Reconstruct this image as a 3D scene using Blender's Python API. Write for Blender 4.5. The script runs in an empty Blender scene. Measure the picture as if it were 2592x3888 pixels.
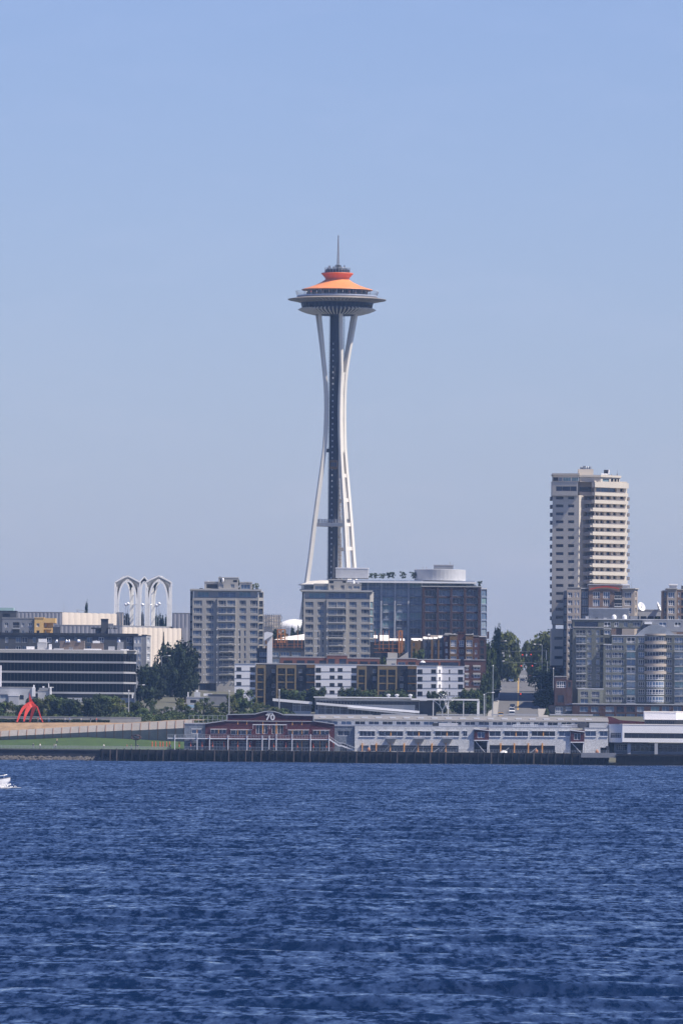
import bpy, bmesh, math, random
import numpy as np
from mathutils import Vector, Matrix
random.seed(7)
C = bpy.context.scene.collection
# ---------------------------------------------------------------- camera, world, sun, exposure
F, H0, CZ, RL = 29970.0, 2783.0, 9.6, 0.009      # focal length in photo pixels, horizon row, eye height, roll
cam = bpy.data.cameras.new("camera"); cam_o = bpy.data.objects.new("camera", cam); C.objects.link(cam_o)
cam.sensor_fit = 'HORIZONTAL'; cam.sensor_width = 36; cam.lens = F/2592*36
cam.shift_y = (H0-1944)/2592; cam.clip_start = 1; cam.clip_end = 60000
cam_o.location = (0, 0, CZ); cam_o.rotation_euler = (math.radians(90), -RL, 0)
S = bpy.context.scene; S.camera = cam_o
SUN_EL, SUN_AZ = math.radians(54), math.radians(111)   # azimuth clockwise from the view direction (+Y)
to_sun = Vector((math.cos(SUN_EL)*math.sin(SUN_AZ), math.cos(SUN_EL)*math.cos(SUN_AZ), math.sin(SUN_EL)))
world = bpy.data.worlds.new("World"); S.world = world; world.use_nodes = True
wn = world.node_tree; bg = wn.nodes["Background"]
sky = wn.nodes.new("ShaderNodeTexSky"); sky.sky_type = 'NISHITA'; sky.sun_disc = False
sky.sun_elevation = SUN_EL; sky.sun_rotation = SUN_AZ
sky.air_density = 1.0; sky.dust_density = 0.35; sky.ozone_density = 4.0; sky.altitude = 0
tint = wn.nodes.new("ShaderNodeMixRGB"); tint.blend_type = 'MULTIPLY'; tint.inputs[0].default_value = 1
tint.inputs[2].default_value = (0.875, 0.862, 1.17, 1)
wn.links.new(sky.outputs[0], tint.inputs[1])
wtc = wn.nodes.new("ShaderNodeTexCoord"); wmp = wn.nodes.new("ShaderNodeMapping"); wmp.inputs["Scale"].default_value = (34, 34, 120); wno = wn.nodes.new("ShaderNodeTexNoise")
wno.inputs["Scale"].default_value = 1; wno.inputs["Detail"].default_value = 7; wno.inputs["Roughness"].default_value = .6; wn.links.new(wtc.outputs["Generated"], wmp.inputs[0]); wn.links.new(wmp.outputs[0], wno.inputs["Vector"])
wrp = wn.nodes.new("ShaderNodeValToRGB"); wrp.color_ramp.elements[0].position = .5; wrp.color_ramp.elements[1].position = .78
wrp.color_ramp.elements[0].color = (1, 1, 1, 1); wrp.color_ramp.elements[1].color = (1.07, 1.04, 1.03, 1); wn.links.new(wno.outputs["Fac"], wrp.inputs[0])
wcl = wn.nodes.new("ShaderNodeMixRGB"); wcl.blend_type = 'MULTIPLY'; wcl.inputs[0].default_value = 1; wn.links.new(tint.outputs[0], wcl.inputs[1]); wn.links.new(wrp.outputs[0], wcl.inputs[2]); wn.links.new(wcl.outputs[0], bg.inputs[0])
bg.inputs[1].default_value = 0.078
sun = bpy.data.lights.new("sun", 'SUN'); sun.energy = 5.0; sun.angle = math.radians(0.5); sun.color = (1, 0.91, 0.78)
sun_o = bpy.data.objects.new("sun", sun); C.objects.link(sun_o); sun_o.location = (200, 2400, 400)
sun_o.rotation_euler = to_sun.to_track_quat('Z', 'Y').to_euler()
S.view_settings.view_transform = 'Standard'; S.view_settings.look = 'None'
S.view_settings.exposure = 0.45; S.view_settings.gamma = 1
S.cycles.max_bounces = 6; S.cycles.volume_bounces = 0; S.cycles.use_denoising = True
try: S.cycles.denoiser = 'OPENIMAGEDENOISE'
except Exception: pass

# ---------------------------------------------------------------- helpers
def W(px, py, Y):
    """point of the place seen at photo pixel (px, py) when it stands Y metres from the camera"""
    u, v = px-1296, H0-py
    return Vector(((u*math.cos(RL)-v*math.sin(RL))*Y/F, Y, CZ+(u*math.sin(RL)+v*math.cos(RL))*Y/F))
def tz(Y):
    """height of the land"""
    ks = [(2400, -6), (2515, -3), (2545, 3), (2548, 3), (2562, 11.6), (2650, 15.6), (3440, 37.6), (20000, 38)]
    for (a, za), (b, zb) in zip(ks, ks[1:]):
        if Y <= b: return za+(zb-za)*(Y-a)/(b-a)
    return 38
MATS = {}
def mat(name, col, rough=0.7, var=0.12, scale=0.6, metal=0.0, spec=0.4, fine=0.0, kind=None, emit=0, stretch=(1, 1, 1)):
    if name in MATS: return MATS[name]
    m = bpy.data.materials.new(name); m.use_nodes = True; nt = m.node_tree; b = nt.nodes["Principled BSDF"]
    b.inputs["Roughness"].default_value = rough; b.inputs["Metallic"].default_value = metal
    b.inputs["Specular IOR Level"].default_value = spec
    tc = nt.nodes.new("ShaderNodeTexCoord"); mp = nt.nodes.new("ShaderNodeMapping")
    mp.inputs["Scale"].default_value = stretch
    nt.links.new(tc.outputs["Object"], mp.inputs[0])
    n = nt.nodes.new("ShaderNodeTexNoise"); n.inputs["Scale"].default_value = scale; n.inputs["Detail"].default_value = 6
    n.inputs["Roughness"].default_value = 0.65
    nt.links.new(mp.outputs[0], n.inputs["Vector"])
    r = nt.nodes.new("ShaderNodeValToRGB")
    lo = [max(0, c*(1-var)) for c in col]; hi = [min(1, c*(1+var)) for c in col]
    r.color_ramp.elements[0].color = (*lo, 1); r.color_ramp.elements[1].color = (*hi, 1)
    r.color_ramp.elements[0].position = 0.3; r.color_ramp.elements[1].position = 0.7
    nt.links.new(n.outputs["Fac"], r.inputs[0]); out = r.outputs[0]
    if kind == 'brick':
        bt = nt.nodes.new("ShaderNodeTexBrick"); bt.inputs["Scale"].default_value = 1.6
        bt.inputs["Mortar Size"].default_value = 0.03
        mr = nt.nodes.new("ShaderNodeMixRGB"); mr.blend_type = 'MULTIPLY'; mr.inputs[0].default_value = .5
        sx = nt.nodes.new("ShaderNodeSeparateXYZ"); cx = nt.nodes.new("ShaderNodeCombineXYZ")
        nt.links.new(tc.outputs["Object"], sx.inputs[0])
        ad = nt.nodes.new("ShaderNodeMath"); nt.links.new(sx.outputs[0], ad.inputs[0]); nt.links.new(sx.outputs[1], ad.inputs[1])
        nt.links.new(ad.outputs[0], cx.inputs[0]); nt.links.new(sx.outputs[2], cx.inputs[1]); nt.links.new(cx.outputs[0], bt.inputs["Vector"])
        bt.inputs["Color1"].default_value = (1, .95, .9, 1); bt.inputs["Color2"].default_value = (.75, .72, .7, 1); bt.inputs["Mortar"].default_value = (.9, .9, .9, 1)
        nt.links.new(out, mr.inputs[1]); nt.links.new(bt.outputs[0], mr.inputs[2]); out = mr.outputs[0]
    if fine:
        v = nt.nodes.new("ShaderNodeTexVoronoi"); v.inputs["Scale"].default_value = fine
        nt.links.new(tc.outputs["Object"], v.inputs["Vector"])
        mr = nt.nodes.new("ShaderNodeMixRGB"); mr.blend_type = 'OVERLAY'; mr.inputs[0].default_value = .3
        bw = nt.nodes.new("ShaderNodeRGBToBW"); nt.links.new(v.outputs["Color"], bw.inputs[0])
        nt.links.new(out, mr.inputs[1]); nt.links.new(bw.outputs[0], mr.inputs[2]); out = mr.outputs[0]
    nt.links.new(out, b.inputs["Base Color"])
    if emit:
        nt.links.new(out, b.inputs["Emission Color"]); b.inputs["Emission Strength"].default_value = emit
    MATS[name] = m; return m
def leafmat(name, col, var=0.5):
    m = bpy.data.materials.new(name); m.use_nodes = True; nt = m.node_tree; b = nt.nodes["Principled BSDF"]
    b.inputs["Roughness"].default_value = .75; b.inputs["Specular IOR Level"].default_value = .15
    tc = nt.nodes.new("ShaderNodeNewGeometry"); n = nt.nodes.new("ShaderNodeTexNoise"); n.inputs["Scale"].default_value = .45; n.inputs["Detail"].default_value = 4
    nt.links.new(tc.outputs["Position"], n.inputs["Vector"])
    r = nt.nodes.new("ShaderNodeValToRGB"); r.color_ramp.elements[0].position = .3; r.color_ramp.elements[1].position = .72
    r.color_ramp.elements[0].color = (*[c*(1-var) for c in col], 1); r.color_ramp.elements[1].color = (col[0]*(1+var*1.2), col[1]*(1+var), col[2]*(1+var*.4), 1)
    nt.links.new(n.outputs["Fac"], r.inputs[0])
    oi = nt.nodes.new("ShaderNodeObjectInfo"); hs = nt.nodes.new("ShaderNodeHueSaturation")
    mr = nt.nodes.new("ShaderNodeMapRange"); mr.inputs[3].default_value = .75; mr.inputs[4].default_value = 1.3
    nt.links.new(oi.outputs["Random"], mr.inputs[0]); nt.links.new(mr.outputs[0], hs.inputs["Value"])
    nt.links.new(r.outputs[0], hs.inputs["Color"]); nt.links.new(hs.outputs[0], b.inputs["Base Color"])
    MATS[name] = m; return m

class MB:
    """collects shapes and links them as one mesh object"""
    def __init__(s): s.v = []; s.f = []; s.mi = []; s.cur = 0; s.mats = []
    def use(s, m):
        if m not in s.mats: s.mats.append(m)
        s.cur = s.mats.index(m); return s
    def add(s, vs, fs):
        k = len(s.v); s.v += [tuple(v) for v in vs]; s.f += [tuple(i+k for i in f) for f in fs]; s.mi += [s.cur]*len(fs)
    def quad(s, a, b, c, d): s.add([a, b, c, d], [(0, 1, 2, 3)])
    def box(s, x0, x1, y0, y1, z0, z1, M=None):
        vs = [(x, y, z) for z in (z0, z1) for y in (y0, y1) for x in (x0, x1)]
        if M is not None: vs = [M@Vector(v) for v in vs]
        s.add(vs, [(0, 2, 3, 1), (4, 5, 7, 6), (0, 1, 5, 4), (2, 6, 7, 3), (0, 4, 6, 2), (1, 3, 7, 5)])
    def obox(s, p, d, u0, u1, y0, y1, z0, z1):
        """box in a wall's frame: u along d, y inward"""
        n = Vector((-d[1], d[0], 0)); dd = Vector((d[0], d[1], 0)); p = Vector((p[0], p[1], 0))
        vs = [p+dd*u+n*y+Vector((0, 0, z)) for z in (z0, z1) for y in (y0, y1) for u in (u0, u1)]
        s.add(vs, [(0, 2, 3, 1), (4, 5, 7, 6), (0, 1, 5, 4), (2, 6, 7, 3), (0, 4, 6, 2), (1, 3, 7, 5)])
    def prism(s, poly, z0, z1):
        n = len(poly)
        vs = [(p[0], p[1], z0) for p in poly]+[(p[0], p[1], z1) for p in poly]
        s.add(vs, [tuple(range(n))[::-1], tuple(range(n, 2*n))]+[(i, (i+1) % n, n+(i+1) % n, n+i) for i in range(n)])
    def extrude_y(s, poly, y0, y1):
        """poly in (x, z), thickness along y"""
        n = len(poly)
        vs = [(p[0], y0, p[1]) for p in poly]+[(p[0], y1, p[1]) for p in poly]
        s.add(vs, [tuple(range(n)), tuple(range(n, 2*n))[::-1]]+[((i+1) % n, i, n+i, n+(i+1) % n) for i in range(n)])
    def tube(s, pts, rads, n=6, cap=True):
        if not hasattr(rads, '__len__'): rads = [rads]*len(pts)
        pts = [Vector(p) for p in pts]; rings = []
        for i, p in enumerate(pts):
            t = (pts[min(i+1, len(pts)-1)]-pts[max(i-1, 0)]).normalized()
            a = t.cross(Vector((0, 0, 1)) if abs(t.z) < .9 else Vector((1, 0, 0))).normalized(); b = t.cross(a)
            rings.append([p+(a*math.cos(2*math.pi*k/n)+b*math.sin(2*math.pi*k/n))*rads[i] for k in range(n)])
        vs = [v for r in rings for v in r]; fs = []
        for i in range(len(pts)-1):
            for k in range(n): fs.append((i*n+k, i*n+(k+1) % n, (i+1)*n+(k+1) % n, (i+1)*n+k))
        if cap: fs += [tuple(range(n))[::-1], tuple(range((len(pts)-1)*n, len(pts)*n))]
        s.add(vs, fs)
    def bar(s, p, q, w, h=None, side=None):
        """rectangular bar from p to q"""
        p, q = Vector(p), Vector(q); t = (q-p).normalized(); h = h or w
        a = Vector(side).normalized() if side is not None else t.cross(Vector((0, 1, 0)) if abs(t.y) < .9 else Vector((1, 0, 0))).normalized()
        b = t.cross(a).normalized()
        vs = [o+a*i*w/2+b*j*h/2 for o in (p, q) for i, j in ((-1, -1), (1, -1), (1, 1), (-1, 1))]
        s.add(vs, [(3, 2, 1, 0), (4, 5, 6, 7), (0, 1, 5, 4), (1, 2, 6, 5), (2, 3, 7, 6), (3, 0, 4, 7)])
    def lathe(s, prof, n, c=(0, 0, 0), a0=0.0, a1=2*math.pi):
        full = abs(a1-a0-2*math.pi) < 1e-6; m = n if full else n+1
        vs = []
        for r, z in prof:
            for k in range(m):
                a = a0+(a1-a0)*k/n; vs.append((c[0]+r*math.cos(a), c[1]+r*math.sin(a), c[2]+z))
        fs = []
        for i in range(len(prof)-1):
            for k in range(n): fs.append((i*m+k, i*m+(k+1) % m, (i+1)*m+(k+1) % m, (i+1)*m+k))
        s.add(vs, fs)
    def build(s, name, m=None, parent=None, smooth=False, off=None):
        me = bpy.data.meshes.new(name)
        o3 = Vector(off) if off is not None else (Vector(parent.location) if parent is not None and parent.parent is None and parent.type == 'EMPTY' else None)
        vs = s.v if o3 is None else [(v[0]-o3.x, v[1]-o3.y, v[2]-o3.z) for v in s.v]
        me.from_pydata(vs, [], s.f)
        if m is not None and not s.mats: me.materials.append(m)
        else:
            for q in s.mats: me.materials.append(q)
            me.polygons.foreach_set("material_index", s.mi)
        if smooth: me.polygons.foreach_set("use_smooth", [True]*len(me.polygons))
        me.update()
        o = bpy.data.objects.new(name, me); C.objects.link(o)
        if parent is not None: o.parent = parent
        elif off is not None: o.location = off
        return o
def tag(o, label=None, cat=None, group=None, kind=None):
    if label: o["label"] = label
    if cat: o["category"] = cat
    if group: o["group"] = group
    if kind: o["kind"] = kind
    return o
def thing(name, label, cat, loc, rz=0, group=None):
    o = bpy.data.objects.new(name, None); C.objects.link(o); o.location = loc; o.rotation_euler = (0, 0, rz)
    o.empty_display_size = .2
    return tag(o, label, cat, group)
def copy_tree(o, parent=None):
    c = o.copy(); C.objects.link(c)
    if parent is not None: c.parent = parent
    for ch in list(o.children): copy_tree(ch, c)
    return c
ORD = "first second third fourth fifth sixth seventh eighth ninth tenth eleventh twelfth thirteenth fourteenth fifteenth sixteenth seventeenth eighteenth nineteenth twentieth".split()
def ordn(i): return ORD[i] if i < 20 else "twenty-"+ORD[i-20] if i < 29 else "number %d" % (i+1)

# ---------------------------------------------------------------- materials
beige = mat("tower_concrete", (.56, .51, .445), .8, .06, .2); beige_shade = mat("tower_concrete_shaded", (.42, .38, .36), .8, .06, .2)  # second tone: same concrete, the recess's shade put into the colour
condo = mat("condo_concrete", (.36, .345, .325), .8, .1, .25); condo_l = mat("condo_coping", (.44, .43, .41), .7, .08)
roofg = mat("roof_gravel", (.3, .3, .31), .9, .15); roofw = mat("roof_white", (.78, .74, .7), .8, .06); roofd = mat("roof_dark", (.07, .075, .09), .9)
white = mat("white_paint", (.78, .78, .8), .6, .04, .3); whitew = mat("white_render", (.72, .72, .76), .7, .04, .3)
offw = mat("needle_white", (.74, .705, .64), .5, .09, .35, stretch=(1, 1, .12)); ndark = mat("needle_core_steel", (.035, .038, .05), .6, .3, 1.0)
orange = mat("needle_orange", (.76, .27, .095), .5, .06, .2); nhalo = mat("needle_halo", (.25, .22, .19), .5, .12, .5)
dark = mat("dark_panel", (.03, .033, .042), .5, .2); link = mat("charcoal_panel", (.02, .023, .034), .7, .15); dgrey = mat("dark_grey_panel", (.07, .075, .09), .7, .12); mgrey = mat("mid_grey_panel", (.22, .23, .26), .7, .1)
lgrey = mat("light_grey_panel", (.42, .43, .46), .7, .08); metal = mat("grey_metal", (.35, .37, .4), .45, .1, .5, .5)
steel = mat("bright_steel", (.7, .7, .72), .3, .1, .5, .8); brick = mat("red_brick", (.095, .046, .045), .85, .2, .5, kind='brick')
brickb = mat("brown_brick", (.07, .042, .045), .85, .2, .5, kind='brick'); terra = mat("terracotta_panel", (.15, .062, .048), .8, .12, .5)
ochre = mat("ochre_panel", (.2, .15, .078), .75, .08, .4); ochred = mat("ochre_brick", (.17, .105, .045), .8, .12, .4); yellow = mat("yellow_render", (.74, .48, .18), .75, .08, .4)
maroon = mat("maroon_shingle", (.07, .014, .022), .8, .08, .8, fine=3.5); shingle = mat("grey_shingle", (.6, .6, .6), .85, .09, .5, fine=3.0, stretch=(1, 1, .2))
shingle_shade = mat("grey_shingle_shaded", (.16, .185, .23), .85, .12, .8, fine=3.0)  # same grey shingle, darkened so the annexes' shade is in the colour
olive = mat("olive_render", (.12, .128, .118), .8, .1, .3); olivel = mat("pale_olive_render", (.19, .2, .175), .8, .08, .3); tan = mat("tan_render", (.37, .32, .28), .8, .08, .3)
pleat = mat("pleated_concrete", (.66, .58, .5), .8, .05, .2); pleat_shade = mat("pleated_shaded", (.30, .30, .33), .8, .06, .2)  # second tone: same pleated wall with its shade painted into the colour
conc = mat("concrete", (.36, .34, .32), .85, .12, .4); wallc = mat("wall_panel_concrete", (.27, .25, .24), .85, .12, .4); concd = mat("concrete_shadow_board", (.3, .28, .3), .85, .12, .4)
asphalt = mat("asphalt", (.12, .117, .118), .9, .14, .35); walk = mat("pavement_concrete", (.3, .285, .27), .9, .1, .5)
lane_y = mat("yellow_road_paint", (.55, .33, .06), .8, .1); lane_w = mat("white_road_paint", (.7, .7, .7), .8, .1)
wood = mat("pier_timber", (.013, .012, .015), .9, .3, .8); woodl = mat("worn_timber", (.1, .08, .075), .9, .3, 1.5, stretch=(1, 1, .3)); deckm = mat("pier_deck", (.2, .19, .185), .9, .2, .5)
rock = mat("riprap_rock", (.1, .09, .085), .9, .35, .9); lawnm = mat("lawn_grass", (.042, .078, .02), .95, .22, .25); drym = mat("dry_grass", (.29, .195, .115), .95, .3, .35)
landm = mat("land_soil", (.1, .1, .075), .95, .25, .1); red = mat("red_steel", (.62, .055, .035), .5, .08, .6); reds = mat("red_paint", (.5, .05, .035), .5, .06)
umbm = mat("orange_canvas", (.62, .13, .06), .8, .1, 1); orpost = mat("orange_post_paint", (.72, .35, .1), .6, .12, 1); scaff = mat("orange_scaffold", (.45, .18, .06), .6, .12, 1)
bark = mat("bark", (.09, .07, .055), .95, .3, 1.5); skin = mat("skin", (.55, .36, .27), .6, .05); cloth = [mat("cloth_%s" % n, c, .9, .08) for n, c in (("white", (.7, .7, .7)), ("navy", (.05, .06, .12)), ("red", (.45, .08, .07)), ("grey", (.25, .25, .27)), ("tan", (.4, .3, .22)), ("blue", (.12, .2, .42)))]
tealm = mat("teal_roof", (.38, .55, .53), .6, .06); awn = mat("pale_awning", (.62, .61, .6), .7, .05)
def glass(n, c, r=.12, sp=.5): return mat(n, c, r, .25, .35, 0, sp)
g_d = glass("glass_dark", (.018, .024, .04)); g_n = glass("glass_navy", (.03, .045, .085)); g_b = glass("glass_blue", (.085, .14, .24)); g_l = glass("glass_pale_blind", (.2, .26, .34)); g_c = glass("glass_blue_curtain", (.12, .17, .25)); g_o = glass('glass_office', (.006, .008, .012), .2, .12); g_t = glass("glass_teal", (.16, .27, .31))
leafmat("leaf_dark", (.032, .052, .024)); leafmat("leaf_deep", (.018, .031, .018)); leafmat("leaf_mid", (.05, .078, .03)); leafmat("leaf_light", (.085, .105, .035)); leafmat("leaf_conifer", (.016, .034, .022))

# ---------------------------------------------------------------- buildings
ST = {  # window styles: frame material, bar width, vertical bars (fractions), horizontal bars, pane choices
 'condo': (condo_l, .13, (.25, .75), (.24,), [g_n, g_b, g_b, g_c, g_n]),
 'condo2': (condo_l, .13, (.5,), (.24,), [g_n, g_b, g_c]),
 'condo3': (condo_l, .13, (.27, .68), (.3,), [g_d, g_n, g_n]),
 'slit': (condo_l, .1, (), (.3,), [g_n, g_b]),
 'glassy': (metal, .12, (.33, .66), (), [g_b, g_c, g_t]),
 'tower': (beige_shade, .1, (), (), [g_d, g_d, g_n]), 'tower_w': (beige_shade, .12, (.3, .7), (), [g_n, g_b]),
 'dark': (dark, .1, (.5,), (), [g_d, g_n, g_n]), 'darkw': (white, .16, (.33, .66), (.3,), [g_n, g_d, g_b]),
 'whitew': (white, .17, (.5,), (.3,), [g_n, g_b, g_d]), 'white3': (white, .16, (.3, .5, .7), (.35,), [g_n, g_b, g_c]),
 'plain': (lgrey, .1, (.5,), (), [g_b, g_c, g_n]), 'brick3': (metal, .12, (.3, .62), (), [g_b, g_n, g_d, g_n, g_c]),
 'cw': (lgrey, .12, (.3, .62), (.2,), [g_b, g_c, g_n, g_l, g_b, g_t]), 'bal': (dgrey, .1, (.5,), (), [g_d, g_n, g_d]),
 'pier': (white, .1, (.25, .5, .75), (), [g_n, g_d, g_n]), 'pier2': (white, .1, (.5,), (), [g_n, g_b, g_d]),
 'shop': (lgrey, .1, (.2, .4, .6, .8), (.7,), [g_n, g_d]), 'band': (dgrey, .1, tuple(i/14 for i in range(1, 14)), (), [g_d]),
 'eolive': (lgrey, .12, (.33, .66), (.32,), [g_n, g_b, g_d]), 'ebal': (lgrey, .1, (.35, .7), (.25,), [g_n, g_d, g_b]),
 'epale': (lgrey, .1, (.5,), (), [g_c, g_l, g_t, g_b]), 'ewide': (lgrey, .12, (.18, .42, .55, .8), (.3,), [g_n, g_b, g_n]),
 'open': (dark, .08, (), (), [dark]),  # dark board closes the opening, painted as its inner shade
}
WCACHE = {}
def win_mesh(style, w, h, pane):
    fm, fw, vs, hs, panes = ST[style]; key = (style, round(w, 2), round(h, 2))
    if key not in WCACHE:
        b = MB().use(fm)
        b.box(0, w, -.08, 0, 0, fw); b.box(0, w, -.08, 0, h-fw, h); b.box(0, fw, -.08, 0, fw, h-fw); b.box(w-fw, w, -.08, 0, fw, h-fw)
        for q in vs: b.box(w*q-fw/2, w*q+fw/2, -.07, 0, fw, h-fw)
        for q in hs: b.box(fw, w-fw, -.06, 0, h*q-fw/2, h*q+fw/2)
        WCACHE[key] = (b, {})
    b, d = WCACHE[key]
    return b
PANE = {}
def mesh_of(b, name, m=None):
    me = bpy.data.meshes.new(name); me.from_pydata(b.v, [], b.f)
    if m is not None and not b.mats: me.materials.append(m)
    for q in b.mats: me.materials.append(q)
    if len(b.mats) > 1: me.polygons.foreach_set("material_index", b.mi)
    me.update(); return me
FRAME = {}
class Bld:
    def __init__(s, name, label, cat, px, Y, group=None, z=None, py=2600):
        p = W(px, py, Y); s.Y = Y; s.root = thing(name, label, cat, (p.x, Y, tz(Y) if z is None else z), 0, group); s.w = []; s.walls = {}; s.k = 0
    def mb(s, name, m):
        k = (name, m.name, s.k)
        if k not in s.walls: s.walls[k] = (MB().use(m), name, m)
        return s.walls[k][0]
    def facade(s, p0, p1, z0, z1, ops, m, name='wall', reveal=.3):
        """wall from p0 to p1 with real openings; ops are (u0,u1,z0,z1,style)"""
        d = Vector((p1[0]-p0[0], p1[1]-p0[1])); L = d.length; d /= L; n = Vector((-d.y, d.x)); b = s.mb(name, m)
        ops = [(max(.01, o[0]), min(L-.01, o[1]), max(z0+.01, o[2]), min(z1-.01, o[3]), o[4]) for o in ops]
        ops = [o for o in ops if o[1]-o[0] > .1 and o[3]-o[2] > .1]
        P = lambda u, y, z: (p0[0]+d.x*u+n.x*y, p0[1]+d.y*u+n.y*y, z)
        us = sorted({0.0, L}|{round(o[i], 3) for o in ops for i in (0, 1)}); zs = sorted({z0, z1}|{round(o[i], 3) for o in ops for i in (2, 3)})
        for a, c in zip(us, us[1:]):
            if c-a < 1e-4: continue
            mu = (a+c)/2; col = [o for o in ops if o[0] < mu < o[1]]; start = zs[0]
            # runs of solid wall up this column
            spans = sorted((o[2], o[3]) for o in col); z = z0
            for lo, hi in spans:
                if lo > z+1e-4: b.quad(P(a, 0, z), P(c, 0, z), P(c, 0, lo), P(a, 0, lo))
                z = max(z, hi)
            if z1 > z+1e-4: b.quad(P(a, 0, z), P(c, 0, z), P(c, 0, z1), P(a, 0, z1))
        for u0, u1, a, c, st in ops:
            b.quad(P(u0, 0, a), P(u1, 0, a), P(u1, reveal, a), P(u0, reveal, a)); b.quad(P(u0, reveal, c), P(u1, reveal, c), P(u1, 0, c), P(u0, 0, c))
            b.quad(P(u0, reveal, a), P(u0, reveal, c), P(u0, 0, c), P(u0, 0, a)); b.quad(P(u1, 0, a), P(u1, 0, c), P(u1, reveal, c), P(u1, reveal, a))
            s.w.append((u1-u0, c-a, Vector(P(u0, reveal, a)), math.atan2(d.y, d.x), st))
    def vol(s, pts, yt, depth, m, ops=(), yb=None, name='wall', roof=roofg, reveal=.3, over=.15, rt=.35, back=None, zb=None):
        """block whose front runs through photo columns pts=[(px,Y)...], top at photo row yt"""
        s.k += 1; mid = pts[len(pts)//2]; zt = sum(W(p[0], yt, p[1]).z for p in pts)/len(pts)
        if zb is None: zb = W(mid[0], yb, mid[1]).z if yb is not None else tz(mid[1])-1.5
        P = [W(p[0], yt, p[1]) for p in pts]
        for i in range(len(pts)-1):
            (xa, Ya), (xb, Yb) = pts[i], pts[i+1]; L = (P[i+1].xy-P[i].xy).length; loc = []
            for o in ops:
                lean = RL*((o[2]+o[3])/2-yt); a, c = o[0]+lean, o[1]+lean; cm = (a+c)/2
                if not xa <= cm < xb: continue
                t = (cm-xa)/(xb-xa); Yc = Ya+(Yb-Ya)*t
                loc.append(((a-xa)/(xb-xa)*L, (c-xa)/(xb-xa)*L, W(cm, o[3], Yc).z, W(cm, o[2], Yc).z, o[4]))
            s.facade(P[i].xy, P[i+1].xy, zb, zt, loc, m, name, reveal)
        A, Z = P[0], P[-1]; A2 = Vector((A.x if back is None else W(back[0], yt, A.y+depth).x, A.y+depth)); Z2 = Vector((Z.x if back is None else W(back[1], yt, Z.y+depth).x, Z.y+depth)); b = s.mb(name, m)
        for q, r in ((Z.xy, Z2), (Z2, A2), (A2, A.xy)): b.quad((q[0], q[1], zb), (r[0], r[1], zb), (r[0], r[1], zt), (q[0], q[1], zt))
        poly = [p.xy for p in P]+[Z2, A2]; c = sum(poly, Vector((0, 0)))/len(poly)
        if roof is not None:
            ex = [q+(q-c).normalized()*over for q in poly]; s.mb('roof', roof).prism(ex, zt+.004, zt+rt)
        return zt
    def box(s, x0, x1, yt, yb, Y, depth, m, name):
        s.k += 1; a, c = W(x0, yb, Y), W(x1, yt, Y); s.mb(name, m).box(a.x, c.x, Y, Y+depth, a.z, c.z)
    def part(s, b, name, m=None, smooth=False): return b.build(name, m, s.root, smooth)
    def done(s, wname='window', pname='pane'):
        for b, name, m in s.walls.values(): b.build(name, None, s.root)
        s.w.sort(key=lambda q: -q[0]*q[1]); rl = s.root.location; rest = None
        for i, (w, h, p, az, st) in enumerate(s.w):
            pm = random.choice(ST[st][4])
            if i < 100:
                b = win_mesh(st, w, h, None); k = (st, round(w, 2), round(h, 2))
                if k not in FRAME: FRAME[k] = mesh_of(b, wname)
                o = bpy.data.objects.new(wname, FRAME[k]); C.objects.link(o); o.parent = s.root; o.location = p-rl; o.rotation_euler = (0, 0, az)
                k2 = (round(w, 2), round(h, 2), pm.name)
                if k2 not in PANE:
                    q = MB(); q.box(.02, w-.02, 0, .05, .02, h-.02); PANE[k2] = mesh_of(q, pname, pm)
                g = bpy.data.objects.new(pname, PANE[k2]); C.objects.link(g); g.parent = o
            else:
                if rest is None: rest = MB()
                M = Matrix.Translation(p)@Matrix.Rotation(az, 4, 'Z'); b = win_mesh(st, w, h, None)
                rest.use(b.mats[0]); rest.add([M@Vector(v) for v in b.v], b.f); rest.use(pm); rest.box(.02, w-.02, 0, .05, .02, h-.02, M)
        if rest is not None: tag(rest.build('window_field', None, s.root), kind='stuff')
        return s.root
def G(cols, rows, style): return [(a, b, c, d, style) for a, b in cols for c, d in rows]
def rows(y, h, pitch, n): return [(y+pitch*i, y+pitch*i+h) for i in range(n)]
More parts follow.
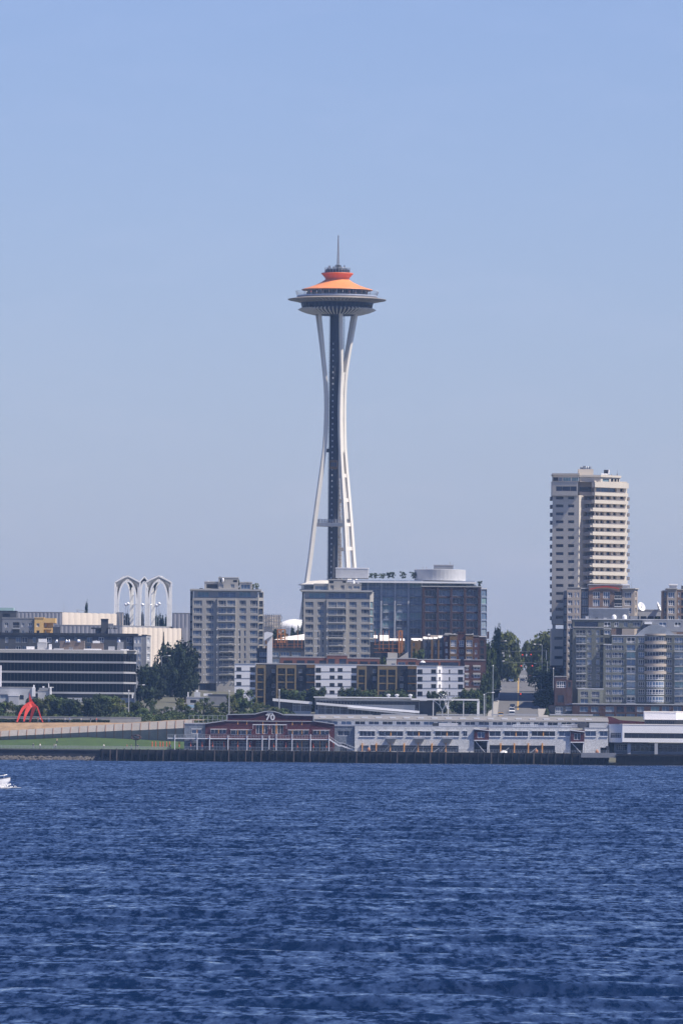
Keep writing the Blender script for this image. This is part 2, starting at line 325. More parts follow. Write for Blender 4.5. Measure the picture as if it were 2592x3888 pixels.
# ---------------------------------------------------------------- water, land, haze
def make_water():
    ys = [110.0]
    while ys[-1] < 2600: ys.append(ys[-1]+min(ys[-1]*.0033, 1.05))
    ys = np.array(ys); t = np.linspace(-1, 1, 261); n = len(t)+6
    Xc = np.outer(ys, t*.056)
    X = np.concatenate([np.full((len(ys), 1), -4000), np.full((len(ys), 1), -900), -ys[:, None]*.12-20, Xc, ys[:, None]*.12+20, np.full((len(ys), 1), 900), np.full((len(ys), 1), 4000)], 1)
    Y = np.repeat(ys[:, None], n, 1); Z = np.zeros_like(X); rng = np.random.default_rng(5); dy = np.minimum(ys*.0033, 1.05)
    for i in range(60):
        big = i >= 52; lam = (10+9*rng.random()) if big else 2.2*(9/2.2)**rng.random(); th = rng.normal(0.2, .35 if big else .7); k = 2*np.pi/lam
        sl = .019 if big else .007
        w = np.clip((lam/max(.3, abs(math.cos(th)))/dy-2.2)/2, 0, 1)[:, None]
        ph = k*(X*math.sin(th)+Y*math.cos(th))+rng.random()*6.28
        Z += w*sl/k*(np.sin(ph)+.22*np.sin(2*ph+1.2))
    # groups of larger swell
    g = .5+.5*np.sin(Y*.021+1+.6*np.sin(X*.03))*np.sin(X*.05+Y*.006)
    Z *= (.75+.6*g); Z[:, :3] = 0; Z[:, -3:] = 0
    V = np.stack([X, Y, Z], 2).reshape(-1, 3); m = len(ys); idx = np.arange(m*n).reshape(m, n)
    q = np.stack([idx[:-1, :-1], idx[:-1, 1:], idx[1:, 1:], idx[1:, :-1]], 2).reshape(-1, 4)
    me = bpy.data.meshes.new("water"); me.vertices.add(len(V)); me.vertices.foreach_set("co", V.ravel())
    me.loops.add(q.size); me.loops.foreach_set("vertex_index", q.ravel()); me.polygons.add(len(q))
    me.polygons.foreach_set("loop_start", np.arange(0, q.size, 4)); me.polygons.foreach_set("use_smooth", np.ones(len(q), bool)); me.update(); me.validate()
    mt = bpy.data.materials.new("sea_water"); mt.use_nodes = True; nt = mt.node_tree; b = nt.nodes["Principled BSDF"]
    b.inputs["Base Color"].default_value = (.004, .015, .05, 1); b.inputs["Roughness"].default_value = .05; b.inputs["IOR"].default_value = 1.33; b.inputs["Specular IOR Level"].default_value = .3
    # small waves: the surface normal leans by a slope field made of several sizes of ripples
    N_ = nt.nodes.new; lk = nt.links.new; tc = N_("ShaderNodeTexCoord"); geo = N_("ShaderNodeNewGeometry"); acc = None
    for sc, amp, det in (((3.4, .8, 1), .95, 3), ((1.5, .38, 1), 1.05, 3), ((.7, .17, 1), .6, 3), ((.22, .07, 1), .36, 3), ((.05, .022, 1), .2, 3)):
        mp = N_("ShaderNodeMapping"); mp.inputs["Scale"].default_value = sc; mp.inputs["Rotation"].default_value = (0, 0, .15); lk(tc.outputs["Object"], mp.inputs[0])
        nz_ = N_("ShaderNodeTexNoise"); nz_.inputs["Scale"].default_value = 1; nz_.inputs["Detail"].default_value = det; nz_.inputs["Roughness"].default_value = .6; lk(mp.outputs[0], nz_.inputs["Vector"])
        s1 = N_("ShaderNodeVectorMath"); s1.operation = 'SUBTRACT'; lk(nz_.outputs["Color"], s1.inputs[0]); s1.inputs[1].default_value = (.5, .5, .5)
        s2 = N_("ShaderNodeVectorMath"); s2.operation = 'SCALE'; lk(s1.outputs[0], s2.inputs[0]); s2.inputs["Scale"].default_value = amp
        if acc is None: acc = s2
        else:
            s3 = N_("ShaderNodeVectorMath"); s3.operation = 'ADD'; lk(acc.outputs[0], s3.inputs[0]); lk(s2.outputs[0], s3.inputs[1]); acc = s3
    sp = N_("ShaderNodeSeparateXYZ"); lk(acc.outputs[0], sp.inputs[0])
    # wind waves are steep on the side they run to (toward -Y) and gentle behind
    def mth(op, x, y):
        m_ = N_("ShaderNodeMath"); m_.operation = op
        for q_, v_ in ((0, x), (1, y)):
            if isinstance(v_, float): m_.inputs[q_].default_value = v_
            else: lk(v_, m_.inputs[q_])
        return m_.outputs[0]
    sy_ = mth('ADD', mth('MINIMUM', mth('MULTIPLY', sp.outputs[1], 1.6), mth('MULTIPLY', sp.outputs[1], .26)), -.105)
    cb_ = N_("ShaderNodeCombineXYZ"); lk(sp.outputs[0], cb_.inputs[0]); lk(sy_, cb_.inputs[1])
    ad = N_("ShaderNodeVectorMath"); ad.operation = 'ADD'; lk(geo.outputs["Normal"], ad.inputs[0]); lk(cb_.outputs[0], ad.inputs[1])
    nn = N_("ShaderNodeVectorMath"); nn.operation = 'NORMALIZE'; lk(ad.outputs[0], nn.inputs[0]); lk(nn.outputs[0], b.inputs["Normal"])
    me.materials.append(mt); o = bpy.data.objects.new("water", me); C.objects.link(o); tag(o, "dark blue rippled bay water filling the foreground", "water", kind="structure")
make_water()
def sheet(name, rowsY, xs, zf, m, label, cat, mats=None):
    b = MB(); k = len(xs)
    b.add([(x, y, zf(x, y)) for y in rowsY for x in xs], [(j*k+i, j*k+i+1, (j+1)*k+i+1, (j+1)*k+i) for j in range(len(rowsY)-1) for i in range(k-1)])
    return tag(b.build(name, m), label, cat, kind="structure")
sheet("ground", [2400, 2500, 2540, 2548, 2555, 2562, 2580, 2600, 2625, 2650, 2700, 2800, 2900, 3000, 3100, 3200, 3300, 3440, 3600, 4500, 12000], [-4000, -600, -150, -80, -30, 0, 30, 80, 150, 600, 4000], lambda x, y: tz(y), landm, "brown earth of the rising city shore", "ground")
hz = MB(); hz.box(-4400, 4400, -40, 12400, -7.5, 238)
hzo = tag(hz.build("haze"), "thin pale blue summer haze over the bay and city", "haze", kind="stuff")
hm = bpy.data.materials.new("haze_air"); hm.use_nodes = True; hn = hm.node_tree; hn.nodes.remove(hn.nodes["Principled BSDF"])
pv = hn.nodes.new("ShaderNodeVolumePrincipled"); pv.inputs["Color"].default_value = (.33, .55, 1, 1); pv.inputs["Density"].default_value = 4.0e-5; pv.inputs["Anisotropy"].default_value = 0.0
hn.links.new(pv.outputs[0], hn.nodes["Material Output"].inputs["Volume"]); hzo.data.materials.append(hm)

# ---------------------------------------------------------------- observation tower
YN = 3368; SN = F/YN; AX = W(1279.3, 1137, YN).x
def nz(py): return W(1279, py, YN).z
def needle():
    base = tz(YN)
    t = thing("observation_tower", "tall white tripod tower with flying saucer top and orange roof", "tower", (AX, YN, base))
    r = lambda px: px/SN
    def L(name, m, prof, n=72, smooth=True):
        b = MB(); b.lathe([(r(a), nz(y)) for a, y in prof], n, (AX, YN, 0)); o = b.build(name, m, t, smooth)
        if smooth:
            try: o.data.set_sharp_from_angle(angle=math.radians(35))
            except Exception: pass
        return o
    L("roof", orange, [(47, 1062), (60, 1071), (85, 1083), (110, 1092), (134, 1098.5), (135.5, 1101), (132, 1103), (60, 1098)])
    L("collar", mat("needle_orange_red", (.64, .15, .06), .5, .06, .2), [(44, 1037), (60, 1036), (61, 1039), (54, 1046), (48, 1053), (45.5, 1058), (45.5, 1064), (48, 1068)])
    cn = L("crown_room", dark, [(0, 1022), (44, 1022), (46, 1025), (47, 1038)], 24, False)
    b = MB()
    for k in range(26):
        a = k*2*math.pi/26; x, y = AX+r(48)*math.cos(a), YN+r(48)*math.sin(a); b.box(x-.06, x+.06, y-.06, y+.06, nz(1038), nz(1016))
    b.lathe([(r(48), nz(1016)), (r(48.7), nz(1016.8))], 26, (AX, YN, 0))
    for k in range(14):
        a = random.random()*6.28; q = random.uniform(26, 44); x, y, h = AX+r(q)*math.cos(a), YN+r(q)*math.sin(a), random.uniform(.6, 1.9); w = random.uniform(.2, .6); b.box(x-w, x+w, y-w, y+w, nz(1023), nz(1022)+h)
    b.build("roof_equipment", metal, t)
    b = MB()
    b.lathe([(r(11.5), nz(1023)), (r(11.5), nz(1006)), (r(6), nz(1005)), (0, nz(1005))], 8, (AX+.3, YN, 0)); b.build("mast_base", dgrey, t)
    b = MB(); zt, zb = nz(893), nz(1005)
    cs = [(.55*math.cos(a), .55*math.sin(a)) for a in (.5, 2.6, 4.7)]
    for c in cs: b.tube([(AX+.3+c[0], YN+c[1], zb), (AX+.3+c[0]*.16, YN+c[1]*.16, zt)], [.1, .06], 5)
    N = 16
    for k in range(N):
        z0, z1 = zb+(zt-zb)*k/N, zb+(zt-zb)*(k+1)/N; f0, f1 = 1-.84*k/N, 1-.84*(k+1)/N
        for i in range(3):
            a, c = cs[i], cs[(i+1) % 3]; b.tube([(AX+.3+a[0]*f0, YN+a[1]*f0, z0), (AX+.3+c[0]*f1, YN+c[1]*f1, z1)], .05, 4)
    b.tube([(AX+.3, YN, nz(905)), (AX+.3, YN, nz(891))], .09, 5); b.box(AX+.05, AX+.55, YN-.2, YN+.2, nz(899), nz(896)); b.build("mast", mat("mast_brown", (.17, .13, .12), .7), t)
    L("observation_deck", ndark, [(118, 1100), (116, 1122), (152, 1123), (152.5, 1124)], 48)
    L("deck_parapet", mat("deck_parapet_metal", (.42, .46, .55), .35, .1, .4, .3), [(152, 1122.5), (153, 1122.5), (153.5, 1126), (150, 1131), (146, 1132)])
    b = MB()
    for k in range(96):
        a = k*2*math.pi/96; c, s = math.cos(a), math.sin(a)
        b.tube([(AX+r(152)*c, YN+r(152)*s, nz(1123)), (AX+r(157)*c, YN+r(157)*s, nz(1107)), (AX+r(154)*c, YN+r(154)*s, nz(1104))], .04, 4, False)
        if k % 8 == 0: b.bar((AX+r(124)*c, YN+r(124)*s, nz(1098)), (AX+r(124)*c, YN+r(124)*s, nz(1117)), .25)
    for q, y in ((153.5, 1119), (157, 1107)): b.lathe([(r(q), nz(y)), (r(q)+.06, nz(y-.4))], 72, (AX, YN, 0))
    b.build("safety_cage", metal, t)
    L("halo", nhalo, [(140, 1126), (150, 1130), (168, 1133), (186.5, 1136.2), (187.3, 1137.5), (184, 1139), (160, 1143), (152, 1144), (147, 1148), (135, 1150)], 96)
    b = MB()
    for k in range(72):
        a = k*2*math.pi/72; M = Matrix.Translation((AX, YN, 0))@Matrix.Rotation(a, 4, 'Z')
        for p, q in (((r(150), nz(1134)), (r(186), nz(1137.6))), ((r(150), nz(1146)), (r(184), nz(1139.6)))): b.bar(M@Vector((p[0], 0, p[1])), M@Vector((q[0], 0, q[1])), .16, .45)
    b.build("halo_rib", mat("halo_rib_metal", (.5, .46, .4), .4, .1, .5, .3), t)
    L("restaurant_window", mat("restaurant_glass", (.012, .015, .025), .2, .2, .3, 0, .15), [(137, 1146), (134.5, 1160), (131, 1171)], 48, False)
    b = MB()
    for k in range(48):
        a = k*2*math.pi/48; c, s = math.cos(a), math.sin(a); b.bar((AX+r(137.4)*c, YN+r(137.4)*s, nz(1146)), (AX+r(131.5)*c, YN+r(131.5)*s, nz(1171)), .22)
    b.build("window_mullion", mat("restaurant_mullion", (.05, .05, .065), .5), t)
    L("saucer_underside", ndark, [(132, 1169), (131, 1174), (128, 1180), (112, 1187), (92, 1193), (70, 1197), (0, 1198)], 64)
    b = MB()
    for k in range(56):
        a = k*2*math.pi/56; M = Matrix.Translation((AX, YN, 0))@Matrix.Rotation(a, 4, 'Z')
        pr = [(131, 1168.5), (140, 1171), (148.8, 1176.5), (140, 1181), (124, 1187.5), (104, 1193), (88, 1196.5), (88, 1194), (110, 1188), (126, 1181), (131, 1174)]
        n = len(pr); vs = [M@Vector((r(p), y, nz(q))) for y in (-.15, .15) for p, q in pr]
        b.add(vs, [tuple(range(n)), tuple(range(n, 2*n))[::-1]]+[((i+1) % n, i, n+i, n+(i+1) % n) for i in range(n)])
    b.build("saucer_fin", mat("needle_fin_white", (.78, .75, .7), .5), t)
    # legs
    Zs = [1190, 1230, 1275, 1320, 1365, 1400, 1415, 1450, 1500, 1550, 1600, 1650, 1700, 1720, 1760, 1800, 1850, 1900, 1950, 2000, 2050, 2100, 2150, 2200, 2300, 2400, 2560]
    Rk = [(1190, 8.0), (1300, 6.45), (1400, 5.2), (1450, 4.6), (1500, 4.25), (1550, 4.15), (1600, 4.2), (1650, 4.4), (1700, 4.75), (1800, 6.1), (1900, 7.6), (2000, 9.0), (2100, 10.2), (2200, 11.7), (2560, 17.0)]
    Sk = [(1190, 4.1), (1300, 2.65), (1400, 1.35), (1425, 1.12), (1500, 1.1), (1715, 1.1), (1800, 1.3), (2000, 1.75), (2150, 2.0), (2560, 3.0)]
    def ip(K, y):
        for (a, va), (c, vc) in zip(K, K[1:]):
            if y <= c: return va+(vc-va)*(y-a)/(c-a)
        return K[-1][1]
    def smooth_ip(K, y): return (ip(K, y-22)+2*ip(K, y)+ip(K, y+22))/4 if 1240 < y < 2400 else ip(K, y)
    tops = []
    for th in (38, 158, 278):
        th = math.radians(th); er = Vector((math.sin(th), -math.cos(th), 0)); et = Vector((math.cos(th), math.sin(th), 0)); A = Vector((AX, YN, 0))
        b = MB(); ctr = lambda y: A+er*smooth_ip(Rk, y)+Vector((0, 0, nz(y) if y < 2540 else base-.5))
        for sg in (-1, 1):
            vs = []
            for y in Zs:
                c = ctr(y)+et*sg*smooth_ip(Sk, y); w, d = (1.15, 1.35) if y < 1400 else (1.2, 1.5)
                vs += [c+et*i*w/2+er*j*d/2 for i, j in ((-1, -1), (1, -1), (1, 1), (-1, 1))]
            fs = [(i*4+k, i*4+(k+1) % 4, i*4+4+(k+1) % 4, i*4+4+k) for i in range(len(Zs)-1) for k in range(4)]
            b.add(vs, fs+[(0, 1, 2, 3), (len(vs)-1, len(vs)-2, len(vs)-3, len(vs)-4)])
        # web plate between the two beams, pointed at its lower end
        ws = [(1415, .12), (1419, .7), (1430, .62), (1500, .6), (1600, .6), (1715, .6), (1725, .42), (1740, .25), (1755, .1), (1765, .02)]
        # V gusset / web: outline hugging beams
        vs = []
        for y, w in ws:
            hw = smooth_ip(Sk, y)-.3 if y <= 1718 else 0
            c = ctr(y); vs += [c-et*(hw if y <= 1718 else w)+er*.42, c+et*(hw if y <= 1718 else w)+er*.42, c+et*(hw if y <= 1718 else w)-er*.42, c-et*(hw if y <= 1718 else w)-er*.42]
        b.add(vs, [(i*4+k, i*4+(k+1) % 4, i*4+4+(k+1) % 4, i*4+4+k) for i in range(6-1) for k in range(4)])
        # side gussets make the pointed slot below the web
        for sg in (-1, 1):
            g = []
            for y, inner in ((1712, 0), (1725, .3), (1740, .52), (1760, .75), (1785, 1.0)):
                o_ = smooth_ip(Sk, y)-.3
                g += [ctr(y)+et*sg*min(inner, o_-.02)+er*.42, ctr(y)+et*sg*o_+er*.42, ctr(y)+et*sg*o_-er*.42, ctr(y)+et*sg*min(inner, o_-.02)-er*.42]
            b.add(g, [(i*4+k, i*4+(k+1) % 4, i*4+4+(k+1) % 4, i*4+4+k) for i in range(4) for k in range(4)])
        lo = b.build("leg", offw, t)
        for y0, y1 in ((1800, 1814), (1893, 1907), (1986, 2000), (2077, 2091), (2170, 2184)):
            c0, c1 = ctr(y0), ctr(y1); hw = smooth_ip(Sk, y0)-.55; m2 = MB()
            v = [c+et*i*hw+er*j*.5 for c in (c1, c0) for i, j in ((-1, -1), (1, -1), (1, 1), (-1, 1))]
            m2.add(v, [(3, 2, 1, 0), (4, 5, 6, 7), (0, 1, 5, 4), (1, 2, 6, 5), (2, 3, 7, 6), (3, 0, 4, 7)])
            co = m2.build("cross_tie", mat("needle_tie_white", (.78, .72, .66), .5), None, off=t.location); co.location = (0, 0, 0); co.parent = lo
        tops.append((er, et))
    # core
    cx = AX-.85; b = MB().use(ndark)
    b.lathe([(2.15, base), (2.15, nz(1192))], 6, (cx, YN, 0), math.pi/6, math.pi/6+2*math.pi)
    z = base
    while z < nz(1196):
        b.lathe([(2.25, z), (2.32, z+.12), (2.25, z+.3)], 6, (cx, YN, 0), math.pi/6, math.pi/6+2*math.pi); z += 4.88
    for k in range(6):
        a = math.pi/6+k*math.pi/3; b.bar((cx+2.2*math.cos(a), YN+2.2*math.sin(a), base), (cx+2.2*math.cos(a), YN+2.2*math.sin(a), nz(1192)), .3)
    b.use(lgrey); z = base+3; k = 0
    while z < nz(1290):
        b.box(cx-.85, cx-.35, YN-2.35, YN-2.2, z, z+.75)  # added pale boxes stand in for glints of light up the core
        if k % 2: b.box(cx-.15, cx, YN-2.3, YN-2.2, z-.6, z-.3)
        z += 2.44; k += 1
    b.build("core", None, t)
    b = MB()
    for x0, y0, y1 in ((-3.15, 1192, 2260), (2.35, 1192, 1420), (3.0, 1192, 1420), (3.3, 1192, 1420)):
        b.bar((AX+x0, YN-1.2, nz(y0)), (AX+x0, YN-1.2, nz(y1)), .13)
    z = nz(2255)
    while z < nz(1195):
        b.bar((AX-3.35, YN-1.2, z), (cx-1.7, YN-1.2, z), .1)
        if z > nz(1420): b.bar((AX+2.35, YN-1.2, z), (AX+3.3, YN-1.2, z+.4), .09)
        z += 1.6
    b.build("cable_track", mat("track_steel", (.12, .13, .17), .6), t)
    b = MB()
    for k in range(24):
        y = 1840+k*14 if k < 11 else 2040+(k-11)*14
        if y > 2230: break
        if k == 11: b.build("stair", mat("stair_tan", (.42, .34, .24), .7), t); b = MB()
        z0 = nz(y); x0 = cx+2.2+(.6 if k < 11 else .2)*(k % 11)/11
        b.bar((x0, YN-1.7, z0), (x0+1.3, YN-1.7, z0), .22, 1.2); b.bar((x0+(.1 if k % 2 else 1.2), YN-1.9, z0), (x0+(1.2 if k % 2 else .1), YN-1.9, nz(y-14)), .18)
        b.bar((x0, YN-1.7, z0), (x0, YN-1.7, nz(y-14)), .14); b.bar((x0+1.3, YN-1.7, z0), (x0+1.3, YN-1.7, nz(y-14)), .14)
    b.build("stair", mat("stair_tan", (.42, .34, .24), .7), t)
    b = MB(); zc = nz(1764); b.lathe([(.0, nz(1783)), (1.5, nz(1782)), (1.75, nz(1776)), (1.75, nz(1752)), (1.5, nz(1747)), (0, nz(1746))], 8, (cx, YN-1.3, 0)); ev = b.build("elevator", mat("elevator_bronze", (.2, .12, .06), .4, .1), t)
    b = MB()
    for i in range(4): b.box(cx-1.3+.68*i, cx-.82+.68*i, YN-3.12, YN-2.9, nz(1772), nz(1757))
    eo = b.build("elevator_window", g_n, None, off=t.location); eo.location = (0, 0, 0); eo.parent = ev
    b = MB(); b.box(AX-4.4, AX-2.6, YN-2, YN-.5, nz(1718), nz(1704)); b.build("brace", ndark, t)
    # two platforms
    b = MB(); A = Vector((AX, YN, 0)); P = [A+er*9.4 for er, et in tops]
    b.prism([p+(Vector((0, 0, 0))) for p in P], nz(2000), nz(1986)); b.build("platform", mat("platform_white", (.6, .58, .55), .6), t)
    b = MB()
    for p, q in ((P[0], P[2]), (P[2], P[1]), (P[1], P[0])):
        for k in range(26):
            f = k/25; c = p.lerp(q, f); b.box(c.x-.05, c.x+.05, c.y-.05, c.y+.05, nz(1986), nz(1973)+(.5 if k % 5 == 0 else 0))
        for y in (1973, 1979): b.bar((p.x, p.y, nz(y)), (q.x, q.y, nz(y)), .1)
    for k in range(9):
        f = .2+.08*k; c = P[0].lerp(P[2], f); h = random.uniform(.8, 1.7); b.box(c.x-.25, c.x+.25, c.y+.3, c.y+.8, nz(1986), nz(1986)+h)
    b.build("platform_rail", lgrey, t)
    L("lower_roof", mat("pavilion_white_roof", (.66, .62, .56), .6), [(50, 2203), (100, 2208), (137, 2221), (137, 2223.5), (120, 2224)], 16, False)
    L("lower_window", g_d, [(126, 2223), (126, 2239)], 16, False)
    L("lower_soffit", mat("pavilion_soffit", (.3, .3, .32), .7), [(128, 2238), (132, 2239), (132, 2243), (112, 2256), (20, 2258)], 16, False)
    return t
needle()

# ---------------------------------------------------------------- white lattice arches of the science hall
def gothic(n, x0, x1, x0b, x1b, ytop, Y, D, label):
    a, c = W(x0, ytop, Y).x, W(x1, ytop, Y).x; a2, c2 = W(x0b, ytop, Y+D).x, W(x1b, ytop, Y+D).x
    root = thing("lattice_arch", label, "arch", ((a+c)/2, Y, tz(Y)), 0, "white lattice arches over the science halls")
    zg = tz(Y)-.5; zt = W(x0, ytop, Y).z; zs = zt-24/8.9; zi = zt-2.2; hs = zt-12
    for (L_, R_, yy, k) in ((a, c, Y, 1.0), (a2, c2, Y+D, .85)):
        b = MB(); m = (L_+R_)/2; w = R_-L_; lw = w*.14
        def inner(s, f):  # pointed arch: s side, f 0 spring .. 1 apex
            e = w/2-lw; return (m+s*e*math.cos(f*math.pi/2)**.9, hs+(zi-hs)*math.sin(f*math.pi/2)**.9)
        def outer(s, f):  # gabled outer line, from shoulder to peak
            return (m+s*(w/2)*(1-f), zs+(zt-zs)*(.72*math.sin(f*math.pi/2)+.28*f**3))
        for s in (-1, 1):
            xo, xi = m+s*w/2, m+s*(w/2-lw)
            for x in (xo, (xo+xi)/2, xi): b.bar((x, yy, zg), (x, yy, zs if x == xo else (hs if x == xi else zs-2)), .62*k)
            for x in (xo, xi): b.bar((x, yy+1.4, zg), (x, yy+1.4, zs if x == xo else hs), .5*k)
            z = zg; q = 0
            while z < hs:
                z1 = min(z+3, hs); b.bar((xo, yy, z), ((xo+xi)/2, yy+.7, z1), .28); b.bar(((xo+xi)/2, yy+.7, z), (xi, yy, z1), .28); b.bar((xo, yy+1.4, z1), (xi, yy, z1), .24); z = z1; q += 1
            N = 12; pi = [inner(s, i/N) for i in range(N+1)]; po = [outer(s, i/N) for i in range(N+1)]
            for i in range(N):
                b.bar((pi[i][0], yy, pi[i][1]), (pi[i+1][0], yy, pi[i+1][1]), .75*k); b.bar((pi[i][0], yy+1.4, pi[i][1]), (pi[i+1][0], yy+1.4, pi[i+1][1]), .5*k)
                b.bar((po[i][0], yy, po[i][1]), (po[i+1][0], yy, po[i+1][1]), .62*k)
                mid = [((pi[j][0]+po[j][0])/2, yy+.3, (pi[j][1]+po[j][1])/2) for j in (i, i+1)]
                b.bar(mid[0], mid[1], .42*k); b.bar((pi[i][0], yy, pi[i][1]), (po[i+1][0], yy, po[i+1][1]), .34); b.bar((po[i][0], yy, po[i][1]), (pi[i+1][0], yy, pi[i+1][1]), .34); b.bar((pi[i][0], yy+1.4, pi[i][1]), (po[i][0], yy, po[i][1]), .3)
        b.build("rib_frame", mat("arch_white", (.94, .92, .88), .6, .03), root)
    for s, p, q in ((0, a, a2), (1, c, c2), (2, (a+c)/2, (a2+c2)/2)):
        for z in ((zs, hs+4, hs) if s < 2 else (zt, zi)):
            b = MB(); b.bar((p, Y, z), (q, Y+D, z), .3); b.build("tie", mat("arch_white", None), root)
    return root
gothic(0, 437, 532, 440, 506, 2187, 3340, 7, "leftmost of the three white lattice arches above the pale halls")
gothic(1, 528, 568, 530, 564, 2190, 3362, 6, "narrow middle white lattice arch standing behind its two neighbours")
gothic(2, 554, 651, 578, 648, 2187, 3340, 7, "rightmost of the three white lattice arches above the pale halls")
LAMPS = [(478, 2297, "leftmost white globe lamp seen through the left arch"), (486, 2293, "second white globe lamp seen through the left arch"), (541, 2297, "white globe lamp seen through the narrow middle arch"), (595, 2299, "lower white globe lamp seen through the right arch"), (604, 2293, "upper white globe lamp seen through the right arch")]
for px, py, lb in LAMPS:
    p = W(px, py, 3330); t = thing("globe_lamp", lb, "lamp", (p.x, 3330, tz(3330)), 0, "globe lamps among the arches")
    b = MB(); b.tube([(p.x, 3330, tz(3330)), (p.x, 3330, p.z)], [.14, .09], 6); b.build("lamp_post", metal, t)
    b = MB(); b.lathe([(0.02, -.65), (.4, -.55), (.72, -.1), (.72, .2), (.4, .6), (.02, .7)], 10, p); b.build("globe", white, t, True)
# ---------------------------------------------------------------- twin grey condominium towers
def balcony(B, x0, x1, y, Y, dep, slabm=condo_l, railm=metal, h=1.05, th=.25, rail=True, solid=False, name='balcony'):
    """slab with railing whose front edge is seen along row y"""
    a, c = W(x0, y, Y), W(x1, y, Y); b = MB().use(slabm); b.box(a.x, c.x, Y-dep, Y-.01, a.z-th, a.z)
    if solid: b.use(railm); b.box(a.x, c.x, Y-dep-.06, Y-dep+.08, a.z+.003, a.z+h); b.box(a.x-.002, a.x+.1, Y-dep+.083, Y-.02, a.z+.003, a.z+h); b.box(c.x-.1, c.x+.002, Y-dep+.083, Y-.02, a.z+.003, a.z+h)
    elif rail:
        b.use(railm); b.box(a.x, c.x, Y-dep, Y-dep+.06, a.z+h-.08, a.z+h); n = max(2, int((c.x-a.x)/.55))
        for i in range(n+1):
            x = a.x+(c.x-a.x-.05)*i/n; b.box(x, x+.05, Y-dep+.005, Y-dep+.055, a.z+.003, a.z+h-.083)
    return b.build(name, None, B.root)
def rooftop(B, items, Y):
    for x0, x1, y0, y1, m, nm, dy in items: B.box(x0, x1, y0, y1, Y+dy, (x1-x0)/10*.8+1, m, nm)
def condo_a():
    Y = 2980
    B = Bld("condo_tower", "grey twin condominium tower beside the dark trees, nearer the white arches", "apartment tower", 860, Y, "twin condominium towers")
    R = [(2280+28.55*i, 2300.5+28.55*i) for i in range(11)]; up, lo = R[:4], R[4:]
    ops = G([(735, 767), (783, 812), (829, 858), (862.5, 893), (909, 934), (949.6, 978)], up, 'condo')
    ops += G([(732, 765), (781, 811), (948, 977)], lo, 'condo')+G([(829, 889)], lo, 'condo3')+G([(906, 913), (926, 933)], lo, 'slit')
    ops += [(729, 751, 2595, 2620, 'dark'), (757, 783, 2595, 2621, 'dark'), (780, 819, 2595, 2622, 'dark')]
    zt = B.vol([(731, Y), (824, Y), (824.5, Y-.9), (895, Y-.9), (895.5, Y), (981, Y)], 2271, 17, condo, ops, roof=None)
    # glazed top storey under a thin roof slab
    B.vol([(735, Y+1.2), (978, Y+1.2)], 2243, 14, condo, [(750, 793, 2248, 2267, 'glassy'), (828, 895, 2248, 2267, 'glassy'), (908, 952, 2248, 2267, 'glassy')], yb=2271.5, roof=condo_l, over=1.6, rt=.6, name='top_storey')
    # left recess and right balcony stack
    B.vol([(722.5, Y+3), (730.8, Y+3)], 2246, 12, dgrey, [(723.5, 730, y0, y1, 'glassy') for y0, y1 in R], name='side_wing', roof=condo_l)
    B.vol([(981.3, Y+2.5), (1000, Y+3.5)], 2249, 11, condo, [(983.5, 998.5, y0+2, y1+4, 'bal') for y0, y1 in [(2249.5, 2266)]+R], name='side_wing', roof=condo_l)
    for y0, y1 in R: balcony(B, 981.5, 1002, y1+5, Y+2.4, 1.6)
    for y0, y1 in lo[:-1]: balcony(B, 836, 884, y1+2, Y-.9, .9)
    for y0, y1 in up: balcony(B, 829, 894, y1+1, Y-.9, .5, rail=False)
    B.vol([(829.6, Y+3), (905, Y+3)], 2195.5, 8, condo, [(835, 853, 2200, 2211, 'open'), (836, 848, 2218, 2233, 'condo2'), (875.5, 890, 2218, 2233, 'condo2'), (885, 900, 2203, 2211, 'open')], yb=2243, name='penthouse', roof=condo_l)
    B.vol([(776, Y+4), (829, Y+4)], 2211.5, 8, condo, [(784, 826, 2218, 2234, 'open')], yb=2243, name='penthouse', roof=condo_l)
    B.vol([(911, Y+4), (956.5, Y+4)], 2213, 8, condo, [(914, 950, 2219, 2237, 'glassy')], yb=2243, name='penthouse', roof=condo_l)
    rooftop(B, [(757, 770, 2233, 2242, dgrey, 'planter_box', .6), (789, 793, 2205, 2211, white, 'vent', 5), (834, 837, 2189, 2195, dgrey, 'vent', 5), (969, 978, 2234, 2243, dgrey, 'planter_box', .6), (931, 934, 2205, 2213, lgrey, 'vent', 6)], Y)
    b = MB(); p = W(846, 2204, Y+2.6); b.lathe([(.0, .3), (.6, .1), (.95, -.2)], 12, (0, 0, 0)); M = Matrix.Translation(p)@Matrix.Rotation(math.radians(100), 4, 'X')@Matrix.Scale(.55, 4, (1, 0, 0)); b.v = [tuple(M@Vector(v)) for v in b.v]; b.build("satellite_dish", white, B.root)
    for y0, y1 in R:   # little balls of the facade lamps
        pass
    b = MB()
    for y0, y1 in R[3:]:
        for x in (774, 783, 823, 834, 858, 882, 893, 906):
            p = W(x, y1+5, Y-1.0); b = MB(); b.box(p.x-.16, p.x+.16, p.y-.25, p.y+.1, p.z-.16, p.z+.16); b.build("facade_lamp", white, B.root)
    B.done(); 
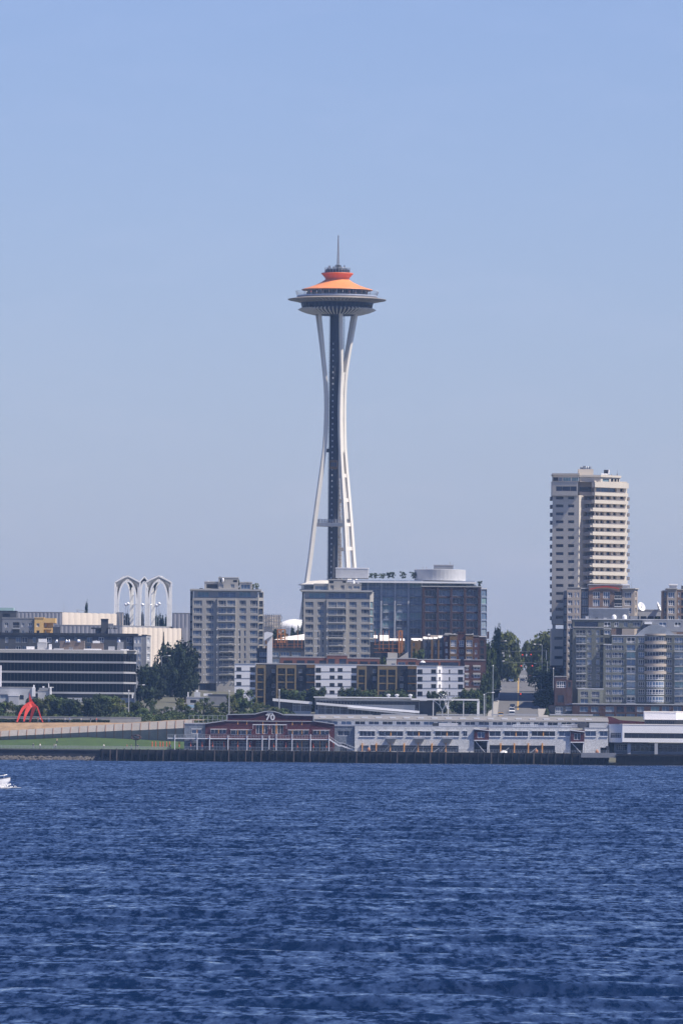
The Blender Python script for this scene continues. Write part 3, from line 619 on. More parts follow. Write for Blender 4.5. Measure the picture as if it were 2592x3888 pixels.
def condo_b():
    Y = 2990
    B = Bld("condo_tower", "pale twin condominium tower standing in front of the observation tower's foot", "apartment tower", 1280, Y, "twin condominium towers")
    R = [(2285.5+28.5*i, 2306+28.5*i) for i in range(8)]; up, lo = R[:4], R[4:]
    ops = G([(1159, 1189), (1205, 1229), (1246, 1278), (1280.5, 1312.6), (1326, 1353), (1370.6, 1401.5)], up, 'condo')
    ops += G([(1158, 1188), (1326, 1353), (1369.5, 1401)], lo, 'condo')+G([(1246, 1303)], lo, 'condo3')+G([(1204, 1210), (1222, 1229)], lo, 'slit')
    B.vol([(1152, Y), (1239, Y), (1239.5, Y-.9), (1316, Y-.9), (1316.5, Y), (1404, Y)], 2275, 17, condo, ops, roof=None)
    B.vol([(1156, Y+1.2), (1401, Y+1.2)], 2247, 14, condo, [(1172, 1236, 2252, 2271, 'glassy'), (1247, 1312, 2252, 2271, 'glassy'), (1324, 1392, 2252, 2271, 'glassy')], yb=2275.5, roof=condo_l, over=1.6, rt=.6, name='top_storey')
    B.vol([(1147, Y+3), (1151.8, Y+3)], 2250, 12, dgrey, [(1148, 1151, y0, y1, 'glassy') for y0, y1 in R], name='side_wing', roof=condo_l)
    B.vol([(1404.2, Y+.6), (1418, Y+3)], 2252, 11, condo, [(1405, 1416.5, y0, y1+3, 'glassy') for y0, y1 in R], name='side_wing', roof=condo_l)
    for y0, y1 in R: balcony(B, 1404.5, 1419, y1+5, Y+1.2, 1.2)
    for y0, y1 in lo: balcony(B, 1248, 1301, y1+2, Y-.9, .9)
    for y0, y1 in up: balcony(B, 1246, 1312, y1+1, Y-.9, .5, rail=False)
    B.vol([(1246, Y+3), (1317, Y+3)], 2202.5, 8, condo, [(1254, 1267, 2222, 2239, 'condo2'), (1293, 1307, 2222, 2239, 'condo2'), (1300, 1313, 2207, 2213, 'open'), (1250, 1266, 2206, 2215, 'open')], yb=2247, name='penthouse', roof=condo_l)
    B.vol([(1191, Y+4), (1245.5, Y+4)], 2219, 8, condo, [(1194, 1242, 2225, 2240, 'glassy')], yb=2247, name='penthouse', roof=condo_l)
    B.vol([(1317.5, Y+4), (1371, Y+4)], 2219, 8, condo, [(1321, 1336, 2225, 2238, 'condo2'), (1341, 1366, 2225, 2238, 'condo2')], yb=2247, name='penthouse', roof=condo_l)
    rooftop(B, [(1358, 1362, 2209, 2219, white, 'vent', 5), (1327, 1335, 2214, 2219, conc, 'vent', 5)], Y)
    b = MB(); p = W(1342, 2213, Y+5); b.lathe([(.0, .3), (.6, .1), (1.0, -.2)], 12, (0, 0, 0)); M = Matrix.Translation(p)@Matrix.Rotation(math.radians(80), 4, 'X')@Matrix.Scale(.5, 4, (1, 0, 0)); b.v = [tuple(M@Vector(v)) for v in b.v]; b.build("satellite_dish", white, B.root)
    b = MB()
    for y0, y1 in R[3:]:
        for x in (1196, 1203, 1240, 1253, 1275, 1298, 1309, 1360):
            p = W(x, y1+5, Y-1.0); b = MB(); b.box(p.x-.16, p.x+.16, p.y-.25, p.y+.1, p.z-.16, p.z+.16); b.build("facade_lamp", white, B.root)
    B.done()
condo_a(); condo_b()

# ---------------------------------------------------------------- blue glass slab with brick wing
def glass_block():
    Y = 3060
    B = Bld("glass_apartment_block", "wide blue glass apartment block with a thin white roof slab behind the pale twin", "apartment block", 1500, Y)
    fl = [(2238+29.7*i, 2264+29.7*i) for i in range(8)]; cols = [(1402, 1442), (1452, 1494), (1504, 1545), (1555, 1598)]; hb = mat("blue_grey_panel", (.14, .18, .27), .6, .08)
    ops = [(a, c, 2207+.5*i, 2233, 'cw') for i, (a, c) in enumerate(cols)]+G(cols, fl, 'cw')+G([(1290, 1340), (1346, 1392)], [(2205, 2232)], 'cw')
    B.vol([(1276, Y), (1604, Y)], 2203, 18, hb, ops, roof=None)
    b = MB()
    for x in (1396, 1447, 1499, 1550, 1601): p = W(x, 2300, Y-.5); b.box(p.x-.3, p.x+.3, Y-.6, Y-.02, tz(Y), W(x, 2205, Y).z)
    b.build("pilaster", lgrey, B.root)
    for a, c in cols[1:]:
        for i, (y0, y1) in enumerate(fl):
            if (i+int(a)) % 3 != 0: balcony(B, a+2, a+20, y1+1, Y, .8, slabm=lgrey)
    B.vol([(1604.3, Y+2), (1800, Y+2)], 2206, 14, hb, [(a, a+32, 2211, 2226, 'cw') for a in (1610, 1640, 1678, 1715, 1735, 1762)], roof=None, yb=2240, name='top_storey')
    a, c = W(1275, 2198, Y), W(1807, 2198, Y); z0, z1 = W(1275, 2201, Y).z, W(1275, 2196, Y).z
    b = MB(); zr = z1-.6; b.box(a.x, c.x, Y-2.4, Y+17, z0-1.1, z1-.9); b.build("roof_slab", white, B.root)
    B.vol([(1274, Y+3), (1397, Y+3), (1399, Y+7)], 2159.5, 12, lgrey, [], yb=2196, name='roof_plant_room', roof=white)
    zc = W(1670, 2196, Y+8).z; p = W(1670, 2164, Y+9); b = MB(); R_ = 98/9.8
    b.lathe([(R_, zc-1), (R_, p.z), (R_-.3, p.z+.1), (0, p.z+.1)], 40, (p.x, Y+9.5, 0)); b.build("round_plant_room", lgrey, B.root)
    B.vol([(1647, Y+4), (1720, Y+4)], 2147.5, 6, mgrey, [], yb=2168, name='roof_plant_room', roof=lgrey)
    rooftop(B, [(1706, 1709, 2134, 2147, lgrey, 'vent', 5), (1603.5, 1606, 2152, 2166, lgrey, 'vent', 5), (1617, 1620, 2154, 2166, lgrey, 'vent', 5)], Y)
    # brick wing
    Yb = Y-3
    xs = [(1613, 1656), (1665, 1708), (1717, 1759), (1769, 1812)]
    ops = G(xs, [(2240+29.6*i, 2264+29.6*i) for i in range(7)], 'brick3')
    B.vol([(1602, Yb), (1825, Yb)], 2229, 14, brickb, ops, name='brick_wall', roof=condo_l, over=.5, reveal=.6)
    b = MB()
    for x in (1607, 1661, 1712.5, 1764, 1818.5): p = W(x, 2300, Yb); b.box(p.x-.42, p.x+.42, Yb-.45, Yb-.02, tz(Y), W(x, 2232, Yb).z)
    b.build("brick_pier", brickb, B.root)
    B.vol([(1826, Y+1), (1848, Y+3)], 2237, 12, hb, [(1828, 1847, 2240+29.6*i, 2264+29.6*i, 'epale') for i in range(7)], name='glass_wing', roof=lgrey)
    b = MB(); q = W(1849, 2396, Y); b.box(q.x, q.x+.8, Y+3.5, Y+5, W(1849, 2425, Y).z, W(1849, 2398, Y).z); b.build("sign_panel", brickb, B.root)
    B.done()
glass_block()

# ---------------------------------------------------------------- beige concrete tower
def beige_tower():
    Y = 2960
    B = Bld("concrete_tower", "tall beige concrete tower with stacked balconies rising over the right side", "apartment tower", 2240, Y)
    R = [(1884.5+30.25*i, 1896.5+30.25*i) for i in range(22)]
    Yr = Y+13  # right end of the lit face lies deeper
    lops = G([(2109, 2138), (2155, 2179)], R[:16], 'tower')
    lops += [(2105, 2135, 2411, 2425, 'tower'), (2105, 2135, 2447, 2461, 'tower'), (2105, 2135, 2483, 2497, 'tower')]
    B.vol([(2097, Y+2.4), (2198, Y)], 1880, 22, beige, lops, roof=None, back=(2103, 2300), zb=W(2097, 2370, Y).z)
    # open storey with its corner post, then the lower block
    b = MB(); zq, zp = W(2097, 2370, Y).z, W(2097, 2391, Y).z; a = W(2094, 2370, Y).x
    b.box(a+.3, a+1.5, Y+2.6, Y+4, zp, zq); b.box(a+8, a+9.6, Y+6, Y+9, zp, zq); b.build("corner_post", beige, B.root)
    B.vol([(2093, Y+1.6), (2140, Y+.5)], 2391, 18, beige, [(2103, 2136, 2418, 2430, 'tower'), (2103, 2136, 2454, 2466, 'tower'), (2103, 2136, 2491, 2503, 'tower')], yb=2527, name='wall', roof=beige)
    B.vol([(2092, Y+1.7), (2140, Y+.6)], 2527.3, 18, brickb, [], name='brick_base', roof=None)
    # crown block and top storey
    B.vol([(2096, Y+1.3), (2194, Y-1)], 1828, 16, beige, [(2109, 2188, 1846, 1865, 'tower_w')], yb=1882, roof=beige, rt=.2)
    B.vol([(2099, Y+3.2), (2196, Y+1)], 1804, 14, beige, [(2099, 2119, 1812, 1827, 'open'), (2120, 2134, 1812, 1827, 'glassy'), (2136, 2166, 1812, 1827, 'glassy'), (2169, 2195, 1812, 1827, 'glassy')], yb=1829, name='top_storey', roof=beige, over=.6, rt=.7)
    # recessed balcony bay
    YC = Y+5.5
    B.vol([(2196, YC), (2256, YC+.5)], 1830, 20, beige_shade, [(2200, 2227, y0-1, y1+12, 'tower') for y0, y1 in R[:13]]+[(2230, 2244, y0-1, y1, 'tower') for y0, y1 in R[:13]]+[(2199, 2245, 1848, 1866, 'tower')], name='bay_wall', roof=beige, reveal=.5)
    for i, (y0, y1) in enumerate(R[:13]): balcony(B, 2198, 2250, y1+14, YC-.02, 1.9, slabm=beige, railm=beige_shade, h=1.15, solid=True)
    balcony(B, 2198, 2250, 1881, YC-.02, 1.9, slabm=beige, railm=beige_shade, h=1.15, solid=True)
    # sunlit right face: solid balcony bands before deep-set windows
    pA, pB = W(2253.5, 1850, Y+.2), W(2378, 1850, Yr); d = (pB.xy-pA.xy); L = d.length; d /= L
    cols = [(2261, 2272), (2278, 2291), (2301, 2318), (2327, 2339), (2353, 2368)]
    P0, P1 = (2256, Y+1.2), (2380, Yr+.6)
    ops = G(cols, R[:13], 'tower')+[(2262, 2340, 1851, 1868, 'tower_w'), (2353, 2367, 1851, 1868, 'tower')]
    B.vol([P0, P1], 1829, 12, beige, ops, roof=beige, rt=.2, back=(2262, 2372), reveal=.8)
    for i in range(13):
        y0 = 1897.5+30.25*i; z1, z0 = W(2256, y0, Y).z, W(2256, y0+13.5, Y).z; b = MB()
        b.obox(pA.xy, d, -1.3 if i else -.4, L, -.9, .6, z0, z1)
        b.build("balcony_band", beige, B.root)
        if i:
            b = MB(); b.obox(pA.xy, d, -2.6, -1.31, -.75, -.55, z0+.2, z0+.55); b.build("balcony_band", beige, B.root)
    b = MB(); z1, z0 = W(2256, 1868.5, Y).z, W(2256, 1881, Y).z; b.obox(pA.xy, d, -.3, L, -.9, .6, z0, z1); b.build("balcony_band", beige, B.root)
    b = MB(); z1, z0 = W(2256, 1829.5, Y).z, W(2256, 1849.5, Y).z; b.obox(pA.xy, d, -.3, L+.2, -.9, .9, z0, z1); b.build("fascia", beige, B.root)
    # narrow balconies seen edge-on along both far sides
    for i in range(22):
        y0 = 1893+30.25*i
        if y0 > 2370: break
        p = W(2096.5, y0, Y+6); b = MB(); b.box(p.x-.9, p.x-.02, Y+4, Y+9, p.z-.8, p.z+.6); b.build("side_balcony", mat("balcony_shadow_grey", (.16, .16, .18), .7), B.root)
        if i < 13: p = W(2381, y0+6, Yr+2); b = MB(); b.box(p.x, p.x+.8, Yr+1.2, Yr+6, p.z-.1, p.z+1.1); b.build("side_balcony", mat("balcony_rail_grey", (.3, .28, .28), .7), B.root)
    # roof storey on the right and the plant
    B.vol([(2200, Y+2), (2280, Y+2), (2352, Y+9)], 1812, 8, beige, [(2287, 2312, 1817, 1829, 'glassy'), (2318, 2328, 1817, 1829, 'open'), (2331, 2340, 1817, 1829, 'open'), (2343, 2349, 1817, 1829, 'open')], yb=1830, name='top_storey', roof=beige, over=.6, rt=.8)
    B.vol([(2195, Y+6), (2252, Y+6)], 1781, 7, beige, [], yb=1806, name='plant_room', roof=None)
    b = MB(); p = W(2222, 1781, Y+8)
    for k in range(5): q = W(2207+8*k, 1781, Y+8); b.lathe([(.55, -.1), (.55, random.uniform(.6, 1)), (.2, 1.0)], 8, q)
    b.box(p.x-.9, p.x+.1, Y+7, Y+9, p.z+.004, p.z+1.2); b.build("cooling_fan", metal, B.root)
    B.box(2292, 2311, 1784, 1805, Y+8, 2.2, dark, 'tank')
    b = MB(); pa, pb, pc = W(2282, 1801, Y+7.6), W(2309, 1801, Y+7.6), W(2311, 1783, Y+7.6); b.tube([pa, pb], .28, 8); b.tube([pb, pc], .28, 8); b.build("pipe", white, B.root)
    rooftop(B, [(2318, 2323, 1801, 1806, conc, 'vent', 9), (2340, 2345, 1799, 1806, metal, 'vent', 9), (2342.3, 2343.3, 1785, 1799, metal, 'aerial', 9), (2146, 2146.8, 1794, 1804, metal, 'aerial', 5)], Y)
    B.done()
beige_tower()

# ---------------------------------------------------------------- condominiums on the right
def brown_beige():
    Y = 2860
    B = Bld("condo_block", "beige and brown condominium block with a red arched cornice before the concrete tower", "apartment block", 2280, Y)
    R = [(2249+29.6*i, 2268+29.6*i) for i in range(12)]
    B.vol([(2152, Y), (2205, Y)], 2233, 105, tan, G([(2155, 2172)], R, 'whitew')+G([(2180, 2186), (2190, 2198)], R[:4], 'whitew'), back=(2154, 2205))  # unseen rear length added so its shadow falls across the street
    B.vol([(2139, Y+2), (2151.7, Y+2)], 2246, 102, dgrey, [(2140.5, 2150.5, y0-3, y1+3, 'cw') for y0, y1 in R], name='glass_bay', roof=lgrey, back=(2142, 2152))  # likewise lengthened out of view to shade the street
    B.vol([(2205.3, Y+1.5), (2234, Y+1.5)], 2236, 14, dgrey, [(2207.5, 2231, y0-3, y1+3, 'cw') for y0, y1 in R[:5]], name='glass_bay', roof=lgrey)
    B.vol([(2234.3, Y), (2361.7, Y)], 2222, 16, mat("brown_render", (.2, .14, .115), .8), [(2250, 2276, y0-2, y1+4, 'darkw') for y0, y1 in R[:2]]+[(2289, 2314, y0-2, y1+4, 'darkw') for y0, y1 in R[:2]]+[(2332, 2359, y0-2, y1+5, 'bal') for y0, y1 in R[:2]]+G([(2250, 2276), (2289, 2314)], R[2:4], 'darkw'), name='brown_wall', roof=lgrey)
    for y0, y1 in R[:2]: balcony(B, 2331, 2360, y1+5, Y, 1.2, slabm=white, railm=white)
    b = MB()
    pts = [W(2240+10*k, 2241-13*math.sin(math.pi*(.08+.84*k/11.5)), Y-.4) for k in range(12)]
    for p, q in zip(pts, pts[1:]): b.bar(p, q, .35)
    b.build("red_arch_trim", reds, B.root)
    B.vol([(2362, Y-.8), (2409, Y-.8), (2420, Y+3)], 2237, 15, tan, [(2370.5, 2396, y0, y1+2, 'darkw') for y0, y1 in R[:4]]+[(2411, 2416, y0, y1, 'slit') for y0, y1 in R[:4]], roof=condo_l, over=.8)
    B.box(2360, 2386, 2222, 2236, Y+4, 4, lgrey, 'roof_unit'); B.box(2358, 2388, 2217.5, 2222, Y+3.6, 5, white, 'roof_unit_cover')
    rooftop(B, [(2396.4, 2397.3, 2212, 2237, metal, 'aerial', 4), (2335, 2356, 2222, 2226, lgrey, 'vent', 1)], Y)
    B.done()
    D = Bld("condo_block", "beige condominium corner cut by the right photo edge beside the satellite dishes", "apartment block", 2560, Y)
    D.vol([(2516, Y), (2531, Y-1)], 2245, 15, mat("brown_render", None), [(2519, 2528, y0, y1, 'slit') for y0, y1 in R[:4]], name='brown_wall', roof=condo_l, over=.6)
    D.vol([(2531.4, Y-1), (2569, Y-1)], 2237, 15, tan, [(2536, 2560, y0, y1+2, 'darkw') for y0, y1 in R[:4]], roof=condo_l, over=.6)
    D.vol([(2569.4, Y), (2680, Y)], 2241, 15, mat("brown_render", None), [(2573, 2582, y0, y1, 'whitew') for y0, y1 in R[:4]]+[(2585, 2620, y0, y1+3, 'bal') for y0, y1 in R[:4]], name='brown_wall', roof=condo_l)
    D.box(2542, 2569, 2222, 2237, Y+4, 4, lgrey, 'roof_unit'); D.box(2539, 2572, 2217.5, 2222, Y+3.6, 5, white, 'roof_unit_cover')
    rooftop(D, [(2586, 2600, 2224, 2240, dgrey, 'vent', 3)], Y)
    D.done()
    E = Bld("low_grey_building", "low pale grey building carrying two white satellite dishes", "office building", 2467, 2900)
    E.vol([(2395, 2900), (2535, 2900)], 2318, 18, lgrey, [(2404+i*27, 2426+i*27, 2340, 2352, 'dark') for i in range(4)], roof=lgrey)
    E.done()
    for px, py, r_, tilt, lb in ((2434, 2304, 1.75, .75, "large white satellite dish turned half toward the bay"), (2500, 2303, 1.75, 1.35, "white satellite dish seen nearly edge-on beside the beige corner")):
        p = W(px, py, 2898); z0 = W(px, 2318, 2898).z+.35; t = thing("satellite_dish", lb, "satellite dish", (p.x, 2898, z0), 0, "satellite dishes on the low grey roof")
        b = MB(); b.lathe([(0, -.5), (r_*.5, -.36), (r_*.85, -.05), (r_, .2), (r_*.97, .22), (r_*.8, 0), (0, -.42)], 24); b.bar((0, 0, -.4), (0, 0, .9), .12); b.bar((r_*.8, 0, .05), (0, 0, .9), .06); b.bar((-r_*.8, 0, .05), (0, 0, .9), .06)
        M = Matrix.Translation(p)@Matrix.Rotation(tilt, 4, 'Z')@Matrix.Rotation(math.radians(68), 4, 'X'); b.v = [tuple(M@Vector(v)) for v in b.v]; b.build("reflector", white, t, True)
        b = MB(); b.tube([(p.x, 2898.6, z0-.02), (p.x, 2898.3, p.z)], [.25, .18], 8); b.build("mount", metal, t)
brown_beige()
def olive_block():
    Y = 2760
    B = Bld("olive_condo_block", "long olive grey waterfront condominium with a rounded tan balcony stack", "apartment block", 2400, Y)
    R = [(2392+28.2*i, 2412+28.2*i) for i in range(12)]; rw = lambda n0, n1: R[n0:n1]
    # left wing
    B.vol([(2174, Y), (2291, Y)], 2384, 92, olive, G([(2185, 2222)], rw(0, 8), 'ebal')+G([(2229, 2245), (2262, 2275)], rw(0, 8), 'eolive')+[(2278, 2289, y0, y1, 'dark') for y0, y1 in rw(0, 8)], name='wall', back=(2178, 2291))  # rear depth stretched out of view to cast shade on the street
    for y0, y1 in rw(0, 8): balcony(B, 2186, 2224, y1+3, Y, 1.4, slabm=lgrey)
    B.vol([(2166, Y+4), (2173.7, Y+4)], 2388, 12, olive, [(2168, 2172, y0, y1, 'slit') for y0, y1 in R], roof=lgrey)
    B.vol([(2193, Y-3), (2289, Y-3)], 2618, 2.9, olivel, [(2203, 2232, 2626, 2648, 'ewide'), (2245, 2275, 2626, 2648, 'ewide'), (2203, 2232, 2654, 2671, 'epale'), (2245, 2275, 2654, 2671, 'ewide')], yb=2677, name='lower_bay', roof=lgrey)
    # roof storey
    B.vol([(2174, Y+5), (2436, Y+5)], 2354, 12, olive, [(2180, 2270, 2361, 2381, 'dark'), (2292, 2318, 2362, 2381, 'whitew'), (2332, 2348, 2362, 2381, 'whitew'), (2367, 2382, 2362, 2381, 'epale'), (2402, 2432, 2362, 2381, 'ewide')], yb=2386, name='roof_storey', roof=lgrey, over=.6)
    B.vol([(2236, Y+8), (2388, Y+8)], 2312, 8, metal, [], yb=2354, name='plant_screen', roof=lgrey)
    b = MB(); z0, z1 = W(2300, 2353, Y+8).z, W(2300, 2314, Y+8).z; k = 0
    for i in range(50): x = W(2237+3*i, 2330, Y+8).x; b.box(x, x+.1, Y+7.9, Y+7.99, z0, z1)
    b.build("screen_rib", mgrey, B.root)
    B.vol([(2291.3, Y+1.5), (2320, Y+1.5)], 2390, 14, olive, [(2294, 2316, 2394, 2410, 'whitew'), (2294, 2316, 2422, 2442, 'bal')], name='wall', roof=lgrey)
    # centre wing
    B.vol([(2290, Y-2), (2322, Y-2)], 2449, 15, olive, [(2299, 2321, y0+1, y1, 'ewide') for y0, y1 in rw(2, 10)], roof=lgrey)
    B.vol([(2322.2, Y-2), (2455, Y-2)], 2415, 15, olive, [(2325, 2366, R[1][0], R[1][1], 'ewide')]+[(2323.2, 2367, y0+1, y1, 'ewide') for y0, y1 in rw(2, 10)]+[(2378, 2411, y0, y1+2, 'epale' if i % 4 else 'whitew') for i, (y0, y1) in enumerate(rw(1, 10))]+[(2422, 2446, y0, y1, 'eolive') for y0, y1 in rw(1, 10)], roof=lgrey)
    for y0, y1 in rw(2, 10): balcony(B, 2377, 2412, y1+4, Y-2, .7, slabm=lgrey, rail=False)
    # rounded stack
    c = W(2487, 2420, Y-1); R_ = 33/10.86
    zt = W(2487, 2409, Y).z; b = MB(); b.lathe([(R_, tz(Y)-1), (R_, zt), (0, zt+.01)], 28, (c.x, Y-1.2, 0)); b.build("round_bay", olive, B.root)
    for i in range(11):
        y0, y1 = 2419+28.4*i, 2439+28.4*i; z1, z0 = W(2487, y0, Y).z, W(2487, y1, Y).z
        b = MB(); b.lathe([(R_+.06, z0), (R_+.06, z1)], 14, (c.x, Y-1.2, 0), math.pi*1.05, math.pi*1.95); wo = b.build("bay_window", g_n if i < 5 else random.choice([g_b, g_n, g_c]), B.root)
        b = MB()
        for k in range(9):
            a = math.pi*(1.05+.9*k/8); b.bar((c.x+(R_+.1)*math.cos(a), Y-1.2+(R_+.1)*math.sin(a), z0), (c.x+(R_+.1)*math.cos(a), Y-1.2+(R_+.1)*math.sin(a), z1), .13)
        for z in ((z0+z1*.0) , z0+(z1-z0)*.3, z1): b.lathe([(R_+.08, z-.07), (R_+.16, z-.07), (R_+.16, z+.07), (R_+.08, z+.07)], 14, (c.x, Y-1.2, 0), math.pi*1.05, math.pi*1.95)
        fo = b.build("bay_frame", white if i > 3 else lgrey, None, off=B.root.location); fo.location = (0, 0, 0); fo.parent = wo
        if i < 6:
            zb = W(2487, 2407+28.4*i, Y).z; b = MB(); r2 = R_+(.9 if i else .6); h = 1.0 if i else .6
            b.lathe([(R_+.12, zb-h), (r2, zb-h), (r2, zb), (r2-.12, zb), (r2-.12, zb-h+.15), (R_+.12, zb-h+.15)], 26, (c.x, Y-1.2, 0), math.pi*1.0, math.pi*2.0); b.build("curved_balcony", tan, B.root)
    # right wing
    B.vol([(2519, Y-1), (2700, Y-1)], 2413, 16, olive, G([(2525.5, 2550)], rw(1, 11), 'eolive')+[(2560, 2595, y0, y1+2, 'ewide' if i < 2 else 'epale') for i, (y0, y1) in enumerate(rw(1, 11))]+G([(2604, 2630), (2642, 2680)], rw(1, 11), 'eolive'), roof=lgrey)
    for i, (y0, y1) in enumerate(rw(2, 11)): balcony(B, 2559, 2596, y1+4, Y-1, 1.0, slabm=lgrey)
    # barrel roof gable
    b = MB(); n = 18; pts = []
    for k in range(n+1):
        f = k/n; q = W(2414+146*f, 2411-39*math.sin(math.pi*f)**.9, Y+1); pts.append((q.x, q.z))
    b.extrude_y(pts, Y+.5, Y+12); b.build("barrel_roof", metal, B.root)
    B.vol([(2436, Y+6), (2700, Y+6)], 2356, 10, mgrey, [(2500, 2530, 2362, 2380, 'whitew'), (2560, 2585, 2362, 2380, 'whitew')], yb=2400, name='roof_storey', roof=lgrey)
    # brick base
    B.vol([(2172, 2664), (2700, 2664)], 2677, 90, brickb, [(a, a+(28 if i % 2 else 32), 2683, 2704, st) for i, (a, st) in enumerate(((2200, 'epale'), (2243, 'epale'), (2298, 'epale'), (2340, 'dark'), (2377, 'bal'), (2417, 'epale'), (2470, 'epale'), (2512, 'epale'), (2555, 'epale')))]+[(a, a+32, 2711, 2735, 'epale') for a in (2200, 2243, 2298, 2340, 2377, 2417, 2470)], name='brick_base', roof=lgrey)
    for i, x in enumerate((2330, 2370)):
        p = W(x, 2344, Y+6.5); b = MB(); b.lathe([(0, .95), (.5, .8), (.85, .3), (.8, -.6), (.8, -1)], 12, p); b.build("roof_vent", white, B.root, True)
    rooftop(B, [(2446, 2474, 2362, 2370, white, 'roof_unit', 3), (2222, 2234, 2340, 2353, lgrey, 'roof_unit', 6), (2392, 2420, 2340, 2353, mgrey, 'roof_unit', 7), (2290, 2302, 2346, 2353, lgrey, 'roof_unit', 6), (2260, 2270, 2344, 2353, dgrey, 'roof_unit', 6)], Y)
    B.done()
    T = Bld("brick_townhouse", "small brown brick building with a tall white window beside the shaded street", "town house", 2140, Y-10)
    T.vol([(2105, Y-10), (2150, Y-10)], 2571, 14, brickb, [(2112, 2148, 2587, 2612, 'white3'), (2116, 2140, 2640, 2668, 'dark')], name='wall')
    T.vol([(2150.3, Y-9), (2171.5, Y-9)], 2582, 12, brickb, [(2156, 2166, 2590, 2610, 'dark')], name='wall', roof=None)
    T.vol([(2105, 2666), (2171, 2666)], 2680, 80, dgrey, [(2108, 2136, 2684, 2712, 'white3'), (2147, 2179, 2684, 2700, 'white3')], name='shop_front', roof=brickb)
    T.done()
olive_block()

# ---------------------------------------------------------------- row of low blocks in the middle
def low_row():
    Y = 2740
    WL = rows(2534, 15.5, 28.3, 5)
    def white_block(label, xs, yt, ops, extra=None):
        B = Bld("white_apartment_block", label, "apartment block", xs[0][0], Y, "white blocks of the low apartment row")
        B.vol([(x, y) for x, y in xs], yt, 14, whitew, ops, roof=lgrey, rt=.25, reveal=.7)
        b = MB()
        for i in range(4):
            for (xa, Ya), (xb, Yb) in zip(xs, xs[1:]):
                a, c = W(xa, yt+26.5+28*i, Ya), W(xb, yt+26.5+28*i, Yb)
                m_ = (a+c)/2; b.bar(a+Vector((0, -.02, 0)), c+Vector((0, -.02, 0)), .12)
        b.build("shadow_joint", dgrey, B.root)
        B.done()
    white_block("white apartment block beside the left condominium tower's foot", [(891, Y), (971, Y)], 2521.5, G([(897, 916)], rows(2534, 15, 28, 4), 'dark')+G([(948.5, 968.5)], rows(2534, 19.5, 28.2, 4), 'dark'))
    white_block("white apartment block with paired square windows in the middle of the row", [(1196, Y), (1354, Y)], 2524, G([(1198, 1218)], rows(2536, 19, 28.3, 4), 'dark')+G([(1251, 1269.5), (1281.5, 1300)], rows(2537, 15, 28.4, 4), 'dark')+G([(1333, 1353)], rows(2537, 19, 28.4, 4), 'dark'))
    white_block("white apartment block with a sunlit folded corner and slit windows", [(1581, Y), (1660, Y-.5), (1677.5, Y+2.8), (1762, Y+2)], 2531, G([(1583.5, 1603)], rows(2542, 19, 28, 4), 'dark')+G([(1635.5, 1655)], rows(2542, 15, 28, 4), 'dark')+G([(1665, 1672)], rows(2543, 16, 28.2, 4), 'dark')+G([(1703, 1708)], rows(2543, 16, 28.2, 4), 'open')+G([(1737.5, 1757)], rows(2543, 18.5, 28.2, 4), 'dark'))
    # dark links with ochre bay frames
    link_m = MATS['charcoal_panel']
    def link(label, segs, frames, darkbays):
        B = Bld("dark_apartment_block", label, "apartment block", segs[0], Y+2, "dark links of the low apartment row")
        a, c, yt = segs; wins = []
        for x in range(int(a)+8, int(c)-8, 26):
            if not any(f[0]-6 < x < f[1] for f in frames+darkbays): wins += [(x, x+13, 2540+28.3*i, 2556+28.3*i, 'plain' if (x+i) % 3 else 'dark') for i in range(4)]
        B.vol([(a, Y+1.5), (c, Y+1.5)], yt, 12, link_m, wins, roof=lgrey)
        for f0, f1, n in frames:
            p = W(f0, yt+1, Y).x; q = W(f1, yt+1, Y).x; zt = W(f0, yt+2, Y).z; zb = tz(Y)-1; b = MB(); h = (q-p)/n
            b.box(p, q, Y-.8, Y+1.45, zt-1.15, zt)
            for i in range(n+1): x = p+(q-p-.55)*i/n; b.box(x, x+.55, Y-.8, Y+1.45, zb, zt-1.153)
            b.build("bay_frame", ochre, B.root)
            b = MB()
            for i in range(4):
                z = W(f0, yt+13+28.2*(i+1), Y).z; b.box(p+.56, q-.56, Y-.6, Y+1.45, z, z+.42)
            b.build("bay_floor", ochre, B.root)
            for j in range(n):
                for i in range(4):
                    za, zc = W(f0, yt+11+28.2*(i+1), Y).z+.4, W(f0, yt+14+28.2*i, Y).z; x0, x1 = p+(q-p)*j/n+.6, p+(q-p)*(j+1)/n-.1
                    B.w.append((x1-x0-.05, zc-za-.1, Vector((x0, Y+1.4, za)), 0, 'bal'))
                    bb = MB(); bb.box(x0, x1-.06, Y-.55, Y-.5, za+.9, za+.96)
                    for k in range(7): xx = x0+(x1-x0-.12)*k/6; bb.box(xx, xx+.04, Y-.55, Y-.5, za, za+.897)
                    bb.build("railing", dark, B.root)
        for f0, f1 in darkbays:
            b = MB(); p, q = W(f0, yt+1, Y).x, W(f1, yt+1, Y).x; b.box(p, q, Y-.4, Y+1.4, W(f0, yt+13, Y).z, W(f0, yt+2, Y).z)
            for i in range(4): z = W(f0, yt+13+28.2*(i+1), Y).z; b.box(p, q, Y-.4, Y+1.4, z, z+.3)
            b.build("bay_floor", ochred, B.root)
            for i in range(4):
                za, zc = W(f0, yt+11+28.2*(i+1), Y).z+.3, W(f0, yt+14+28.2*i, Y).z; B.w.append((q-p-.2, zc-za-.1, Vector((p+.1, Y+1.4, za)), 0, 'bal'))
        B.done()
    link("dark grey block with a single ochre balcony bay and one double ochre frame", (971.3, 1195.7, 2523), [(971.6, 1008.5, 1), (1049, 1124.5, 2)], [(1163, 1195)])
    link("dark grey block between the two right white blocks, framed in ochre", (1354.3, 1580.7, 2528), [(1355, 1391.5, 1), (1433, 1507, 2)], [(1547, 1580)])
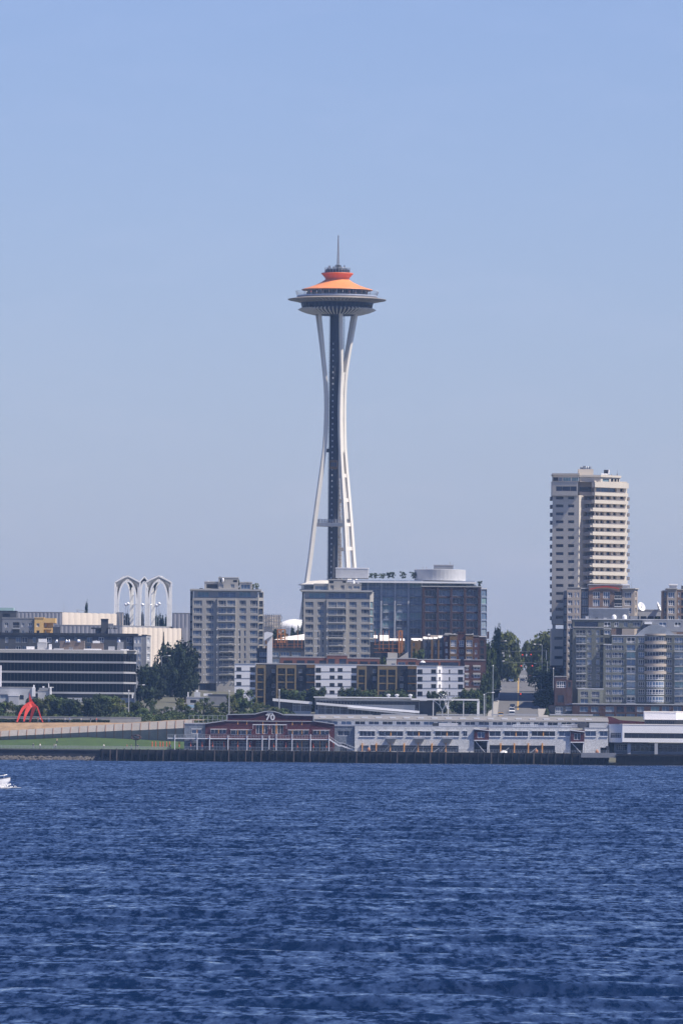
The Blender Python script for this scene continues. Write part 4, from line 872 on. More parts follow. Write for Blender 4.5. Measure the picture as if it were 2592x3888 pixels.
    # terracotta penthouse storey set back
    B = Bld("terracotta_upper_block", "terracotta penthouse storey set back above the white and dark row", "apartment block", 1300, Y+14)
    Yt = Y+14.5
    B.vol([(1063, Yt), (1240, Yt)], 2497, 10, terra, [(a, c, 2508, 2523, 'dark') for a, c in ((1076, 1110), (1126, 1157), (1165, 1194), (1212, 1238))], name='wall')
    B.vol([(1241, Yt-1), (1318, Yt-1)], 2489, 10, terra, [(1245, 1271, 2502, 2524, 'dark'), (1287, 1314, 2502, 2524, 'dark')], name='wall')
    B.vol([(1318.4, Yt), (1441, Yt)], 2501, 10, terra, [(a, c, 2512, 2527, 'dark') for a, c in ((1322, 1356), (1366, 1396), (1404, 1432))], name='wall')
    B.vol([(1505, Yt), (1582, Yt)], 2502.5, 10, terra, [(1510, 1538, 2514, 2528, 'plain'), (1549, 1577, 2514, 2528, 'dark')], name='wall')
    B.vol([(1582.4, Yt), (1746, Yt)], 2507, 10, terra, [(1590, 1664, 2515, 2530, 'dark'), (1672, 1740, 2515, 2530, 'dark')], name='wall')
    B.vol([(1467, Yt-1.5), (1504.6, Yt-1.5)], 2501.5, 9, condo, [(1485, 1500, 2519, 2527, 'plain')], name='stair_room', roof=condo_l)
    b = MB(); a, c, d = W(1472, 2500, Yt), W(1507, 2479, Yt), W(1510, 2500, Yt)
    b.extrude_y([(a.x, a.z), (W(1509, 2500, Yt).x, a.z), (W(1508, 2480, Yt).x, c.z), (W(1471, 2479, Yt).x, c.z+.1)], Yt+2, Yt+7)
    b.extrude_y([(W(1511, 2500, Yt).x, a.z), (W(1550, 2500, Yt).x, a.z), (W(1549, 2475, Yt).x, W(1549, 2475, Yt).z)], Yt+2.5, Yt+7); b.build("roof_monitor", condo, B.root)
    B.done()
    # brick corner block
    K = Bld("brick_corner_block", "red brick corner block with pale lintels at the end of the low row", "apartment block", 1800, Y)
    K.vol([(1763, Y+3), (1841, Y+3)], 2508, 16, brick, [(1766, 1779, 2533+29.2*i, 2546+29.2*i, 'whitew') for i in range(3)]+[(1797, 1822, 2533+29.2*i, 2546+29.2*i, 'whitew') for i in range(3)], yb=2612, name='wall')
    K.vol([(1763, Y+2.8), (1841, Y+2.8)], 2612.3, 16, tan, [(1810, 1821, 2618, 2634, 'dark')], yb=2644, name='base_wall', roof=None); K.vol([(1763, Y+2.9), (1841, Y+2.9)], 2644.3, 16, brickb, [], name='plinth', roof=None)
    b = MB()
    for i in range(3):
        for a, c in ((1764, 1780), (1795, 1824)):
            p, q = W(a, 2533+29.2*i, Y+3), W(c, 2533+29.2*i, Y+3); b.box(p.x, q.x, Y+2.75, Y+2.99, p.z+.05, p.z+.65)
    b.build("lintel", condo_l, K.root)
    K.done()
    # ochre and brick building uphill
    Yh = 2860
    H = Bld("ochre_brick_block", "brown and ochre apartment block with bright parapets behind the brick corner", "apartment block", 1750, Yh)
    H.vol([(1684, Yh), (1706, Yh)], 2413, 14, brick, [(1690, 1699, 2438+26*i, 2454+26*i, 'whitew') for i in range(3)], name='wall')
    for a, c in ((1707, 1735), (1767, 1796)):
        H.vol([(a, Yh-.9), (c, Yh-.9)], 2411, 14, ochred, [(a+2.5, c-3, 2430, 2456, 'white3'), (a+2.5, c-3, 2466, 2482, 'white3'), (a+2.5, c-3, 2492, 2505, 'white3')], name='ochre_bay', roof=condo_l)
    H.vol([(1735.4, Yh), (1766.6, Yh)], 2403, 14, brick, [(1742, 1760, 2431, 2456, 'whitew'), (1742, 1760, 2467, 2482, 'plain'), (1742, 1760, 2493, 2504, 'plain')], name='wall', roof=brick)
    H.vol([(1796.4, Yh), (1819, Yh)], 2417, 14, brick, [(1802, 1811, 2441+28*i, 2457+28*i, 'whitew') for i in range(3)], name='wall')
    H.vol([(1819.4, Yh+1), (1846, Yh+1)], 2419, 14, brickb, [(1822, 1836, 2432+28*i, 2455+28*i, 'bal') for i in range(3)], name='wall', roof=roofw)
    yts = [(1560, 1605, 2426), (1605.3, 1624, 2420), (1624.3, 1643, 2420), (1643.3, 1662, 2419), (1662.3, 1683.6, 2416)]
    for i, (a, c, yt) in enumerate(yts):
        H.vol([(a, Yh+2-.3*i), (c, Yh+2-.3*i)], yt+7, 14, ochred if i == 0 else dgrey, [(a+6, a+14, 2441+29*k, 2455+29*k, 'plain') for k in range(3)], name='wall', roof=None)
        b = MB(); p, q = W(a+1, yt+7, Yh+2), W(c-1, yt, Yh+2); b.add([(p.x, Yh+2, p.z), (q.x, Yh+2, p.z), (q.x, Yh+9, q.z+.3), (p.x, Yh+9, q.z+.3)], [(0, 1, 2, 3)]); b.add([(p.x, Yh+9, q.z+.3), (q.x, Yh+9, q.z+.3), (q.x, Yh+14, p.z), (p.x, Yh+14, p.z)], [(0, 1, 2, 3)]); b.build("roof", roofw, H.root)
    b = MB()
    for x in (1560, 1588, 1636, 1661): p = W(x, 2430, Yh+1); b.box(p.x, p.x+.7, Yh+.4, Yh+1.2, tz(Yh), p.z)
    b.build("ochre_pier", ochred, H.root)
    rooftop(H, [(1688, 1714, 2404, 2413, condo, 'roof_unit', 5), (1633, 1662, 2412, 2420, tan, 'roof_unit', 7), (1624, 1632, 2407, 2413, white, 'roof_vent', 8), (1721, 1729, 2406, 2411, white, 'roof_vent', 5), (1792, 1797, 2406, 2412, white, 'roof_vent', 5)], Yh)
    H.done()
    # scaffolded building right of the pale tower, and the dark one between the twins
    V = Bld("scaffolded_block", "dark brown block under construction with orange scaffold right of the pale twin", "building site", 1470, 2870)
    V.vol([(1405, 2870), (1513, 2870)], 2437, 16, dark, [], roof=None); V.vol([(1513.3, 2869.5), (1536, 2869.5)], 2434, 16, ochred, [(1525, 1533, 2448, 2456, 'whitew'), (1525, 1533, 2474, 2482, 'whitew')], roof=None)
    b = MB()
    for a, c, y0, y1 in ((1418, 1433, 2411, 2424), (1440, 1477, 2411, 2433), (1477.3, 1536, 2424, 2433)):
        p, q = W(a, y1, 2871), W(c, y0, 2871); b.add([(p.x, 2870.3, p.z), (q.x, 2870.3, p.z), (q.x, 2878, q.z), (p.x, 2878, q.z)], [(0, 1, 2, 3)]); b.add([(p.x, 2878, q.z), (q.x, 2878, q.z), (q.x, 2886, p.z), (p.x, 2886, p.z)], [(0, 1, 2, 3)])
    b.build("roof", roofw, V.root)
    b = MB(); s_ = lambda x, y: W(x, y, 2868)
    for x, y0, y1 in ((1424, 2396, 2450), (1440, 2403, 2470), (1454, 2394, 2470), (1476, 2394, 2470), (1506, 2395, 2445), (1490, 2430, 2480)): b.bar(s_(x, y0), s_(x, y1), .18)
    for x in (1514.5, 1525.5): b.bar(s_(x, 2395), s_(x, 2480), .6)
    for y in (2396, 2417, 2438): b.bar(s_(1514, y), s_(1526, y), .5)
    for y in (2447, 2462, 2477): b.bar(s_(1419, y), s_(1520, y), .12)
    b.build("scaffold", scaff, V.root); V.done()
    D = Bld("dark_site_block", "dark unfinished block with orange scaffold poles between the condominium twins", "building site", 1080, 2880)
    D.vol([(1018, 2880), (1156, 2880)], 2430, 18, dark, [], yb=2468, roof=None); D.vol([(975, 2876), (1156, 2876)], 2466, 20, dgrey, [(a, a+34, 2476+26*i, 2494+26*i, 'cw') for a in (985, 1025, 1065, 1108) for i in range(3)], roof=dark)
    b = MB()
    p, q = W(1035, 2431, 2881), W(1155, 2407, 2881); m = W(1078, 2417, 2881); b.add([(p.x, 2880.5, p.z), (q.x, 2880.5, p.z), (q.x, 2890, q.z), (m.x, 2890, m.z)], [(0, 1, 2, 3)]); b.add([(m.x, 2890, m.z), (q.x, 2890, q.z), (q.x, 2898, p.z), (p.x, 2898, p.z)], [(0, 1, 2, 3)])
    b.build("roof", roofw, D.root)
    b = MB(); s_ = lambda x, y: W(x, y, 2879)
    for x in (1054, 1067, 1082): b.bar(s_(x, 2391), s_(x, 2442), .42)
    for y in (2391, 2408, 2425, 2438): b.bar(s_(1053, y), s_(1083, y), .35)
    for x in (1036, 1045, 1062, 1072, 1090, 1117, 1130, 1146): b.bar(s_(x, random.uniform(2388, 2436)), s_(x, random.uniform(2450, 2468)), .16)
    for y in (2446, 2457): b.bar(s_(1030, y), s_(1150, y), .12)
    b.build("scaffold", scaff, D.root)
    b = MB()
    for y0, y1 in ((2433, 2446), (2453, 2464)): p, q = W(1006, y1, 2877), W(1014, y0, 2877); b.box(p.x, q.x, 2876.5, 2877.6, p.z, q.z)
    b.build("hoarding", orpost, D.root); D.done()
    p = W(1020, 2440, 2872); t = thing("site_hoist", "bulky white wrapped hoist standing at the left condominium tower's right edge", "construction hoist", (p.x, 2872, tz(2872)))
    b = MB(); a, c = W(1014, 2440, 2872), W(1034, 2404, 2872); b.box(a.x, c.x, 2872, 2876, tz(2872), c.z); b.build("mast_cover", whitew, t)
    b = MB(); b.extrude_y([(W(1002, 2420, 2872).x, W(0, 2424, 2872).z), (W(1003, 2403, 2872).x, W(1003, 2403, 2872).z), (W(1015, 2399, 2872).x, W(1015, 2399, 2872).z), (W(1036, 2404, 2872).x, W(1036, 2404, 2872).z), (W(1036, 2412, 2872).x, W(1036, 2412, 2872).z)], 2870, 2871.9); b.build("cover", white, t)
low_row()

# ---------------------------------------------------------------- science halls, dome, left-hand blocks
def pleated(B, x0, x1, yt, yb, Y, m, name, n, dY=0.0, amp=None):
    """wall of shallow vertical pleats"""
    b = B.mb(name, m); zt = (W(x0, yt, Y).z+W(x1, yt, Y).z)/2; zb = W(x0, yb, Y).z if yb else tz(Y)-1
    N = n*6
    for k in range(N):
        f, g = k/N, (k+1)/N
        q = [(W(x0+(x1-x0)*t, yt, Y+dY*t).x, Y+dY*t-(amp or (.4 if dY else .16))*abs(math.sin(math.pi*n*t)), ) for t in (f, g)]
        za = [zt+.2*abs(math.sin(math.pi*n*t))-.2 for t in (f, g)]
        b.quad((q[0][0], q[0][1], zb), (q[1][0], q[1][1], zb), (q[1][0], q[1][1], za[1]), (q[0][0], q[0][1], za[0]))
    return zt, zb
def science():
    Y = 3300
    B = Bld("science_hall", "long pleated hall with a grey shaded front and bright right wall at the far left", "exhibition hall", 260, Y, "pleated science halls")
    B.vol([(60, Y), (236, Y)], 2326, 40, pleat_shade, [], roof=roofg, over=.1, rt=.3, back=(60, 443))
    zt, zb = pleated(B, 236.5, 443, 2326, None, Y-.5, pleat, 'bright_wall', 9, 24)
    pleated(B, 62, 235, 2327, None, Y-.4, pleat_shade, 'shaded_wall', 12)
    b = MB()
    for i in range(6): x = 443+5*i; b.bar(W(x, 2327, Y+24), W(x+(3 if i % 2 else -1), 2420, Y+24), .45); 
    b.bar(W(443, 2327, Y+24), W(469, 2327, Y+24), .4); b.build("lattice_screen", mgrey, B.root); 
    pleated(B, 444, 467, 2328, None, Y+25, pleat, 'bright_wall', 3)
    b = MB(); p = W(242, 2326, Y); b.tube([(p.x, Y+2, p.z), (p.x, Y+2, p.z+4.4)], .07, 5); b.tube([(p.x+6, Y+9, p.z), (p.x+5, Y+9, p.z+1.5), (p.x+9, Y+9, p.z+.8)], .1, 5)
    for x in (10, 22, 60, 61): b.bar(W(232+x, 2326, Y+4), W(232+x, 2318, Y+4), .12)
    b.build("roof_mast", metal, B.root); B.done()
    D = Bld("science_hall", "lower pleated hall with a bright cream wall below the white arches", "exhibition hall", 560, Y-40, "pleated science halls")
    Yd = Y-45
    D.vol([(207, Yd), (464, Yd)], 2376, 34, pleat_shade, [], roof=roofg, over=.1, rt=.3, back=(207, 690))
    pleated(D, 464.5, 691, 2382, None, Yd-.5, pleat, 'bright_wall', 12, 22); pleated(D, 209, 463, 2378, None, Yd-.4, pleat_shade, 'shaded_wall', 16)
    D.vol([(691.5, Yd+21), (708, Yd+21)], 2383, 14, pleat_shade, [], name='shaded_wall', roof=None)
    D.done()
    E = Bld("science_hall", "tall shaded pleated hall partly hidden behind the left condominium tower", "exhibition hall", 690, Y-20, "pleated science halls")
    E.vol([(654, Y-18), (760, Y-18)], 2330, 30, pleat_shade, [], roof=roofg, over=.1, rt=.3); pleated(E, 654.5, 760, 2331, None, Y-18.5, pleat_shade, 'shaded_wall', 7); E.done()
    H = Bld("lattice_hall", "small cream hall wrapped in thin dark lattice between the condominium twins", "exhibition hall", 1035, Y)
    pleated(H, 1000, 1066, 2335, None, Y+30, pleat, 'bright_wall', 7); H.vol([(1000, Y+30.2), (1065, Y+30.2)], 2336, 14, pleat_shade, [], name='side_wall', roof=None)
    b = MB()
    for i in range(9):
        x = 1000+8*i; b.bar(W(x, 2331, Y+28.5), W(x, 2400, Y+28.5), .3)
        for k in range(3): b.bar(W(x, 2335+22*k, Y+28.4), W(x+8, 2346+22*k, Y+28.4), .22); b.bar(W(x+8, 2346+22*k, Y+28.4), W(x, 2357+22*k, Y+28.4), .22)
    b.build("lattice_screen", mgrey, H.root); H.done()
    p = W(1122, 2385, Y+40); t = thing("white_dome", "low white ribbed dome between the condominium twins", "dome", (p.x, Y+40, p.z-4)); Rr = 68/8.97
    b = MB(); b.lathe([(Rr*1.0, -5), (Rr, 0)]+[(Rr*math.cos(a), (34/8.97)*math.sin(a)) for a in np.linspace(0, math.pi/2, 10)], 36, p); b.build("shell", white, t)
    b = MB()
    for k in range(18):
        a = k*2*math.pi/18
        for e, f in zip(np.linspace(0, 1.45, 7), np.linspace(0, 1.45, 7)[1:]): b.bar(Vector(p)+Vector((Rr*1.01*math.cos(e)*math.cos(a), Rr*1.01*math.cos(e)*math.sin(a), 3.83*math.sin(e))), Vector(p)+Vector((Rr*1.01*math.cos(f)*math.cos(a), Rr*1.01*math.cos(f)*math.sin(a), 3.83*math.sin(f))), .12)
    b.build("dome_rib", lgrey, t)
science()
def left_blocks():
    Y = 3080
    B = Bld("grey_yellow_block", "grey apartment block with a yellow right end near the left photo edge", "apartment block", 110, Y)
    B.vol([(9, Y), (130.6, Y)], 2349, 14, mgrey, [(18, 32, 2364, 2382, 'whitew'), (82, 93, 2364, 2381, 'whitew'), (108, 122, 2364, 2381, 'whitew'), (18, 32, 2393, 2409, 'whitew'), (82, 93, 2393, 2409, 'whitew'), (108, 122, 2393, 2409, 'whitew'), (49, 74, 2363, 2384, 'bal'), (49, 74, 2392, 2410, 'bal')])
    B.vol([(131, Y-.8), (166, Y-.8)], 2348, 14, yellow, [(139, 150, 2367, 2381, 'whitew'), (139, 150, 2394, 2409, 'dark')], name='yellow_wall', roof=yellow)
    B.vol([(166.3, Y+2), (200, Y+2)], 2364, 10, yellow, [(170, 177, 2367, 2380, 'whitew'), (170, 177, 2394, 2407, 'whitew')], name='yellow_wall', roof=None)
    B.box(166.3, 211, 2347.5, 2365, Y-.8, 12, yellow, 'yellow_canopy'); B.box(166, 196, 2386, 2390, Y-.6, 5, yellow, 'yellow_canopy')
    balcony(B, 48, 75, 2386, Y, 1.2, slabm=lgrey, railm=lgrey); B.done()
    C2 = Bld("dark_flat_block", "dark flat block with a pale teal roof at the far left edge", "office building", 30, 3180)
    C2.vol([(-90, 3180), (62, 3180)], 2322, 14, dgrey, [(10, 38, 2330, 2344, 'open')], roof=dark); C2.box(-90, 52, 2308, 2321, 3184, 8, tealm, 'teal_roof'); C2.done()
    Y = 2905
    A = Bld("grey_apartment_block", "long dark grey apartment block with a brimmed roof behind the banded office", "apartment block", 300, Y)
    wl = []
    for i, x in enumerate((20, 60, 84, 125, 175, 225, 282, 330, 375, 445, 480)):
        for k in range(3): wl.append((x, x+(20 if i % 3 else 11), 2420+33*k, 2440+33*k, 'plain' if (i*3+k) % 4 else 'whitew'))
    A.vol([(-60, Y), (508, Y)], 2413, 16, dgrey, wl, roof=dark, over=1.4, rt=.9)
    A.vol([(508.3, Y-.6), (537, Y-.6)], 2417, 15, lgrey, [(510.5, 522, y, y+21, 'white3') for y in (2421, 2456, 2484, 2512)]+[(524, 535, y, y+21, 'white3') for y in (2421, 2456, 2484, 2512)], name='pale_wall', roof=dark)
    A.vol([(537.3, Y-.2), (556, Y-.2)], 2413.5, 15, mgrey, [], name='wall', roof=dark)
    A.vol([(556.3, Y), (571, Y+6)], 2416, 8, lgrey, [(558, 569, y, y+21, 'white3') for y in (2421, 2456, 2484, 2512)], name='pale_wall', roof=dark)
    A.box(383, 410, 2353, 2412, Y+4, 5, dgrey, 'chimney_block'); A.box(382, 411, 2350, 2353, Y+3.8, 5.4, dark, 'chimney_cap')
    A.box(200, 228, 2380, 2412, Y+5, 6, dgrey, 'stair_room'); A.box(345, 386, 2383, 2388, Y+3, 6, dark, 'roof_canopy'); A.box(362, 384, 2388, 2412, Y+6, 4, mgrey, 'stair_room'); A.box(409, 446, 2384, 2387, Y+3, 4, dark, 'roof_canopy'); A.box(411, 430, 2368, 2384, Y+5, 3, mgrey, 'stair_room')
    b = MB()
    for dx in (0, 6): b.bar(W(418+dx, 2378, Y+2), W(431+dx, 2412, Y+2), .2)
    b.build("ladder", lgrey, A.root)
    A.done()
    Y = 2800
    O = Bld("banded_office", "low dark glass office with four white horizontal bands at the left", "office building", 260, Y)
    lv = [2477, 2516, 2554.5, 2593.5, 2633]
    zs = [W(470, y, Y).z for y in lv]; x0, x1 = W(-120, 2516, Y).x, W(470, 2516, Y).x; x2 = W(514, 2516, Y).x
    b = MB(); b.box(x0, x1-.3, Y+1.2, Y+26, tz(Y)-1, zs[0]+.5); b.prism([(x1-.3, Y+1.2), (x2-.3, Y+13), (x2-.3, Y+26), (x1-.3, Y+26)], tz(Y)-1, zs[0]+.5); b.build("core_wall", dark, O.root)
    for i in range(4):
        z1, z0 = zs[i]-.4, zs[i+1]+.4; b = MB().use(dark); d1 = Vector((x2-x1, 12)).normalized()
        b.box(x0, x1, Y+.95, Y+1.15, z0, z1); b.obox((x1, Y+.95), d1, 0, (Vector((x2-x1, 12))).length, 0, .2, z0, z1)
        g = b; go = g.build("window_band", None, O.root); go.data.materials[0] = g_o
        b = MB(); n = 44
        for k in range(n+1): x = x0+(x1-x0)*k/n; b.box(x-.06, x+.06, Y+.8, Y+.948, z0, z1)
        for k in range(6): q = Vector((x1, Y+.95))+d1*(k+.5)*2.6; b.obox(q, d1, 0, .12, -.15, -.002, z0, z1)
        mo = b.build("mullion", mat("bronze_mullion", (.05, .04, .04), .5), None, off=O.root.location); mo.location = (0, 0, 0); mo.parent = go
    for i, z in enumerate(zs):
        h = .34 if i else .5; b = MB(); b.prism([(x0, Y), (x1, Y), (x2+.1, Y+11.4), (x2+.1, Y+12.5), (x1+.2, Y+1.9), (x0, Y+1.9)], z-h, z+h); b.build("white_band", mat("band_grey", (.34, .35, .38), .7, .08) if i else condo_l, O.root)
    b = MB(); b.box(x0, x2, Y+2.5, Y+26, zs[0]+.56, zs[0]+.8); b.build("roof", roofw, O.root)
    its = [(100, 130, 2455, 2474, white, 'roof_unit', 4), (142, 178, 2440, 2470, lgrey, 'roof_unit', 5), (146, 176, 2426, 2441, white, 'roof_hood', 5), (185, 196, 2446, 2472, white, 'roof_unit', 4), (204, 240, 2462, 2474, lgrey, 'roof_unit', 3), (227, 320, 2434, 2470, mat("brown_metal_screen", (.15, .12, .11), .7), 'plant_screen', 8), (262, 276, 2458, 2474, mgrey, 'roof_unit', 3), (346, 392, 2443, 2472, mat("brown_metal_screen", None), 'plant_screen', 6), (352, 378, 2434, 2442, white, 'roof_hood', 6), (280, 310, 2467, 2475, lgrey, 'duct', 2.6), (318, 384, 2464, 2474, white, 'duct', 3), (411, 434, 2455, 2473, lgrey, 'roof_unit', 4), (446, 468, 2438, 2470, mgrey, 'roof_unit', 9), (458, 488, 2466, 2474, white, 'roof_hood', 4), (20, 60, 2466, 2474, lgrey, 'duct', 4)]
    rooftop(O, its, Y)
    b = MB()
    for (x, r_) in ((365, 1.15), (252, .5), (262, .5), (296, .5), (302, .4), (452, .6), (215, .5)): p = W(x, 2440 if x == 365 else 2436, Y+8); b.lathe([(r_, -.3), (r_*.9, .2), (r_*.5, .6), (0, .75)], 10, p)
    b.build("vent_cap", steel, O.root, True)
    # ground-floor podium
    b = MB(); z = W(300, 2650, Y-6).z; b.box(W(255, 2650, Y-6).x, W(515, 2650, Y-6).x, Y-6, Y, tz(Y)-4, z); b.build("podium", lgrey, O.root)
    for i in range(6): B_ = None
    b = MB(); p = W(505, 2640, Y-2); b.box(p.x-.4, p.x+.4, Y-2, Y-1, tz(Y)-2, W(505, 2630, Y-2).z); b.build("column", white, O.root)
    O.done()
    Y = 2705
    P = Bld("pale_workshop", "pale blue grey two-part workshop before the banded office at the left edge", "workshop", 70, Y)
    P.vol([(-60, Y), (124, Y)], 2612, 12, lgrey, [(0, 30, 2637, 2655, 'epale'), (66, 90, 2640, 2657, 'dark')], name='wall'); P.vol([(33, Y-3), (72, Y-3)], 2643, 2.8, lgrey, [], name='porch_wall', roof=white); P.box(121, 133, 2611, 2645, Y-.5, 3, white, 'corner_panel')
    P.vol([(144, Y+2), (189, Y+2)], 2624, 9, lgrey, [], name='wall'); P.box(148, 189, 2612, 2624, Y+3, 6, mgrey, 'roof_unit'); P.box(188.5, 193.5, 2611, 2652, Y+1.5, 6, white, 'corner_panel')
    rooftop(P, [(126, 131, 2601, 2611, white, 'vent', 2), (161, 168, 2606, 2612, white, 'vent', 4), (183.5, 186, 2594, 2612, white, 'aerial', 4), (186, 203, 2609, 2611, white, 'aerial', 3), (-40, 4, 2527, 2612, whitew, 'white_building_edge', 5)], Y)  # last item is a separate white building, not part of the workshop
    P.done()
left_blocks()
# ---------------------------------------------------------------- pier and its sheds
YP = 2503
def zp(py, px=1280): return W(px, py, YP).z
ZD = 3.75        # deck height
def pier():
    t = thing("timber_pier", "dark timber pier on pilings carrying the maroon and grey shed", "pier", (0, YP, 0))
    b = MB(); a, c = W(380, 2870, YP-2).x, W(2312, 2870, YP-2).x
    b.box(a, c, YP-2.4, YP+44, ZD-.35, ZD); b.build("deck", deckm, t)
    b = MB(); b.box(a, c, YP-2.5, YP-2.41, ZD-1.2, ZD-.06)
    b.box(a, c, YP-2.3, YP-2.1, ZD-1.9, ZD-.36); b.box(a, c, YP+3.6, YP+4, -1.5, ZD-.4); b.build("fender_and_shade_board", wood, t)  # last box: added dark backing boards imitate the shade under the deck
    rnd = random.Random(3); x = a+.6; k = 0
    while x < c:
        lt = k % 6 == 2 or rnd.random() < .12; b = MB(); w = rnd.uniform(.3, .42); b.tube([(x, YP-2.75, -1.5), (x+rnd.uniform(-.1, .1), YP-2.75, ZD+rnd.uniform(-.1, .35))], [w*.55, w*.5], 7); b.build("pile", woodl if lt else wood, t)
        x += rnd.uniform(1.9, 2.9); k += 1
    b = MB()
    for k in range(64):
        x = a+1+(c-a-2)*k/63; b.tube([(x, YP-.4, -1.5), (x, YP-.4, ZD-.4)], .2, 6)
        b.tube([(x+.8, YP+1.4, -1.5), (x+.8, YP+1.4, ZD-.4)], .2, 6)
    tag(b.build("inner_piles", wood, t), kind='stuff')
    b = MB(); b.bar((W(700, 2850, YP-2.2).x, YP-2.2, ZD+1.05), (W(1345, 2850, YP-2.2).x, YP-2.2, ZD+1.05), .1)
    x0, x1 = W(700, 2850, YP).x, W(1345, 2850, YP).x; n = 110
    for k in range(n+1): x = x0+(x1-x0)*k/n; b.box(x-.035, x+.035, YP-2.24, YP-2.16, ZD+.004, ZD+(1.0 if k % 5 else 1.15))
    x0, x1 = W(1345, 2850, YP).x, W(2310, 2850, YP).x; n = 90
    for k in range(n+1): x = x0+(x1-x0)*k/n; b.box(x-.04, x+.04, YP-2.24, YP-2.16, ZD+.004, ZD+.9)
    for h in (.5, .95): b.bar((x0, YP-2.2, ZD+h), (x1, YP-2.2, ZD+h), .07)
    b.build("railing", metal, t)
    return t
pier()
def shed():
    B = Bld("pier_shed", "long pier shed with a maroon gabled front reading PIER 70 and grey shingle sides", "pier shed", 1280, YP, z=ZD)
    zb = ZD+.004; Y = YP
    # maroon front
    P = lambda px, py, y=Y: W(px, py, y)
    op = []
    for a, c, y0, y1 in ((799, 859, 2770, 2786), (876, 954, 2773, 2790), (876, 954, 2738, 2751), (972, 1016, 2741, 2787), (1032, 1075, 2742, 2788), (1094, 1172, 2741, 2754), (1094, 1172, 2774, 2790), (1188, 1249, 2774, 2790)):
        op.append((a, c, y0, y1, 'pier'))
    for a, c in ((800, 858), (876, 955), (972, 1016), (1032, 1075), (1094, 1172), (1188, 1250)): op.append((a, c, 2814, 2858, 'shop'))
    B.vol([(780, Y), (1269, Y)], 2749.5, 6, maroon, op, zb=zb, name='maroon_wall', roof=None, reveal=.35)
    b = MB().use(maroon); bl = [P(780, 2749), P(862, 2737), P(862, 2715), P(968, 2713), P(985, 2708), P(1003, 2703.5), P(1022, 2702), P(1041, 2703.5), P(1058, 2708.5), P(1076, 2716), P(1190, 2719), P(1190, 2739), P(1269, 2750.5)]
    poly = [(p.x, p.z) for p in bl]+[(P(1269, 2754).x, P(1269, 2754).z), (P(780, 2754).x, P(780, 2754).z)]
    b.extrude_y([(q[0], q[1]) for q in poly[::-1]], Y-.02, Y+.5); b.build("parapet", None, B.root)
    b = MB()
    for p, q in zip(bl, bl[1:]): b.bar(p+Vector((0, -.1, .1)), q+Vector((0, -.1, .1)), .5, .28, side=(0, 1, 0))
    for x, y0, y1 in ((862, 2715, 2740), (1190, 2719, 2742)): b.bar(P(x, y0, Y-.1), P(x, y1, Y-.1), .25)
    b.bar(P(862, 2737.5, Y-.1), P(1190, 2740, Y-.1), .22)
    b.build("trim", lgrey, B.root)
    # raised lettering of the sign
    def lettering(name, body, px, py, size, bold, sx=1.0):
        cu = bpy.data.curves.new(name, 'FONT'); cu.body = body; cu.size = size; cu.extrude = .07; cu.offset = bold; cu.align_x = 'CENTER'; cu.space_character = 1.05
        o = bpy.data.objects.new(name, cu); C.objects.link(o); dg = bpy.context.evaluated_depsgraph_get(); me = bpy.data.meshes.new_from_object(o.evaluated_get(dg)); bpy.data.objects.remove(o)
        p = P(px, py, Y-.16); me.materials.clear(); me.materials.append(white); q = bpy.data.objects.new(name, me); C.objects.link(q); q.parent = B.root; q.location = p-B.root.location; q.rotation_euler = (math.radians(90), 0, 0); q.scale = (sx, 1, 1)
    lettering("sign_number", "70", 1025.5, 2734.5, 2.55, .055, 1.12)
    lettering("sign_word", "PIER", 1025.5, 2711.5, .72, .02, 1.45)
    # ochre window posts of the maroon front
    b = MB()
    for x, y0, y1 in ((830, 2771, 2786), (903, 2773, 2790), (937, 2773, 2790), (903, 2738, 2751), (937, 2738, 2751), (998, 2741, 2787), (1049, 2742, 2788), (1110, 2741, 2754), (1146, 2741, 2754), (1110, 2774, 2790), (1146, 2774, 2790), (1214, 2774, 2790), (903, 2815, 2856), (1146, 2815, 2856), (1214, 2815, 2856), (748, 2771, 2786)):
        p, q = P(x-1.8, y1), P(x+1.8, y0); b.box(p.x, q.x, Y-.05, Y+.3, p.z, q.z)
    b.build("window_post", orpost, B.root)
    b = MB()
    for x0, x1, y in ((959, 1088, 2752),): 
        b.bar(P(x0, y, Y-1), P(x1, y+.5, Y-1), .25)
        for x in (960, 1023, 1087): b.bar(P(x, y, Y-1), P(x, y+17, Y-.1), .12)
    for a, c, y in ((798, 861, 2769), (874, 956, 2771), (1092, 1174, 2772), (1187, 1252, 2773), (726, 766, 2768), (1920, 1966, 2775)):
        if a < 1900: b.bar(P(a, y, Y-.3), P(c, y, Y-.3), .16, .6)
    b.build("awning_bar", white, B.root)
    # annexes at either side of the front
    B.vol([(700, Y+1), (779, Y+1)], 2750, 12, shingle_shade, [(727, 765, 2771, 2786, 'pier2'), (716, 760, 2822, 2858, 'dark')], zb=zb, name='shaded_annex_wall', roof=lgrey)
    B.vol([(1270, Y+1), (1346, Y+1)], 2758, 12, shingle_shade, [(1281, 1327, 2775, 2795, 'pier2'), (1290, 1315, 2825, 2857, 'dark')], zb=zb, name='shaded_annex_wall', roof=lgrey)
    # grey shingle wings
    def wing(x0, x1, wins, lows, yt=2759):
        ops = [(a, c, 2777, 2796, 'pier' if c-a > 50 else 'pier2') for a, c in wins]+[(a, c, 2831, 2862, st) for a, c, st in lows]
        B.vol([(x0, Y), (x1, Y)], yt, 14, shingle, ops, zb=zb, name='shingle_wall', roof=lgrey, reveal=.5, over=.05, rt=.2)
        b = MB()
        for a, c in wins:
            p, q = P(a-1, 2776.5), P(c+1, 2775); b.box(p.x, q.x, Y-.22, Y-.01, p.z+.06, q.z); p, q = P(a-1, 2798.5), P(c+1, 2797.5); b.box(p.x, q.x, Y-.2, Y-.01, p.z, q.z)
        b.build("window_hood", white, B.root)
        b = MB()
